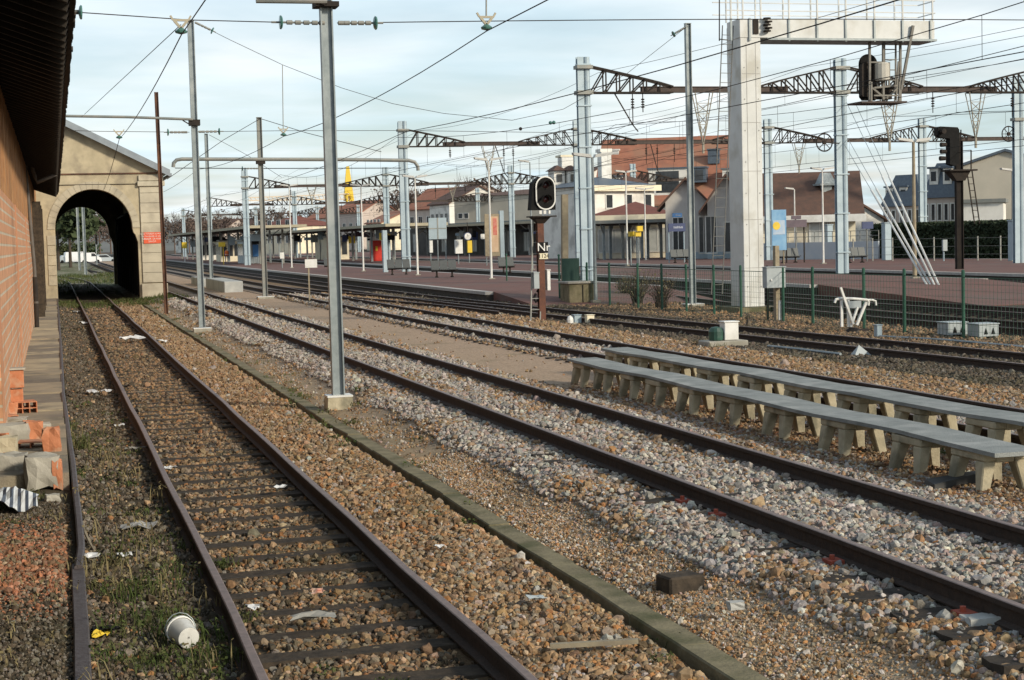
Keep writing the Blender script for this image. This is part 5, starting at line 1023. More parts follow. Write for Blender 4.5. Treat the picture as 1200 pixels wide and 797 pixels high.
# concrete box foundations and little white sign near the slim masts
for (c0, lb) in (((238, 343, 263, 285, 330.5), 'big pale concrete foundation box beside the slim grey mast, left of centre'), ((219, 336, 238, 248, 326), 'farther pale concrete box partly hidden behind the second mast')):
    pl, pb, pm_, pr, pt = c0; p = G(pm_, pb, .2); a, c_ = VY(pm_, pb, p.y), VY(pr, pb, p.y); zt_ = VY(pm_, pb-13 if pl == 238 else pb-9, p.y).z; mb = MB(); mb.box(a.x, c_.x, p.y, p.y+ (11 if pl == 238 else 9), -.1, zt_)
    tag(mb.build('concrete_box', mat('pale_concrete', (.44,.45,.43), (.36,.37,.36), 3, .85, c3=(.3,.31,.3)), bevel=.03), lb, 'concrete box')
p = G(363, 357, .15); h = VY(363, 306, p.y).z; o = thing('blank_sign', 'small blank white sign board on a thin wooden stake, left of the nearest mast', 'sign', p); mb = MB(); mb.bar(p, (p.x, p.y, h), .06); mb.build('stake', M['paledwood'], o); a, c_ = VY(357, 304, p.y), VY(371.5, 313.5, p.y); mb = MB(); mb.box(a.x, c_.x, p.y-.06, p.y-.035, c_.z, a.z); mb.build('board', M['whitep'], o)
p = G(662, 356, .15); mb = MB(); mb.bar(p, VY(661.5, 228, p.y), .24, .2); tag(mb.build('concrete_pole', M['paledwood']), 'weathered square concrete pole between the signal and the pale blue mast', 'pole')
# buffer box and loose things near the crossing
p = G(1125, 574, .18); mb = MB(); n = 8; mb.add([(p.x-.35,p.y-.12,.2),(p.x+.33,p.y+.1,.2),(p.x+.36,p.y+.32,.2),(p.x-.3,p.y+.2,.2),(p.x-.34,p.y-.1,.27),(p.x+.3,p.y+.1,.32),(p.x+.34,p.y+.3,.31),(p.x-.28,p.y+.18,.28)], [(0,3,2,1),(4,5,6,7),(0,1,5,4),(1,2,6,5),(2,3,7,6),(3,0,4,7)]); tag(mb.build('black_slab', M['crate']), 'flat black slab lying under the right end of the near bench', 'slab')
p = G(797, 688, .1); o = MB().obox(p+Vector((.02, .05, .02)), (.15,.02,0), (-.02,.11,0), (0,.0,.07)).build('timber_block', M['wood'], None, bevel=.015); tag(o, 'short dark timber block lying in the sand left of the pink ballast', 'timber block')
o = MB().bar(G(645, 757, .09), G(748, 751, .12), .045, .03).build('wooden_stick', M['paledwood']); tag(o, 'pale weathered stick lying against the concrete edging at the bottom', 'stick')
# old sleeper end clips painted red beside the pink ballast rail
redm = mat('red_oxide_paint', (.36,.075,.04), (.27,.06,.035), 9, .8)
for i, (px, py, lb) in enumerate(((822, 586, 'small red painted rail plate, farthest of four along the near ballast rail'), (858, 602, 'small red painted rail plate, second farthest along the near ballast rail'), (999, 656, 'small red painted rail plate, third along the near ballast rail'), (1155, 717, 'small red painted rail plate, nearest the right edge'))):
    p = G(px, py, .25); mb = MB(); mb.box(5.60, 5.72, p.y-.07, p.y+.07, .235, .268); mb.lathe((5.65, p.y, .268), [(.022,0),(.022,.035)], 6); tag(mb.build('rail_plate', redm), lb, 'rail plate', 'red rail plates')
# ------------------------------------------------------------------ litter, rubble and the bucket on the left
bk = G(218, 762, .04); o = thing('plastic_bucket', 'white plastic bucket lying on its side among weeds between the rails', 'bucket', bk)
ax = (Vector((.25, -1.0, -.12))).normalized(); c0 = bk+Vector((.0, .13, .085)); n = 22
mb = MB(); mb.lathe(c0, [(.093,-.09),(.075,.1)], n, ax, caps=False); mb.lathe(c0, [(.01,.098),(.07,.1),(.0755,.098)], n, ax, caps=True); mb.build('shell', mat('dirty_white_plastic', (.62,.62,.58), (.55,.54,.5), 4, .4, c3=(.36,.34,.29), s3=5), o, smooth=True)
mb = MB(); mb.lathe(c0, [(.095,-.095),(.102,-.09),(.102,-.072),(.095,-.068)], n, ax, caps=False); mb.build('rim', M['whitep'], o)
mb = MB(); pts = [c0+ax*-.075+Vector((cos(a)*.105, .02+.02*sin(a), sin(a)*.115)) for a in np.linspace(-.3, pi+.3, 9)]; mb.tube(pts, .004, 5); mb.build('handle', M['galv'], o)
def hollow(p, L, W_, H, rz, label, nx=3, nz=2, tilt=0, broken=0):
    o = MB(); t = .012; cw = (W_-t)/nx; ch = (H-t)/nz
    for i in range(nx+1): x = -W_/2+i*cw; o.box(x, x+t, 0, L, 0, H)
    for j in range(nz+1):
        for i in range(nx): x = -W_/2+i*cw; o.box(x+t+.0005, x+cw-.0005, .001, L-.001, j*ch+(.0 if j == 0 else 0), j*ch+t)
    ob = o.build('hollow_brick', M['brick_o']); ob.location = p; ob.rotation_euler = (tilt, 0, rz); tag(ob, label, 'hollow brick', 'loose hollow bricks by the left platform'); return ob
def rp_(px, py, z=.25): return G(px, py, z)
hollow(rp_(31, 486, .22), .4, .34, .20, .15, 'orange hollow brick with six dark holes, uppermost of the rubble')
hollow(rp_(36, 533, .18), .36, .34, .16, -.1, 'orange hollow brick with two dark holes, lower in the rubble', 2, 1)
hollow(rp_(12, 500, .22), .36, .26, .16, .4, 'broken hollow brick lying at the left edge of the rubble', 2, 2)
def chunk(p, sx, sy_, sz, m, name, label, cat, seed, group=None, rz=0):
    if group == 'broken masonry by the left platform': sx, sy_, sz = sx*1.15, sy_*1.15, sz*1.3
    r = random.Random(seed); bm = bmesh.new(); bmesh.ops.create_cube(bm, size=1); bmesh.ops.subdivide_edges(bm, edges=bm.edges[:], cuts=2, use_grid_fill=True)
    for v_ in bm.verts:
        v_.co *= 1-.16*r.random()-.16*max(0, v_.co.length-.62); v_.co += Vector((r.uniform(-.05,.05), r.uniform(-.05,.05), r.uniform(-.05,.05))); v_.co = Vector((v_.co.x*sx, v_.co.y*sy_, v_.co.z*sz+sz/2))
    me = bpy.data.meshes.new(name); bm.to_mesh(me); bm.free(); me.materials.append(m); o = bpy.data.objects.new(name, me); COL.objects.link(o); o.location = p; o.rotation_euler = (0, 0, rz); return tag(o, label, cat, group)
gb_ = 'broken masonry by the left platform'
chunk(rp_(50, 572, .1), .34, .34, .30, M['concrete'], 'masonry_block', 'large pale rounded masonry block with an orange side by the edging bar', 'masonry block', 1, gb_)
chunk(rp_(12, 565, .1), .36, .34, .26, M['concrete'], 'masonry_block', 'grey masonry lump behind the striped plastic sheet at the left edge', 'masonry block', 2, gb_)
chunk(rp_(15, 522, .2), .42, .34, .24, M['concrete'], 'masonry_block', 'grey mortar lump between the two hollow bricks', 'masonry block', 3, gb_)
chunk(rp_(40, 520, .2), .2, .24, .24, M['brick_o'], 'brick_piece', 'upright orange brick piece right of the grey mortar lump', 'brick piece', 4, gb_, .2)
chunk(rp_(61, 534, .2), .2, .2, .28, M['brick_o'], 'brick_piece', 'tall orange brick piece leaning at the edge of the platform slabs', 'brick piece', 5, gb_)
chunk(rp_(68, 574, .08), .10, .2, .27, M['brick_o'], 'brick_piece', 'orange brick face on the right side of the pale masonry block', 'brick piece', 6, gb_)
chunk(rp_(10, 500, .25), .5, .3, .1, M['concrete'], 'masonry_block', 'flat pale slab piece under the uppermost rubble', 'masonry block', 7, gb_)
chunk(rp_(24, 560, .12), .2, .16, .12, M['brick_o'], 'brick_piece', 'small broken orange brick piece in the middle of the rubble', 'brick piece', 8, gb_)
chunk(rp_(5, 545, .12), .3, .3, .28, M['concrete_y'], 'masonry_block', 'mossy yellowish masonry lump at the far left edge', 'masonry block', 9, gb_)
mb = MB(); a = rp_(14, 484, .25); xe_ = VY(28, 450, a.y).x; z1_, z2_ = VY(14, 455, a.y).z, VY(14, 434, a.y).z; mb.box(-1.2, xe_, a.y, a.y+.22, z1_, z2_); mb.box(-1.2, xe_-.02, a.y+.02, a.y+.24, .2, z1_-.025)
tag(mb.build('stub_wall', M['brick_o'], bevel=.01), 'broken end of an orange brick wall above the rubble at the left edge', 'broken wall')
mb = MB(); mb.box(-1.22, xe_+.03, a.y-.03, a.y+.26, z2_+.003, z2_+.03); tag(mb.build('mortar_cap', M['concrete']), 'thin grey mortar bed on top of the broken brick wall end', 'mortar bed')
rr = random.Random(8)
for i, (px, py, z0, sx, sy_, sz, m_, lb) in enumerate(((6, 480, .25, .3, .3, .16, 'concrete', 'small mortar lump at the left edge, touching the broken wall'), (4, 492, .25, .3, .26, .2, 'brick_o', 'orange brick lump below the broken wall at the left edge'), (22, 512, .2, .26, .2, .1, 'brick_o', 'flat orange tile piece under the six hole brick'), (50, 506, .22, .2, .2, .1, 'concrete', 'small pale lump right of the six hole brick'), (3, 528, .15, .24, .2, .2, 'brick_o', 'orange lump at the far left edge of the rubble'), (30, 548, .12, .18, .15, .12, 'concrete', 'small grey lump under the two hole brick'), (14, 550, .1, .2, .18, .16, 'brick_o', 'leaning orange shard above the striped sheet'), (46, 556, .12, .2, .12, .08, 'brick_o', 'thin orange shard on top of the pale block'), (62, 590, .06, .14, .12, .08, 'concrete', 'small grey lump below the pale masonry block'), (36, 592, .06, .12, .1, .07, 'brick_o', 'small orange shard right of the striped sheet'))):
    chunk(rp_(px, py, z0), sx, sy_, sz, M[m_], 'brick_piece' if m_ == 'brick_o' else 'masonry_block', lb, 'brick piece' if m_ == 'brick_o' else 'masonry block', 60+i, gb_, rr.uniform(-.6, .6))
# striped plastic sheet
mb = MB(); n = 12
p0 = rp_(-20, 580, .3); p1 = rp_(45, 588, .12); vs = []; fs = []; r = random.Random(4)
sheetm = brickmat('striped_sheet', (.62,.64,.64), (.6,.62,.62), (.05,.06,.08), .075, 5, .018, 'XY', 0, .4, 0)
for i in range(n+1):
    u = i/n; c0 = p0.lerp(p1, u)
    for j in range(6): w_ = j/5-.5; vs.append((c0.x+r.uniform(-.012,.012), c0.y+w_*.9, c0.z+.06*cos(w_*3)+.05*sin(u*7+j)+r.uniform(-.015,.015)))
for i in range(n):
    for j in range(5): fs.append((i*6+j, i*6+j+1, i*6+6+j+1, i*6+6+j))
mb.add(vs, fs); o = mb.build('plastic_sheet', sheetm); md = o.modifiers.new('thick', 'SOLIDIFY'); md.thickness = .006; tag(o, 'crumpled white and black striped plastic sheet on the rubble at left', 'plastic sheet')
# cable beside the edging and small litter
o = MB().tube([G(97, 612, .06), G(100, 625, .1), G(106, 638, .06), G(111, 646, .03)], .014, 6).build('loose_rod', M['paledwood']); tag(o, 'pale thin rod leaning against the steel edging bar', 'rod')
whp = mat('white_litter', (.68,.69,.68), (.5,.5,.5), 12, .5); litter = []
def scrap(px, py, sx, sy_, m, label, seed, name='paper_scrap', cat='litter', z=.03):
    p = G(px, py, z); r = random.Random(seed); vs = []; fs = []; nx_, ny_ = 5, 4
    for i in range(nx_):
        for j in range(ny_): vs.append((p.x+(i/(nx_-1)-.5)*sx+r.uniform(-.1,.1)*sx, p.y+(j/(ny_-1)-.5)*sy_+r.uniform(-.1,.1)*sy_, z+.02+r.uniform(0,.35)*min(sx, sy_)))
    for i in range(nx_-1):
        for j in range(ny_-1): fs.append((i*ny_+j, i*ny_+j+1, (i+1)*ny_+j+1, (i+1)*ny_+j))
    o = MB().add(vs, fs).build(name, m); md = o.modifiers.new('thick', 'SOLIDIFY'); md.thickness = .004; return tag(o, label, cat, 'bits of litter')
scrap(146, 654, .12, .14, whp, 'white crumpled scrap in the weeds left of the siding rail', 1); scrap(140, 501, .14, .12, whp, 'white scrap beside the left siding rail, upper of the litter pieces', 2)
scrap(163, 622, .3, .2, mat('grey_rag', (.36,.36,.35), (.25,.25,.24), 9, .8), 'grey rag lying left of the siding rail', 3, 'rag'); scrap(118, 748, .11, .14, M['yellow'], 'crumpled yellow scrap beside the steel edging bar', 4); scrap(297, 716, .10, .1, whp, 'white scrap touching the left siding rail near the bucket', 5)
scrap(200, 552, .15, .14, whp, 'white paper bag lying just inside the left siding rail', 6, 'paper_bag', z=.06); scrap(328, 574, .14, .1, whp, 'white scrap between the siding rails, near the right rail', 7, z=.06); scrap(372, 698, .1, .09, mat('orange_can', (.55,.13,.04), (.6,.5,.4), 9, .3), 'crushed orange and white can between the siding rails', 8, 'crushed_can', z=.06)
scrap(366, 727, .34, .12, mat('grey_driftwood', (.3,.29,.26), (.2,.2,.18), 9, .8), 'grey flat scrap lying across a sleeper between the siding rails', 9, z=.06); scrap(628, 706, .13, .1, M['greycab'], 'grey stone coloured scrap right of the siding, on orange stones', 10, z=.06); scrap(515, 644, .1, .08, whp, 'white scrap right of the siding rail amid orange stones', 11, z=.06); scrap(155, 399, .65, .4, whp, 'flattened white plastic bag between the far siding rails', 12, 'plastic_bag', z=.06)
scrap(90, 367, .28, .3, whp, 'white scrap left of the far siding rail, near the arch', 13); scrap(98, 380, .32, .3, whp, 'larger white scrap left of the far siding rail', 14); scrap(108, 462, .22, .2, whp, 'white scrap beside the siding rail halfway to the arch', 15); scrap(125, 461, .2, .2, whp, 'small white scrap touching the siding rail halfway to the arch', 16); scrap(190, 402, .3, .25, whp, 'white scrap right of the siding, on the orange stones halfway back', 17, z=.05)
scrap(160, 528, .28, .1, mat('grey_driftwood', (.3,.29,.26)), 'grey flat wood scrap left of the siding rail', 18); scrap(125, 742, .2, .12, M['black'], 'black squashed bottle beside the yellow scrap', 19); scrap(105, 655, .16, .12, whp, 'white scrap against the steel edging bar', 20)
for i, (px, py, s) in enumerate(((862, 706, .12), (1150, 735, .26), (985, 652, .16))):
    p = G(px, py, .2); chunk(p-Vector((0,0,.05)), s, s*.7, s*.5, mat('pale_stone', (.42,.42,.39), (.34,.34,.32), 9, .9), 'ballast_boulder', ('large pale stone at the edge of the pink ballast', 'largest pale stone beside the nearest red rail plate', 'pale flat stone beside the third red rail plate')[i], 'stone', 30+i)
# ------------------------------------------------------------------ platform furniture
def lamp(px, ptop, pbase, zb_, label, heads=2, r=.055, tw=0, m='whitep'):
    p = G(px, pbase, zb_); top = VY(px+tw, ptop, p.y); o = thing('platform_lamp', label, 'lamp post', p, 'platform lamp posts'); mb = MB(); mb.tube([p, (p.x+(top.x-p.x)*.0, p.y, top.z)], [r*1.25, r*.8], 10); mb.build('pole', M[m], o)
    mb = MB(); mb.box(p.x-.16, p.x+.16, p.y-.16, p.y+.16, p.z-.05, p.z+.05); mb.build('base', M['concrete'], o)
    for s in ((-1, 1) if heads == 2 else (-1,)):
        mb = MB(); a = Vector((p.x+s*.08, p.y, top.z)); mb.prism([(p.x+s*.06, top.z-.03), (p.x+s*.75, top.z+.07), (p.x+s*.78, top.z+.17), (p.x+s*.1, top.z+.10)], 'y', p.y-.13, p.y+.13); mb.build('lamp_head', mat('lamp_head_white', (.55,.55,.52), (.45,.45,.43), 3, .5), o)
for a in ((576, 188, 327, .6, 'tall white twin lamp post in front of the brown poster board'), (489.5, 208, 322.5, .6, 'white lamp post between the two grey platform seats'), (426, 218, 318, .6, 'white lamp post left of the red cabinet on the platform'),
          (698, 184, 353, .3, 'twin lamp post right beside the nearest pale blue mast', 2, .06, 0, 'galv'), (735.5, 202, 311, .6, 'twin lamp post by the yellow boxes before the station'), (757, 222, 305, .6, 'twin lamp post in front of the maroon hipped roof'), (965, 199, 309, .6, 'twin lamp post against the cream building, left of the pale mast'),
          (932, 222, 303, .6, 'single headed lamp post behind the plum sign board', 1), (1072, 166, 326, .6, 'ochre twin lamp post crossed by the white guy rods', 2, .075, 0, 'paledwood'), (1187, 200, 306, .6, 'single headed lamp post before the big beige wall', 1, .06, 0, 'galv_dark'), (342, 218, 314, .6, 'thin lamp post near the left canopy end', 2, .05), (624, 190, 316, .6, 'lamp post just behind the two-lamp signal', 1, .05, 0, 'galv')): lamp(*a)
def seats(px, pb, label, z=.6, n=4, back=False):
    p = G(px, pb, z); o = thing('waiting_bench', label, 'bench', p, 'platform waiting benches'); sw = .5; L = n*sw; X0 = p.x-L/2
    for i in range(n):
        mb = MB(); x = X0+i*sw; s = -1; pr = [(p.y-.28, z+.42), (p.y+.12, z+.40), (p.y+.3, z+.95), (p.y+.26, z+.97), (p.y+.08, z+.45), (p.y-.28, z+.46)]; mb.prism(pr, 'x', x+.02, x+sw-.02); mb.build('seat_shell', mat('dark_perforated_seat', (.06,.068,.07), (.03,.036,.038), 30, .5, .3), o)
    mb = MB(); mb.bar((X0, p.y, z+.36), (X0+L, p.y, z+.36), .07)
    for x in (X0+.3, X0+L-.3): mb.bar((x, p.y, z), (x, p.y, z+.36), .09); mb.bar((x, p.y-.25, z+.03), (x, p.y+.25, z+.03), .07)
    mb.build('seat_rail', M['darkiron'], o)
seats(468, 322, 'grey perforated seat row beside the white lamp post, left one on the near platform', n=3); seats(521, 325, 'grey perforated seat row alone on the near platform, right of the lamp post', n=3); seats(798, 308, 'pale seat row under the blue station sign', n=3); seats(925, 308, 'dark seat row under the plum sign board', n=3); seats(1003, 308, 'dark seat row right of the tall pale mast', n=3); seats(594, 320, 'dark seat row partly hidden by the lone fence post', n=2); seats(388, 318, 'dark seat row just right of the nearest mast', n=2)
def band_(o, p, a, c_):
    w_, h_ = c_.x-a.x, a.z-c_.z; mb = MB(); r = random.Random(int(w_*1000)); x = a.x+w_*.3
    while x < a.x+w_*.85: d = w_*r.uniform(.02, .05); mb.box(x, x+d, p.y-.068, p.y-.062, c_.z+h_*.38, c_.z+h_*r.uniform(.56, .66)); x += d+w_*.018
    mb.build('worn_lettering', mat('faded_lettering', (.4,.43,.5), (.3,.33,.4), 9, .6), o)
M['poster_blue'] = mat('poster_blue', (.10,.27,.48), (.2,.38,.55), 1.6, .5)
def panel(name, label, cat, px0, py0, px1, py1, z, pbase, m, posts=(0.5,), th=.1, pm='galv', txt=None, tm_='whitep', parts=None):
    p = G((px0+px1)/2, pbase, z); a, c_ = VY(px0, py0, p.y), VY(px1, py1, p.y); o = thing(name, label, cat, p); mb = MB(); mb.box(a.x, c_.x, p.y-th/2, p.y+th/2, c_.z, a.z); pn = mb.build('panel', M[m], o)
    for u in posts:
        x = a.x+(c_.x-a.x)*u; mb = MB(); mb.tube([(x, p.y+th/2+.05, z), (x, p.y+th/2+.05, a.z)], .05, 8); mb.build('post', M[pm], o)
    if txt: lettering('lettering', txt, (a.z-c_.z)*.55, M[tm_], pn, ((a.x+c_.x)/2, p.y-th/2-.004, (a.z+c_.z)/2), (1,0,0), (0,0,1), .003)
    if parts: parts(o, p, a, c_)
    return o
def gapx(o, p, a, c_):
    mb = MB(); mb.box(a.x-.02, c_.x+.02, p.y-.07, p.y-.055, (a.z+c_.z)/2-.04, (a.z+c_.z)/2+.04); mb.box((a.x+c_.x)/2-.05, (a.x+c_.x)/2+.05, p.y-.075, p.y-.055, c_.z, a.z); mb.build('frame', M['galv_dark'], o)
panel('back_of_signs', 'grey-blue back of a four part sign panel on two posts in mid platform', 'sign', 502, 255.5, 523.5, 280, .6, 312, 'bluegrey', (.5, .95), .1, 'galv', None, 'whitep', gapx)
def post_art(o, p, a, c_):
    w_, h_ = c_.x-a.x, a.z-c_.z; mb = MB(); mb.box(a.x+w_*.30, a.x+w_*.9, p.y-.066, p.y-.053, c_.z+h_*.1, c_.z+h_*.94); mb.build('poster', mat('poster_paper', (.52,.33,.2), (.6,.45,.3), 2, .6), o)
    mb = MB(); mb.box(a.x+w_*.55, a.x+w_*.82, p.y-.075, p.y-.067, c_.z+h_*.5, c_.z+h_*.9); mb.build('poster_red_block', mat('poster_red', (.45,.08,.05), (.5,.2,.15), 5, .6), o)
    mb = MB(); mb.box(c_.x+.03, c_.x+.36, p.y-.1, p.y+.25, p.z+.2, a.z+.25); mb.build('side_case', M['bluegrey'], o)
panel('poster_board', 'tall brown poster board with a pale side case on the platform', 'poster board', 567.5, 251, 586, 300, .6, 311, 'paledwood', (.1, .9), .1, 'galv', None, 'whitep', post_art)
def cabart(o, p, a, c_):
    mb = MB(); mb.box(a.x+.05, c_.x-.05, p.y-.115, p.y-.103, c_.z+.05, a.z-.08); mb.build('door', M['red'], o)
    mb = MB(); cx_ = (a.x+c_.x)/2; cz_ = c_.z+(a.z-c_.z)*.6; mb.box(cx_-.1, cx_+.12, p.y-.125, p.y-.116, cz_-.25, cz_+.25); mb.build('emblem', M['yellow'], o)
p = G(441, 306, .6); a, c_ = VY(434.5, 282, p.y), VY(447.5, 305, p.y); o = thing('red_vending_machine', 'bright red vending machine with a yellow mark on the far platform', 'vending machine', p); mb = MB(); mb.box(a.x, c_.x, p.y-.1, p.y+.7, .6, a.z); mb.build('body', M['red'], o, bevel=.03); cabart(o, p, a, c_)
panel('station_name_sign', 'blue station sign over pale seats before the gabled building', 'sign', 783, 262, 803, 271, .6, 308, 'navy', (.05, .95), .12, 'bluegrey', None, 'whitep', band_)
panel('blue_sign', 'small blue name board on the grey gable wall', 'sign', 788, 250, 799, 254.5, .6, 305.5, 'blue', (), .1, 'galv', None, 'whitep', band_)
MATS.pop('x', None)
panel('shelter_sign', 'plum coloured sign board on dark posts over the dark seat row', 'sign', 919.5, 258, 945, 266, .6, 308, 'plum', (.1, .92), .14, 'darkiron', None, 'whitep', band_)
panel('shelter_sign', 'small plum name board above the larger plum sign', 'sign', 927.5, 253, 938.5, 257, .6, 306, 'plum', (.5,), .1, 'galv_dark')
def bp_(o, p, a, c_):
    mb = MB(); mb.box(a.x+.06, c_.x-.1, p.y-.066, p.y-.054, c_.z+1.0, c_.z+1.9); mb.build('pale_figure', mat('poster_sky', (.2,.38,.6), (.45,.5,.55), 1.2, .5), o); mb = MB(); mb.lathe((a.x+.3, p.y-.056, c_.z+1.55), [(.26,0),(.26,.02)], 12, (0,-1,0)); mb.build('yellow_spot', M['yellow'], o)
panel('blue_poster', 'big blue advertising poster with a yellow spot beside the pale mast', 'poster', 904, 246, 921.5, 293, .6, 310, 'poster_blue', (.85,), .1, 'paledwood', None, 'whitep', bp_)
panel('station_name_sign', 'navy station sign before the hedge, beneath the guy rods', 'sign', 1010, 260, 1023, 268, .6, 306, 'navy', (.5,), .1, 'galv_dark')
panel('notice_board', 'white notice box on a slim grey post before the hedge', 'notice board', 1104.5, 281, 1109.5, 294, .6, 306, 'greycab', (.5,), .15, 'galv_blue')
for i, (px0, px1, py0, py1, pb, lb, m) in enumerate(((737, 743, 271.5, 277, 311, 'left lower yellow box on a post by the station canopy', 'yellow'), (746, 752.5, 265, 271, 311, 'highest yellow box on the station platform', 'yellow'), (744, 750.5, 271.8, 277, 311, 'right lower yellow box beside the station canopy', 'yellow'), (547.5, 553, 282, 296, 308, 'pale blue and yellow notice on the far platform', 'yellow'), (533, 542, 281, 297, 309, 'white notice case on the far platform behind the sign backs', 'whitep'), (503, 507, 282, 296, 307, 'slim white notice on a post below the sign backs', 'whitep'))): panel('platform_box', lb, 'notice box', px0, py0, px1, py1, .6, pb, m, (.5,), .3)
panel('yellow_ticket_board', 'yellow ticket board under the left canopy beside the person in orange', 'board', 256, 284, 264, 289, .6, 310, 'yellow', (.7,), .3, 'yellow'); panel('platform_screen', 'small yellow board far down the left canopy', 'board', 213, 284, 219, 291, .6, 307, 'yellow', (.5,), .2, 'whitep')
panel('blue_poster', 'pale blue poster under the left canopy', 'poster', 296, 287, 303, 300.5, .6, 309, 'blue', (.1, .9), .1); panel('small_sign', 'small white sign on a grey post at the near platform edge', 'sign', 328, 296, 333, 303, .6, 314, 'whitep', (.5,), .1, 'galv')
p = G(452, 319, .6); a, c_ = VY(448.5, 270, p.y), VY(455, 318, p.y); mb = MB(); mb.box(a.x, c_.x, p.y, p.y+.4, .6, a.z); o = mb.build('pale_pillar', M['galv_blue']); tag(o, 'pale blue steel pillar standing left of the seat row on the near platform', 'pillar')
for (px0, px1, py0, pb, lb) in ((1037, 1045, 262, 305, 'pale blue short pillar in front of the hedge, left of the guy rods'), (1186.5, 1191, 259, 306, 'pale blue cabinet pillar in front of the hedge near the right edge'), (969.5, 976.5, 264, 302, 'tall blue-grey cabinet before the cream building')):
    p = G((px0+px1)/2, pb, .6); a, c_ = VY(px0, py0, p.y), VY(px1, pb, p.y); o = thing('equipment_pillar', lb, 'cabinet', p); mb = MB(); mb.box(a.x, c_.x, p.y, p.y+.5, .6, a.z); mb.build('body', M['galv_blue'], o, bevel=.02); mb = MB(); mb.box(a.x-.04, c_.x+.04, p.y-.04, p.y+.54, a.z+.002, a.z+.07); mb.build('cap', M['bluegrey'], o)
# clock under the canopy, bin
p = G(547, 309, .6); c0 = VY(548, 277, p.y); o = thing('platform_clock', 'round white platform clock hanging under the far canopy', 'clock', c0); mb = MB(); mb.lathe(c0, [(.34,-.06),(.34,.06)], 18, (0,1,0)); mb.build('case', M['navy'], o); mb = MB(); mb.lathe(c0-Vector((0,.062,0)), [(.29,0),(.29,.01)], 18, (0,-1,0)); f_ = mb.build('face', M['whitep'], o); mb = MB(); mb.bar(c0-Vector((0,.08,0)), c0+Vector((.12,-.08,.1)), .04, .01); mb.bar(c0-Vector((0,.08,0)), c0+Vector((-.05,-.08,.2)), .03, .01); mb.build('hands', M['black'], f_); mb = MB(); mb.tube([c0+Vector((0,0,.34)), c0+Vector((0,0,1.2))], .03, 6); mb.build('hanger', M['darkiron'], o)
# ------------------------------------------------------------------ person in an orange vest
pp = G(266, 309.5, .6)
def person(p, label, z0):
    k = Vector
    root = thing('person', label, 'person', p); mesh = bpy.data.meshes.new('body')
    V_ = [(0,0,.95),(0,0,1.15),(0,0,1.38),(0,0,1.5),(0,.01,1.63),(.1,0,.92),(.11,.02,.5),(.11,0,.07),(.11,-.14,.03),(-.1,0,.92),(-.13,-.05,.5),(-.13,.05,.07),(-.13,-.09,.03),(.19,0,1.42),(.25,.02,1.15),(.22,-.1,.92),(.21,-.14,.82),(-.19,0,1.42),(-.26,0,1.15),(-.25,-.08,.92),(-.25,-.1,.82)]
    E_ = [(0,1),(1,2),(2,3),(3,4),(0,5),(5,6),(6,7),(7,8),(0,9),(9,10),(10,11),(11,12),(2,13),(13,14),(14,15),(15,16),(2,17),(17,18),(18,19),(19,20)]
    R_ = [.15,.15,.17,.06,.1,.09,.065,.045,.045,.09,.065,.045,.045,.065,.05,.04,.035,.065,.05,.04,.035]
    mesh.from_pydata(V_, E_, []); o = bpy.data.objects.new('body', mesh); COL.objects.link(o); md = o.modifiers.new('skin', 'SKIN')
    for i, r_ in enumerate(R_): mesh.skin_vertices[0].data[i].radius = (r_, r_*.85)
    mesh.skin_vertices[0].data[0].use_root = True; s_ = o.modifiers.new('sub', 'SUBSURF'); s_.levels = 2; s_.render_levels = 2; bpy.context.view_layer.update()
    me2 = bpy.data.meshes.new_from_object(o.evaluated_get(bpy.context.evaluated_depsgraph_get())); bpy.data.objects.remove(o)
    me2.materials.clear(); me2.materials.append(M['skinc']); me2.materials.append(M['navy'])
    for f_ in me2.polygons: f_.material_index = 0 if (f_.center.z > 1.46 or (abs(f_.center.x) > .2 and f_.center.z < .9)) else 1; f_.use_smooth = True
    b_ = bpy.data.objects.new('body', me2); COL.objects.link(b_); b_.parent = root
    mb = MB(); mb.lathe(p+k((0,0,.93)), [(.21,0),(.215,.2),(.22,.4),(.17,.52),(.09,.56)], 16); mb.build('orange_vest', M['orange'], root, smooth=True)
    mb = MB(); mb.lathe(p+k((0,0,1.05)), [(.222,0),(.222,.05)], 16, caps=False); mb.build('reflective_band', M['whitep'], root)
    mb = MB(); mb.lathe(p+k((0,.015,1.66)), [(.11,-.02),(.112,.05),(.08,.1),(.02,.12)], 12); mb.build('hair', M['black'], root, smooth=True)
    mb = MB(); f0 = p+k((0,-.09,1.63)); mb.lathe(f0, [(.02,-.02),(.012,.025),(.004,.03)], 6, (0,-1,0))
    for s in (-1, 1): mb.lathe(f0+k((s*.035,.0,.03)), [(.012,0),(.006,.012)], 6, (0,-1,0))
    mb.build('face', M['skinc'], root)
person(pp, 'person in an orange vest and dark trousers standing under the left canopy', .6)
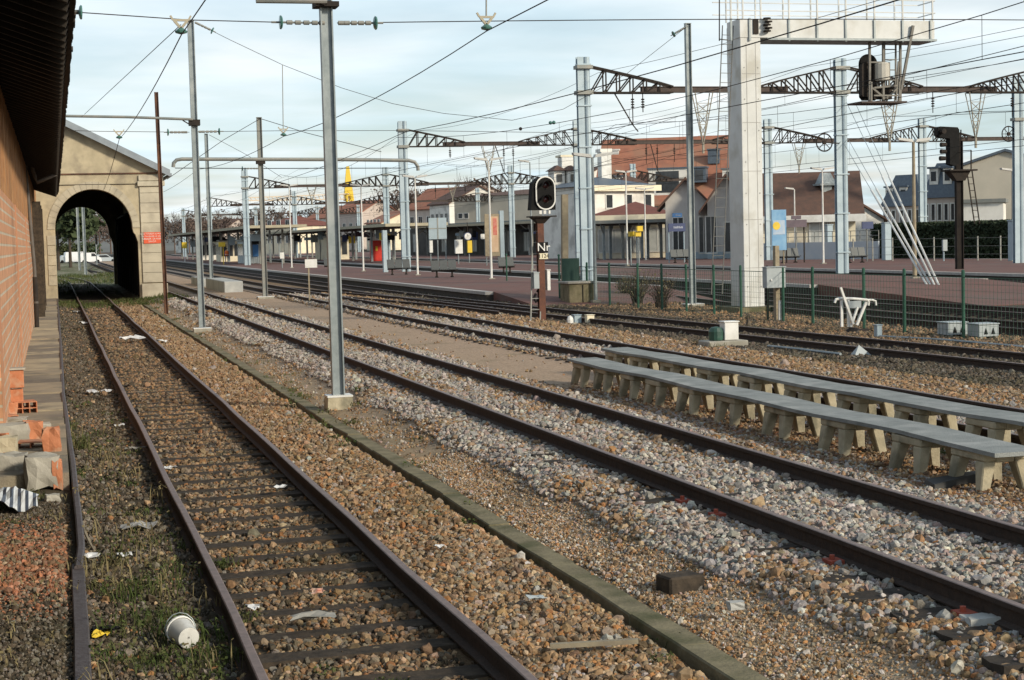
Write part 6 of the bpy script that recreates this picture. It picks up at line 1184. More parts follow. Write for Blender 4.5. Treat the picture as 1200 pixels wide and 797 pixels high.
# ------------------------------------------------------------------ platform canopies
def canopy(a, b_, depth, z, label, rise=.5, nposts=8, back=True, hang=True, seed=1, fm='fascia'):
    a, b_ = Vector(a), Vector(b_); d = (b_-a); L = d.length; d.normalize(); nrm = Vector((d.y, -d.x, 0)) if d.y > 0 else Vector((-d.y, d.x, 0)); r = random.Random(seed)
    o = thing('platform_canopy', label, 'canopy', (a.x, a.y, .6)); Z = Vector((0,0,1)); mid = depth*.5
    q = lambda u, w_, h: a+d*u+nrm*w_+Z*(z-a.z+h)
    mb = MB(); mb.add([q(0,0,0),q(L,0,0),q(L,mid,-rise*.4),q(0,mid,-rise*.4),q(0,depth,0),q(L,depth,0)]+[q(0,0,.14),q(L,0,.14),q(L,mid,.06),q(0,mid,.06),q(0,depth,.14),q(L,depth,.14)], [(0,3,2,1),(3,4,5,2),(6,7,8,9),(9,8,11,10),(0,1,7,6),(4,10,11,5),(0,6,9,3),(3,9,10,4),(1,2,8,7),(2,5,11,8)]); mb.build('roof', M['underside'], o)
    mb = MB(); 
    for w_ in (-.05, depth+.003): mb.add([q(-.06,w_,-.02),q(L+.06,w_,-.02),q(L+.06,w_+.045,-.02),q(-.06,w_+.045,-.02),q(-.06,w_,.26),q(L+.06,w_,.26),q(L+.06,w_+.045,.26),q(-.06,w_+.045,.26)], [(0,3,2,1),(4,5,6,7),(0,1,5,4),(1,2,6,5),(2,3,7,6),(3,0,4,7)])
    for u in (-.06, L+.015): mb.add([q(u,-.004,-.02),q(u+.045,-.004,-.02),q(u+.045,depth,-.02),q(u,depth,-.02),q(u,-.004,.26),q(u+.045,-.004,.26),q(u+.045,depth,.26),q(u,depth,.26)], [(0,3,2,1),(4,5,6,7),(0,1,5,4),(1,2,6,5),(2,3,7,6),(3,0,4,7)])
    mb.build('fascia', M[fm], o)
    for i in range(nposts):
        u = L*(i+.5)/nposts; mb = MB()
        for w_ in (mid-1.2, mid+1.2):
            pb = a+d*u+nrm*w_; mb.bar((pb.x, pb.y, .6), (pb.x, pb.y, z-.15), .22, .18); mb.bar((pb.x, pb.y, z-.9), q(u, w_+(1.1 if w_ > mid else -1.1), -.12), .1)
        mb.build('post', M['galv'] if i % 2 else M['galv_dark'], o)
    return o, q, L
def rel(px, py, z): g = G(px, py, z); return Vector((g.x, g.y, z))
c1a = rel(308, 267, 4.4); o, q, L = canopy((19.4, c1a.y, 4.4), (18.6, c1a.y+110, 4.4), 6.0, 4.4, 'left platform canopy with a pale edge, sheltering the person in orange', nposts=11, seed=2)
def clutter(label_o, x0, x1, y0, y1, n, seed, cols):
    r = random.Random(seed)
    for i in range(n):
        x = r.uniform(x0, x1); y = r.uniform(y0, y1); k = r.choice(cols); h = r.uniform(.5, 1.2); w_ = r.uniform(.4, 1.1); zc_ = r.uniform(2.9, 3.6); mb = MB(); mb.box(x-w_/2, x+w_/2, y-.08, y+.08, zc_-h/2+.1, zc_+h/2-.1); mb.build('hanging_board', M[k], label_o)
clutter(o, 20, 24, c1a.y+4, c1a.y+90, 34, 3, ['black', 'plum', 'navy', 'galv_dark', 'black', 'whitep', 'bluegrey', 'cream'])
kb = MB()
for (yy, w_, h, m) in ((c1a.y+14, 3.0, 2.5, 'greycab'), (c1a.y+40, 3.0, 2.6, 'cream'), (c1a.y+70, 3, 2.6, 'whitewall')):
    k = thing('platform_shelter', {'greycab': 'grey glazed waiting shelter under the left canopy, nearest', 'cream': 'cream waiting shelter farther under the left canopy', 'whitewall': 'white hut at the far end under the left canopy'}[m], 'shelter', (21.5, yy, .6)); mb = MB(); mb.box(20.4, 22.9, yy, yy+6, .6, .6+h); mb.build('wall', M[m], k)
    mb = MB(); mb.box(20.39-.02, 20.39, yy+.5, yy+5.5, 1.5, 2.8); 
    for j in range(3): mb.box(20.55+j*.8, 21.15+j*.8, yy-.03, yy-.002, 1.3, 2.8)
    mb.build('window', M['glass'], k); mb = MB(); mb.box(20.2, 23.1, yy-.2, yy+6.2, .603+h, .75+h); mb.build('roof', M['galv_dark'], k)
c2a = rel(467, 265, 4.1); o, q, L = canopy((30.4, c2a.y+0, 4.1), (30.0, c2a.y+110, 4.1), 6.0, 4.1, 'middle platform canopy, ending behind the tall pale mast left of centre', nposts=10, seed=4)
clutter(o, 31, 35, c2a.y+3, c2a.y+80, 30, 6, ['black', 'navy', 'galv_dark', 'whitep', 'plum', 'bluegrey', 'yellow'])
k = thing('platform_shelter', 'pale glazed waiting room under the middle canopy', 'shelter', (33, c2a.y+46, .6)); mb = MB(); mb.box(32, 34.6, c2a.y+44, c2a.y+54, .6, 3.3); mb.build('wall', M['cream'], k); mb = MB()
for j in range(3): mb.box(32.15+j*.8, 32.75+j*.8, c2a.y+43.96, c2a.y+43.995, 1.2, 2.9)
mb.build('window', M['glass'], k); mb = MB(); mb.box(31.8, 34.8, c2a.y+43.8, c2a.y+54.2, 3.303, 3.45); mb.build('roof', M['galv_dark'], k)
cA, cB = PD(648, 261, 181), PD(478, 268, 219); o, q, L = canopy((cA.x, cA.y, 4.3), (cB.x, cB.y, 4.3), 5.5, 4.3, 'long dark station canopy running in front of the beige hall', nposts=7, seed=5)
clutter(o, cA.x-6, cA.x+1, cA.y+3, cA.y+30, 18, 9, ['black', 'whitep', 'bluegrey', 'navy', 'yellow', 'galv_dark'])
cC, cD = PD(782, 262, 139), PD(692, 264.5, 141); o, q, L = canopy((cC.x, cC.y, 3.75), (cD.x, cD.y, 3.75), 5, 3.75, 'station canopy in front of the maroon pavilion roof', nposts=4, seed=6, fm='galv_dark')
# ------------------------------------------------------------------ station buildings
def bldg(name, label, A, B, zb_, ze_, back, wallm, roofm, cat='building', ridge=2.5, rooftype='gable', over=.4, windows=(), wm='glass', group=None, wframe='whitep', base=None, chim=(), dorm=(), reuse=None, cornice=None):
    # A, B: ground corners of the face towards the camera (left, right); body runs back from it
    A, B = Vector((A.x, A.y, zb_)), Vector((B.x, B.y, zb_)); d = B-A; L = d.length; d.normalize(); n_ = Vector((-d.y, d.x, 0)); 
    if n_.y < 0: n_ = -n_
    Z = Vector((0,0,1)); P = lambda u, w_, h: A+d*u+n_*w_+Z*h; H = ze_-zb_; o = reuse or thing(name, label, cat, A, group)
    def box(mb, u0, u1, w0, w1, h0, h1): return mb.add([P(u0,w0,h0),P(u1,w0,h0),P(u1,w1,h0),P(u0,w1,h0),P(u0,w0,h1),P(u1,w0,h1),P(u1,w1,h1),P(u0,w1,h1)], [(0,3,2,1),(4,5,6,7),(0,1,5,4),(1,2,6,5),(2,3,7,6),(3,0,4,7)])
    mb = MB(); box(mb, 0, L, 0, back, 0, H)
    if rooftype == 'gablefront': mb.add([P(0,0,H+.001),P(L,0,H+.001),P(L/2,0,H+ridge),P(0,back,H+.001),P(L,back,H+.001),P(L/2,back,H+ridge)], [(0,1,2),(5,4,3),(0,2,5,3),(1,4,5,2)])
    if rooftype == 'gable': mb.add([P(0,0,H+.001),P(0,back,H+.001),P(0,back/2,H+ridge),P(L,0,H+.001),P(L,back,H+.001),P(L,back/2,H+ridge)], [(0,2,1),(3,4,5),(0,3,5,2),(1,2,5,4)])
    mb.build('wall', wallm, o)
    mb = MB(); v_ = over
    if rooftype == 'gable': k = ridge/(back/2); f_ = lambda w_: H+ridge-abs(w_-back/2)*k; pr = [(-v_, f_(-v_)), (back/2, H+ridge), (back+v_, f_(back+v_))]; pts = [P(u, w_, h+t_) for u in (-v_, L+v_) for t_ in (.02, .22) for (w_, h) in pr]; mb.add(pts, [(0,1,4,3),(1,2,5,4),(6,9,10,7),(7,10,11,8),(3,4,10,9),(4,5,11,10),(0,6,7,1),(1,7,8,2),(0,3,9,6),(2,8,11,5)])
    elif rooftype == 'gablefront': k = ridge/(L/2); f_ = lambda u: H+ridge-abs(u-L/2)*k; pr = [(-v_, f_(-v_)), (L/2, H+ridge), (L+v_, f_(L+v_))]; pts = [P(u, w_, h+t_) for w_ in (-v_, back) for t_ in (.02, .24) for (u, h) in pr]; mb.add(pts, [(0,1,4,3),(1,2,5,4),(6,9,10,7),(7,10,11,8),(3,4,10,9),(4,5,11,10),(0,6,7,1),(1,7,8,2),(0,3,9,6),(2,8,11,5)])
    elif rooftype == 'hip':
        i_ = min(L, back)/2; a_ = [P(-v_,-v_,H+.02),P(L+v_,-v_,H+.02),P(L+v_,back+v_,H+.02),P(-v_,back+v_,H+.02)]; 
        r0, r1 = (P(i_, back/2, H+ridge), P(L-i_, back/2, H+ridge)) if L >= back else (P(L/2, i_, H+ridge), P(L/2, back-i_, H+ridge))
        mb.add(a_+[r0, r1], [(3,2,1,0),(0,1,5,4),(1,2,5),(2,3,4,5),(3,0,4)] if L >= back else [(3,2,1,0),(0,1,4),(1,2,5,4),(2,3,5),(3,0,4,5)])
    elif rooftype == 'mansard':
        s_ = ridge*.28; a_ = [P(-v_,-v_,H+.02),P(L+v_,-v_,H+.02),P(L+v_,back+v_,H+.02),P(-v_,back+v_,H+.02),P(s_,s_,H+ridge),P(L-s_,s_,H+ridge),P(L-s_,back-s_,H+ridge),P(s_,back-s_,H+ridge)]; mb.add(a_, [(3,2,1,0),(4,5,6,7),(0,1,5,4),(1,2,6,5),(2,3,7,6),(3,0,4,7)])
    else: box(mb, -v_, L+v_, -v_, back+v_, H+.01, H+.3)
    rf_ = mb.build('roof', roofm, o)
    if cornice: mb = MB(); box(mb, -v_-.05, L+v_+.05, -v_-.08, -v_-.004, H-.5, H+.05); mb.build('cornice', M[cornice], o)
    if base: mb = MB(); box(mb, -.05, L+.05, -.06, -.002, 0, base[0]); mb.build('plinth', M[base[1]], o)
    for (u, h, w_, hh) in windows:
        mb = MB(); box(mb, L*u-w_/2-.1, L*u+w_/2+.1, -.07, -.003, h-.1, h-.003); box(mb, L*u-w_/2-.1, L*u+w_/2+.1, -.07, -.003, h+hh+.003, h+hh+.1); box(mb, L*u-w_/2-.1, L*u-w_/2, -.07, -.003, h, h+hh); box(mb, L*u+w_/2, L*u+w_/2+.1, -.07, -.003, h, h+hh); wf = mb.build('window', M[wframe], o)
        mb = MB(); box(mb, L*u-w_/2+.002, L*u+w_/2-.002, -.02, -.002, h, h+hh); mb.build('pane', M[wm], wf)
        if hh > 1.2 and w_ > .5: mb = MB(); box(mb, L*u-.03, L*u+.03, -.045, -.021, h, h+hh); mb.build('mullion', M[wframe], wf)
    for (u, w_, h, sx, m) in chim: mb = MB(); box(mb, L*u-sx/2, L*u+sx/2, w_, w_+.7, H+h, H+h+1.6); box(mb, L*u-sx/2-.1, L*u+sx/2+.1, w_-.1, w_+.8, H+h+1.603, H+h+1.8); mb.build('chimney', M[m], rf_)
    for (u, w_, h, sx, sz, m) in dorm: 
        mb = MB(); box(mb, L*u-sx/2, L*u+sx/2, w_, w_+2.2, H+h, H+h+sz); dm = mb.build('dormer', M[m], rf_); mb = MB(); box(mb, L*u-sx*.3, L*u+sx*.3, w_-.03, w_-.002, H+h+.3, H+h+sz-.25); mb.build('pane', M['glass'], dm); mb = MB(); box(mb, L*u-sx/2-.15, L*u+sx/2+.15, w_-.15, w_+2.2, H+h+sz+.003, H+h+sz+.18); mb.build('dormer_roof', M['slate'], dm)
    return o, P, L, H
def zat(px, py, depth): return PD(px, py, depth).z
row = lambda n, h, w_, hh, a=.06, b_=.94: [(a+(b_-a)*i/(n-1), h, w_, hh) for i in range(n)]
bldg('station_wing', 'low station wing, its front coloured dark for the canopy shade', PD(480, 300, 229), PD(650, 300, 189), .6, 4.5, 8, mat('shaded_station_front', (.09,.085,.075), (.06,.055,.05), 1, .9), M['galv_dark'], 'station building', .3, 'flat', .1, row(9, .5, 1.3, 2.4, .05, .95), wm='palepane', wframe='galv_dark')  # dark wall colour stands in for the shaded recess below the canopy
# main white station house with slate eaves, in front of the big red roof
sh_, P_s, L_s, H_s = bldg('station_house', 'white three storey station house with dormers, left of the red roof', PD(692, 300, 152), PD(768, 300, 156), .6, zat(730, 218, 154), 8.2, M['whitewall'], M['slate'], 'station building', 1.0, 'hip', .45, row(3, 4.7, .7, 1.2, .3, .9)+row(3, 2.4, .7, 1.4, .3, .9), cornice='cream', chim=())
rf2 = [c for c in bpy.data.objects if c.parent == sh_ and c.name.startswith('roof')][0]
def shbox(px, py0, py1, w_, dep, name, m, dp=158):
    a, c_ = PD(px-w_/2, py1, dp), PD(px+w_/2, py0, dp); mb = MB(); mb.box(a.x, c_.x, a.y, a.y+dep, a.z, c_.z); return mb.build(name, M[m], rf2)
shbox(711, 178, 216, 11, 1.2, 'chimney', 'whitep'); shbox(711, 174, 178, 15, 1.5, 'chimney_cap', 'whitewall', 157.9); shbox(668, 184, 214, 18, 1.4, 'chimney', 'whitep', 163); shbox(668, 181, 184, 22, 1.8, 'chimney_cap', 'cream', 162.9)
for px in (656, 672): 
    shbox(px, 200, 217, 13, 2.0, 'dormer', 'whitewall', 161); shbox(px, 204, 213, 6, .03, 'dormer_pane', 'glass', 160.95); a = PD(px-9, 200, 160.8); c_ = PD(px+9, 193, 160.8); mb = MB(); mb.add([(a.x,a.y-.3,a.z),(c_.x,a.y-.3,a.z),(c_.x,a.y+2.4,a.z),(a.x,a.y+2.4,a.z),((a.x+c_.x)/2,a.y+.6,c_.z),((a.x+c_.x)/2,a.y+1.6,c_.z)], [(0,3,2,1),(0,1,4),(1,2,5,4),(2,3,5),(3,0,4,5)]); mb.build('dormer_roof', M['browntile'], rf2)
a = PD(727, 215, 160); c_ = PD(764, 205, 160); mb = MB(); mb.add([(a.x,a.y,a.z),(c_.x,a.y,a.z),(c_.x,a.y+4,a.z),(a.x,a.y+4,a.z),(a.x*.6+c_.x*.4,a.y+2,c_.z),(a.x*.4+c_.x*.6,a.y+2,c_.z)], [(0,3,2,1),(0,1,5,4),(1,2,5),(2,3,4,5),(3,0,4)]); mb.build('hipped_roof', M['browntile'], rf2)
bldg('red_roofed_block', 'large house with a broad orange red tile roof and white dormers behind the station', PD(700, 300, 196), PD(868, 300, 192), .6, zat(800, 236, 194), 16, M['whitewall'], M['redtile'], 'house', zat(800, 162, 200)-zat(800, 236, 194), 'gable', .5, row(8, 3.6, 1.0, 1.5), dorm=((.12, .6, .8, 2.2, 2.4, 'whitewall'), (.5, .6, .8, 4.6, 3.1, 'whitewall'), (.72, .6, 2.2, 1.6, 1.7, 'slate'), (.95, .6, .8, 2.4, 2.8, 'whitewall')), chim=((.05, 6, 5, 2.0, 'whitep'), (.8, 4, 4.5, 1.4, 'slate')))
bldg('white_annex', 'white annexe with slate dormer roof right of the gantry leg', PD(880, 300, 198), PD(925, 300, 197), .6, zat(900, 234, 198), 10, M['whitewall'], M['redtile'], 'house', 3.4, 'hip', .4, (), dorm=((.35, .4, .3, 1.6, 2.0, 'whitewall'), (.85, .4, .3, 2.0, 2.1, 'whitewall')))
bldg('pavilion', 'low pavilion with maroon hipped roof before the white station house', PD(702, 300, 147), PD(783, 300, 146), .6, zat(740, 252.5, 147), 7, M['cream'], M['maroon'], 'pavilion', zat(742, 237, 153)-zat(740, 252.5, 149), 'hip', .9, ((.1, .6, 1.2, 2.0), (.25, .6, 1.2, 2.0), (.43, .6, .9, 2.0), (.53, .6, .9, 2.0), (.85, .6, 1.6, 2.0)), wm='palepane', cornice='cream')
gA = PD(781, 304, 134)
go_, P_g, L_g, H_g = bldg('gabled_building', 'grey station building with twin pointed gables and arched dark doors', gA, PD(829, 304, 133.6), .6, zat(781, 237, 134), 8, M['greywall'], M['browntile'], 'station building', zat(813, 210, 132)-zat(781, 237, 134), 'gablefront', .7, ((.30, .5, .8, 2.9), (.92, .5, .7, 2.9)), base=(.55, 'bluegrey'), cornice=None)
bldg('gabled_building', '', PD(830, 304, 132), PD(873, 304, 131.7), .6, zat(835, 237, 132), 8, M['greywall'], M['browntile'], '', zat(852, 207, 132)-zat(835, 237, 132), 'gablefront', .7, ((.09, .5, .8, 2.9), (.62, .5, .9, 2.4)), base=(.55, 'bluegrey'), reuse=go_)
co, P_c, L_c, H_c = bldg('goods_hall', 'cream hall with a brown tile roof and a tall blind opening, right of the gantry', PD(890, 304, 125.5), PD(1003, 304, 124.5), .6, zat(950, 253, 125), 9, M['cream'], M['browntile'], 'station building', zat(950, 205, 129)-zat(950, 253, 125), 'gable', .7, ((.63, .4, 1.4, 2.6),), wm='palepane', cornice='whitep')
mb = MB(); c0 = PD(968, 216, 127); mb.box(c0.x-.35, c0.x+.35, c0.y-.3, c0.y+.4, c0.z-1.0, c0.z-.1); mb.box(c0.x-.75, c0.x+.75, c0.y-.6, c0.y+.8, c0.z-.097, c0.z+.05); mb.add([(c0.x-.6,c0.y-.5,c0.z+.053),(c0.x+.6,c0.y-.5,c0.z+.053),(c0.x+.6,c0.y+.7,c0.z+.053),(c0.x-.6,c0.y+.7,c0.z+.053),(c0.x-.3,c0.y-.2,c0.z+.9),(c0.x+.3,c0.y-.2,c0.z+.9),(c0.x+.3,c0.y+.4,c0.z+.9),(c0.x-.3,c0.y+.4,c0.z+.9)], [(0,3,2,1),(4,5,6,7),(0,1,5,4),(1,2,6,5),(2,3,7,6),(3,0,4,7)]); mb.build('roof_vent', M['galv'], co)
w0, w1 = PD(884, 305, 121), PD(1030, 305, 114); o = thing('low_wall', 'pale blue-grey low wall with a thin railing before the cream hall', 'wall', w0); d_ = Vector((w1.x-w0.x, w1.y-w0.y, 0)); mb = MB(); z1 = zat(950, 284, 118); nn_ = Vector((-d_.y, d_.x, 0)).normalized()*.1; c_ = (w0+w1)/2; c_.z = (.6+z1)/2; mb.obox(c_, d_/2, nn_, (0,0,(z1-.6)/2)); mb.build('wall', mat('pale_blue_wall', (.42,.48,.53), (.5,.53,.54), 1.0, .9), o); mb = MB()
for i in range(15): q_ = w0.lerp(w1, i/14); mb.bar((q_.x, q_.y, z1), (q_.x, q_.y, z1+.75), .04)
for h in (.4, .75): mb.bar((w0.x, w0.y, z1+h), (w1.x, w1.y, z1+h), .04)
mb.build('railing', M['galv_dark'], o)
# long beige hall and the low roofs left of it
bldg('long_hall', 'long windowless beige hall with a brown roof edge behind the station canopy', PD(534, 300, 246), PD(652, 300, 238), .6, zat(590, 229, 242), 16, M['beige'], M['browntile'], 'hall', 1.0, 'hip', .3, ((.06, 5.2, .7, .7), (.12, 5.2, .7, .7)), cornice=None)
for i, (p0, p1, dp, ye, rt, wm_, rm, lb, rg) in enumerate(((478, 520, 330, 245, 'gable', 'pinkwall', 'redtile', 'far pink house with red roof above the middle canopy', 4), (392, 425, 420, 250, 'gable', 'pinkwall', 'redtile', 'far pink town house just right of the yellow crane', 3), (425, 455, 440, 254, 'gable', 'whitewall', 'browntile', 'far white town house behind the pale pillar', 3), (362, 392, 430, 256, 'gable', 'whitewall', 'redtile', 'far white town house half hidden by the nearest mast', 3), (300, 345, 330, 266, 'hip', 'cream', 'maroon', 'low building with a maroon roof above the left canopy end', 2.2), (230, 262, 480, 270, 'gable', 'pinkwall', 'browntile', 'far house seen between the second mast and the slim mast', 3), (262, 290, 520, 268, 'gable', 'whitewall', 'browntile', 'far pale house behind the slim grey mast', 3), (205, 228, 500, 274, 'gable', 'whitewall', 'browntile', 'far pale house next to the arch building corner', 3), (455, 480, 400, 262, 'flat', 'pinkwall', 'galv', 'far flat roofed grey block behind the platform mast', 1), (505, 528, 300, 240, 'gable', 'whitewall', 'browntile', 'far narrow white house at the left end of the beige hall', 3), (430, 448, 360, 262, 'gable', 'cream', 'redtile', 'far cream house low behind the red vending machine', 2.5), (640, 664, 260, 222, 'gable', 'whitewall', 'browntile', 'far white house just right of the two-lamp signal board', 3), (524, 540, 380, 232, 'gable', 'pinkwall', 'browntile', 'far tall brown roofed house rising behind the beige hall', 3))):
    bldg('town_house', lb, PD(p0, 295, dp), PD(p1, 295, dp-8), .6, zat((p0+p1)/2, ye, dp), 12, M[wm_], M[rm], 'house', rg, rt, .4, row(4, 2.2, 1.1, 1.5, .15, .85)+row(4, 5.2, 1.1, 1.5, .15, .85), group='far town houses')
# right side: apartment house with slate mansards, the big beige gable wall, small houses
ap, P_a, L_a, H_a = bldg('apartment_house', 'pale pink apartment house with blue slate mansard roof and tall windows', PD(1036, 300, 171), PD(1079, 300, 168), .6, zat(1060, 242, 170), 7, M['pinkwall'], M['slate'], 'apartment building', zat(1060, 205, 170)-zat(1060, 242, 170), 'mansard', .3, row(5, .5, .36, 1.35)+row(5, 2.6, .36, 1.3), dorm=((.12, .3, .4, .9, 1.6, 'whitewall'), (.5, .3, .4, .9, 1.6, 'whitewall')))
bldg('apartment_house', '', PD(1083, 300, 145), PD(1121, 300, 143), .6, zat(1102, 232, 144), 6, M['pinkwall'], M['slate'], '', zat(1102, 191, 144)-zat(1102, 232, 144), 'mansard', .3, row(5, .5, .3, 1.4, .1, .9)+row(5, 2.7, .3, 1.4, .1, .9), dorm=((.3, .1, 1.2, .8, 1.4, 'whitewall'), (.72, .1, 1.2, .8, 1.4, 'whitewall')), reuse=ap)
bldg('beige_gable_house', 'big windowless beige gable wall behind the dark hedge at right', PD(1122, 300, 136), PD(1236, 300, 134), .6, zat(1126, 197, 136), 16, M['beige'], M['slate'], 'house', zat(1178, 178, 135)-zat(1126, 197, 136), 'gablefront', .25, ())
bldg('low_annex', 'low pale annexe wall in front of the beige gable house', PD(1128, 300, 126), PD(1176, 300, 125), .6, zat(1150, 238, 126), 5, M['whitewall'], M['galv_dark'], 'annexe', .3, 'flat', .2, ())
bldg('small_house', 'small house with dark roof and white chimney between cream hall and apartments', PD(996, 300, 165), PD(1036, 300, 158), .6, zat(1015, 258, 161), 9, M['whitewall'], M['browntile'], 'house', 2.6, 'gable', .4, ((.3, 1.5, .9, 1.2), (.75, 1.5, .9, 1.2)), chim=((.62, 3, .8, .9, 'whitep'),))
# yellow tower crane far away
o = thing('tower_crane', 'yellow tower crane far away above the left roofs', 'crane', PD(411, 285, 520)); c0, c1_ = PD(411, 285, 520), PD(409.5, 195, 520); mb = MB(); s_ = 1.0
for sx in (-1, 1):
    for sy2 in (-1, 1): mb.bar((c0.x+sx*s_, c0.y+sy2*s_, 0), (c0.x+sx*s_*.8, c0.y+sy2*s_*.8, c1_.z-9), .45)
zz = 0
while zz < c1_.z-10: mb.bar((c0.x-s_, c0.y-s_, zz), (c0.x+s_, c0.y-s_, zz+2.4), .3); mb.bar((c0.x+s_, c0.y-s_, zz+2.4), (c0.x-s_, c0.y-s_, zz+4.8), .3); zz += 4.8
mb.build('tower', M['yellow'], o); mb = MB(); mb.add([(c0.x-1.6,c0.y,c1_.z-11),(c0.x+1.6,c0.y,c1_.z-11),(c0.x+1.6,c0.y+2,c1_.z-11),(c0.x-1.6,c0.y+2,c1_.z-11),(c0.x-.5,c0.y+1,c1_.z),(c0.x+.5,c0.y+1,c1_.z)], [(0,3,2,1),(0,1,5,4),(2,3,4,5),(1,2,5),(3,0,4)]); mb.box(c0.x+.8, c0.x+2.8, c0.y-1, c0.y+1, c1_.z-15, c1_.z-12); mb.build('cab_and_peak', M['yellow'], o)
j0, j1 = PD(395, 214, 520), PD(290, 213, 505); mb = MB(); L = (j1-j0).length; mb.bar((c0.x, c0.y, c1_.z-10.5), (j1.x, j1.y, c1_.z-10.5), .35); mb.bar((c0.x, c0.y, c1_.z-8.8), (j1.x, j1.y, c1_.z-9.6), .3); n = 24
for i in range(n): a, b_ = Vector((c0.x, c0.y, c1_.z-10.5)).lerp(Vector((j1.x, j1.y, c1_.z-10.5)), i/n), Vector((c0.x, c0.y, c1_.z-8.8)).lerp(Vector((j1.x, j1.y, c1_.z-9.6)), (i+.5)/n); mb.bar(a, b_, .2)
mb.build('jib', mat('crane_pale', (.62,.52,.4), (.55,.45,.33), 3, .6), o)
# ------------------------------------------------------------------ vegetation
lg = mat('dark_foliage', (.028,.045,.018), (.05,.07,.025), .6, .9, c3=(.075,.085,.03), s3=.25)
hedgem = mat('hedge_leaf', (.018,.032,.014), (.035,.05,.02), 1.2, .9)
barkm = mat('bark', (.08,.06,.045), (.05,.04,.03), 3, .95)
bare = mat('bare_twigs', (.15,.105,.085), (.10,.075,.06), .5, .95)
def leafcloud(mb, blobs, per, l, r):
    for (c, R) in blobs:
        c = Vector(c)
        for i in range(per):
            d = Vector((r.gauss(0,1), r.gauss(0,1), r.gauss(0,1))).normalized()*R*(r.random()**.4); d.z *= .85; p = c+d; u = Vector((r.gauss(0,1), r.gauss(0,1), r.gauss(0,1))).normalized(); v_ = u.cross(Vector((r.gauss(0,1), r.gauss(0,1), r.gauss(0,1)))).normalized(); q = l*r.uniform(.6, 1.4)
            mb.add([p-u*q, p+v_*q*.6, p+u*q, p-v_*q*.6], [(0,1,2,3)])
def tree(label, p, h, R, m, seed, per=90, l=.45, group='trees beyond the railway', bareness=False, nb=16):
    r = random.Random(seed); p = Vector(p); o = thing('bare_tree' if bareness else 'leafy_tree', label, 'tree', p, group); mb = MB(); mb.tube([p, p+Vector((0,0,h*.35)), p+Vector((r.uniform(-.3,.3),0,h*.7))], [.035*h*.6, .025*h*.6, .008*h], 7); tips = []
    for i in range(9 if not bareness else 16):
        z0 = h*r.uniform(.25, .65); a = r.uniform(0, 6.28); q0 = p+Vector((0,0,z0)); q1 = q0+Vector((cos(a)*R*.45, sin(a)*R*.45, h*.14)); q2 = q0+Vector((cos(a)*R*.85, sin(a)*R*.85, h*r.uniform(.18, .36))); mb.tube([q0, q1, q2], [.012*h*.6, .008*h*.6, .003*h], 5); tips += [q1.lerp(q2, .5), q2]
        if bareness:
            for j in range(14):
                s0 = q1.lerp(q2, r.random()); mb.tube([s0, s0+Vector((r.uniform(-.22,.22)*R, r.uniform(-.22,.22)*R, r.uniform(.05,.2)*h))], [.004*h, .0015*h], 3, False)
    mb.build('trunk', barkm if not bareness else bare, o); mb = MB()
    blobs = [(p+Vector((r.uniform(-1,1)*R*.7, r.uniform(-1,1)*R*.7, h*r.uniform(.42, .92))), R*r.uniform(.25, .48)) for i in range(nb)]+[(t_, R*.28) for t_ in tips[:12]]
    leafcloud(mb, blobs, per if not bareness else per//4, l if not bareness else l*.5, r); mb.build('crown', m, o)
def at_(px, dp, z=0.0): q_ = PD(px, 292, dp); return Vector((q_.x, q_.y, z))
for i, (px, dp, h, R, lb) in enumerate(((68, 205, 11, 5, 'dark evergreen tree seen at the left side of the archway'), (82, 230, 12, 5, 'dark leafy tree seen through the archway, beside the two thin poles'), (60, 240, 13, 5.5, 'tall dark tree mostly hidden by the left arch jamb'))): tree(lb, at_(px, dp), h, R, lg, 40+i, 110, .4, 'trees seen through the archway')
for i, (px, dp, h, R, lb) in enumerate(((104, 350, 12, 6, 'reddish bare tree seen in the middle of the archway'), (117, 370, 12, 6, 'reddish bare tree behind the small signal in the archway'), (130, 380, 11, 5, 'reddish bare tree at the right side of the archway view'))): tree(lb, at_(px, dp), h, R, bare, 50+i, 100, .5, 'trees seen through the archway', True)
r = random.Random(77); mb = MB(); 
leafcloud(mb, [(at_(px, 318, z), 1.6) for px in range(66, 112, 3) for z in (1.0, 2.6)], 60, .3, r); tag(mb.build('clipped_hedge', lg), 'green hedge behind the parked vans, seen through the archway', 'hedge')
xs = [(205, 460, 13), (222, 430, 14), (238, 470, 12), (256, 440, 15), (276, 480, 13), (296, 450, 14), (318, 470, 15), (338, 440, 13), (430, 470, 17), (446, 500, 16), (466, 420, 20), (484, 440, 19), (500, 430, 19), (516, 410, 18), (532, 420, 17), (372, 500, 15), (545, 380, 18), (562, 370, 20)]
for i, (px, dp, h) in enumerate(xs): tree('bare brown tree in the distant row beyond the platform canopies', at_(px, dp), h*.85, h*.34, bare, 100+i, 90, .7, 'distant bare trees', True)
mb = MB(); r = random.Random(5); hp0, hp1 = PD(1022, 305, 117), PD(1187, 305, 104); zt_ = zat(1100, 263, 110); d_ = Vector((hp1.x-hp0.x, hp1.y-hp0.y, 0)); L = d_.length; d_.normalize(); n_ = Vector((-d_.y, d_.x, 0)); core = MB(); c_ = (hp0+hp1)/2; core.obox((c_.x+n_.x*.9, c_.y+n_.y*.9, (.5+zt_-.2)/2), d_*(L/2-.2), n_*.75, (0,0,(zt_-.7)/2))
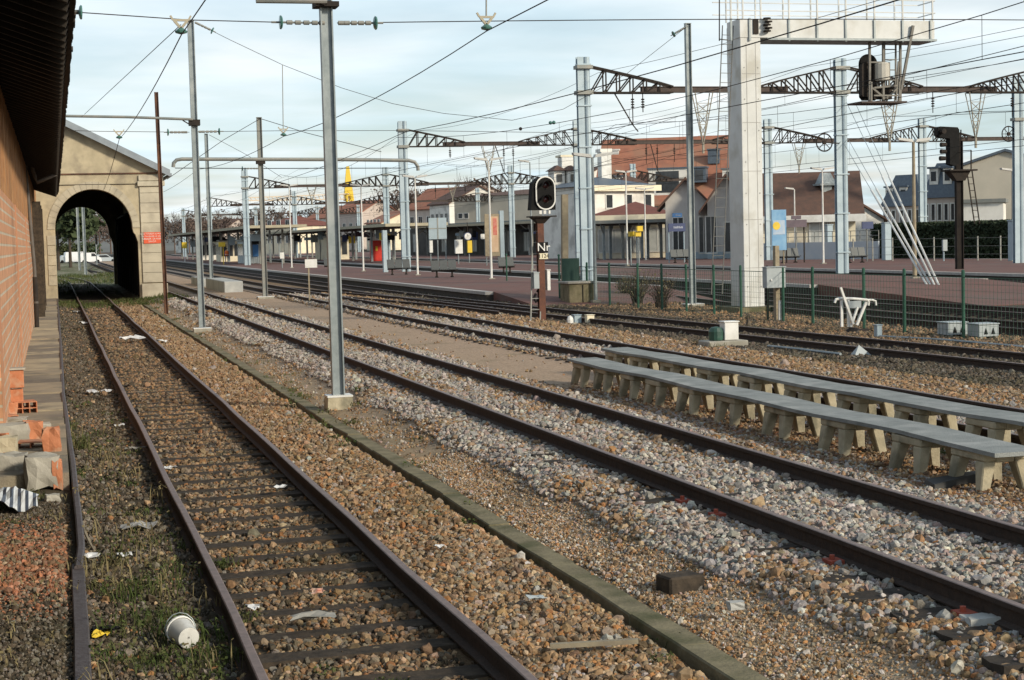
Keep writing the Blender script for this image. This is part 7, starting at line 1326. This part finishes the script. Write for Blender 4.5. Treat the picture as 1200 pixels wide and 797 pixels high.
for i in range(15000):
    f_ = r.random(); u = r.uniform(0, L)
    if f_ < .7: w_, h = r.uniform(-.15,.15), r.uniform(.5, zt_)
    else: w_, h = r.uniform(0, 1.8), zt_+r.uniform(-.12, .14)
    p = Vector((hp0.x, hp0.y, 0))+d_*u+n_*w_+Vector((0,0,h)); a = Vector((r.gauss(0,1), r.gauss(0,1), r.gauss(0,1))).normalized()*.12; b_ = a.cross(Vector((r.gauss(0,1), r.gauss(0,1), r.gauss(0,1)))).normalized()*.09; mb.add([p-a, p+b_, p+a, p-b_], [(0,1,2,3)])
ho = thing('clipped_hedge', 'tall dark clipped hedge along the right side behind the platforms', 'hedge', (c_.x, c_.y, .5)); mb.build('leaves', hedgem, ho); core.build('inner_mass', hedgem, ho)
hf0, hf1 = PD(1000, 306, 108), PD(1200, 307, 97); o = thing('thin_fence', 'thin post and wire fence in front of the dark hedge', 'fence', hf0); mb = MB()
for i in range(9): q_ = hf0.lerp(hf1, i/8); mb.bar((q_.x, q_.y, .5), (q_.x, q_.y, 2.1), .07)
mb.build('posts', M['galv_dark'], o); mb = MB()
for h in (1.0, 1.5, 2.0): mb.bar((hf0.x, hf0.y, h), (hf1.x, hf1.y, h), .02)
mb.build('wires', M['galv_dark'], o)
for i, (px, py, R, lb, m) in enumerate(((748, 358, .9, 'brownish leafless shrub behind the fence, left of the grey mast', 'b'), (735, 352, .7, 'low bare shrub near the lamp post and fence', 'b'), (775, 362, .8, 'small tangled shrub at the foot of the grey mast', 'b'))):
    r = random.Random(60+i); p = G(px, py, .15); o = thing('shrub', lb, 'shrub', p, 'shrubs behind the mesh fence'); mb = MB()
    for k in range(140): a = r.uniform(0, 6.28); b_ = r.uniform(.1, 1)*R; q1 = p+Vector((cos(a)*b_*.4, sin(a)*b_*.4, R*r.uniform(.4, .8))); mb.tube([p+Vector((r.uniform(-.2,.2), r.uniform(-.2,.2), 0)), q1, q1+Vector((cos(a)*b_*.5, sin(a)*b_*.5, R*r.uniform(.1, .9)))], [.012, .008, .003], 3, False)
    mb.build('stems', barkm, o); mb = MB(); leafcloud(mb, [(p+Vector((r.uniform(-.4,.4)*R, r.uniform(-.4,.4)*R, R*r.uniform(.5, 1.3))), R*.45) for k in range(7)], 26, .04, r); mb.build('foliage', mat('olive_leaf', (.14,.125,.06), (.17,.13,.07), 3, .9), o)
# wooded slope far behind the town
mb = MB(); n = 60; vs = []; fs = []; r = random.Random(3)
for j, (dy, k) in enumerate(((900, 0), (1150, 1), (1500, .9), (1900, 0))):
    for i in range(n+1): x = -500+2300*i/n; vs.append((x, dy+x*.12, k*(11+7*fnoise(i*.21, j*.3, 8)+4*sin(i*.13))*(1 if x < 900 else .8)))
for j in range(3):
    for i in range(n): a = j*(n+1)+i; fs.append((a, a+1, a+n+2, a+n+1))
mb.add(vs, fs); tag(mb.build('hills', mat('far_wooded_hill', (.16,.16,.15), (.11,.115,.105), .02, .95, detail=10), smooth=True), kind='structure')
# ------------------------------------------------------------------ parked cars, poles and a small signal beyond the archway
def vehicle(px, dp, L, W_, H, m, label, van=False, rz=.15):
    p = at_(px, dp, .02); o = thing('parked_van' if van else 'parked_car', label, 'van' if van else 'car', p, 'vehicles parked beyond the archway')
    pr = [(-L/2,.25),(-L/2,H*.62),(-L/2+.1,H*.96),(-L/2+.35,H),(L*.18,H),(L*.33,H*.62),(L*.48,H*.5),(L/2,.45),(L/2,.25)] if van else [(-L/2,.25),(-L/2,H*.58),(-L*.42,H*.66),(-L*.3,H),(L*.08,H),(L*.25,H*.64),(L*.47,H*.54),(L/2,.45),(L/2,.25)]
    rot = Matrix.Rotation(rz, 3, 'Z')
    def T(mb): mb.v = [tuple(p+rot @ Vector(q_)) for q_ in mb.v]; return mb
    mb = MB(); mb.prism([(a, b_) for a, b_ in pr], 'y', -W_/2, W_/2); T(mb).build('body', m, o)
    for s in (-1, 1):
        mb = MB(); a = [(-L*.27,H*.64),(-L*.24,H*.92),(L*.06,H*.92),(L*.2,H*.64)] if not van else [(L*.03,H*.64),(L*.03,H*.93),(L*.17,H*.93),(L*.28,H*.64)]; mb.prism(a, 'y', s*W_/2 if s < 0 else s*W_/2+.003, (s*W_/2-.01) if s < 0 else s*W_/2+.013); T(mb).build('window', M['glass'], o)
        for wx in (-L*.32, L*.32): mb = MB(); mb.lathe((wx, s*(W_/2-.08), .31), [(.3,-.1),(.31,-.08),(.31,.08),(.3,.1)], 14, (0,1,0)); T(mb).build('wheel', M['black'], o)
wv, bv, gv2 = mat('white_car_paint', (.75,.76,.77), (.72,.73,.74), 1, .3), mat('dark_car_paint', (.06,.07,.08), (.05,.06,.07), 1, .3), mat('silver_car_paint', (.4,.45,.48), (.36,.41,.44), 1, .3)
vehicle(92, 300, 5.2, 2, 2.1, wv, 'white van parked left of the two thin poles beyond the archway', True); vehicle(105, 296, 3.9, 1.7, 1.9, wv, 'small white van right of the two thin poles beyond the archway', True); vehicle(122, 300, 4.3, 1.7, 1.5, gv2, 'silver car parked at the right side of the archway view'); vehicle(80, 306, 4.2, 1.7, 1.5, gv2, 'silver car beside the white van at the left of the archway view'); vehicle(72, 310, 4.2, 1.7, 1.5, bv, 'dark car at the far left of the archway view'); vehicle(132, 306, 4.2, 1.7, 1.5, bv, 'dark car just hidden by the right wall of the archway')
for i, (px, pb, pt, lb) in enumerate(((93.5, 317, 240, 'left one of two thin grey poles seen through the archway'), (100.5, 322, 238, 'right one of two thin grey poles seen through the archway'))): p = G(px, pb, .05); q_ = VY(px-1, pt, p.y); tag(MB().hbeam(p, (p.x, p.y, q_.z), .3, .3, .04, .05).build('grey_pole', M['galv']), lb, 'pole')
p = G(113.5, 312, .05); o = thing('railway_signal', 'small dark signal on a post seen through the archway', 'railway signal', p); h = VY(113, 274, p.y).z; mb = MB(); mb.tube([p, (p.x, p.y, h-.5)], .09, 8); mb.build('post', M['galv'], o); a, c_ = VY(111.5, 274, p.y), VY(114.5, 286.5, p.y); mb = MB(); mb.prism(stadium(a.x, c_.x, c_.z, a.z), 'y', p.y-.2, p.y+.1); mb.build('board', M['black'], o); mb = MB(); mb.lathe(((a.x+c_.x)/2, p.y-.203, (a.z*.7+c_.z*.3)), [(.1,0),(.1,.1)], 10, (0,-1,0)); mb.build('lamp_hood', M['darkiron'], o)
mb = MB(); w0, w1 = at_(66, 112), at_(70, 112); mb.box(-.5, .0, 128, 128.3, 0, 2.0); tag(mb.build('white_marker', M['whitep']), 'white marker post just beyond the archway at its left jamb', 'marker post')
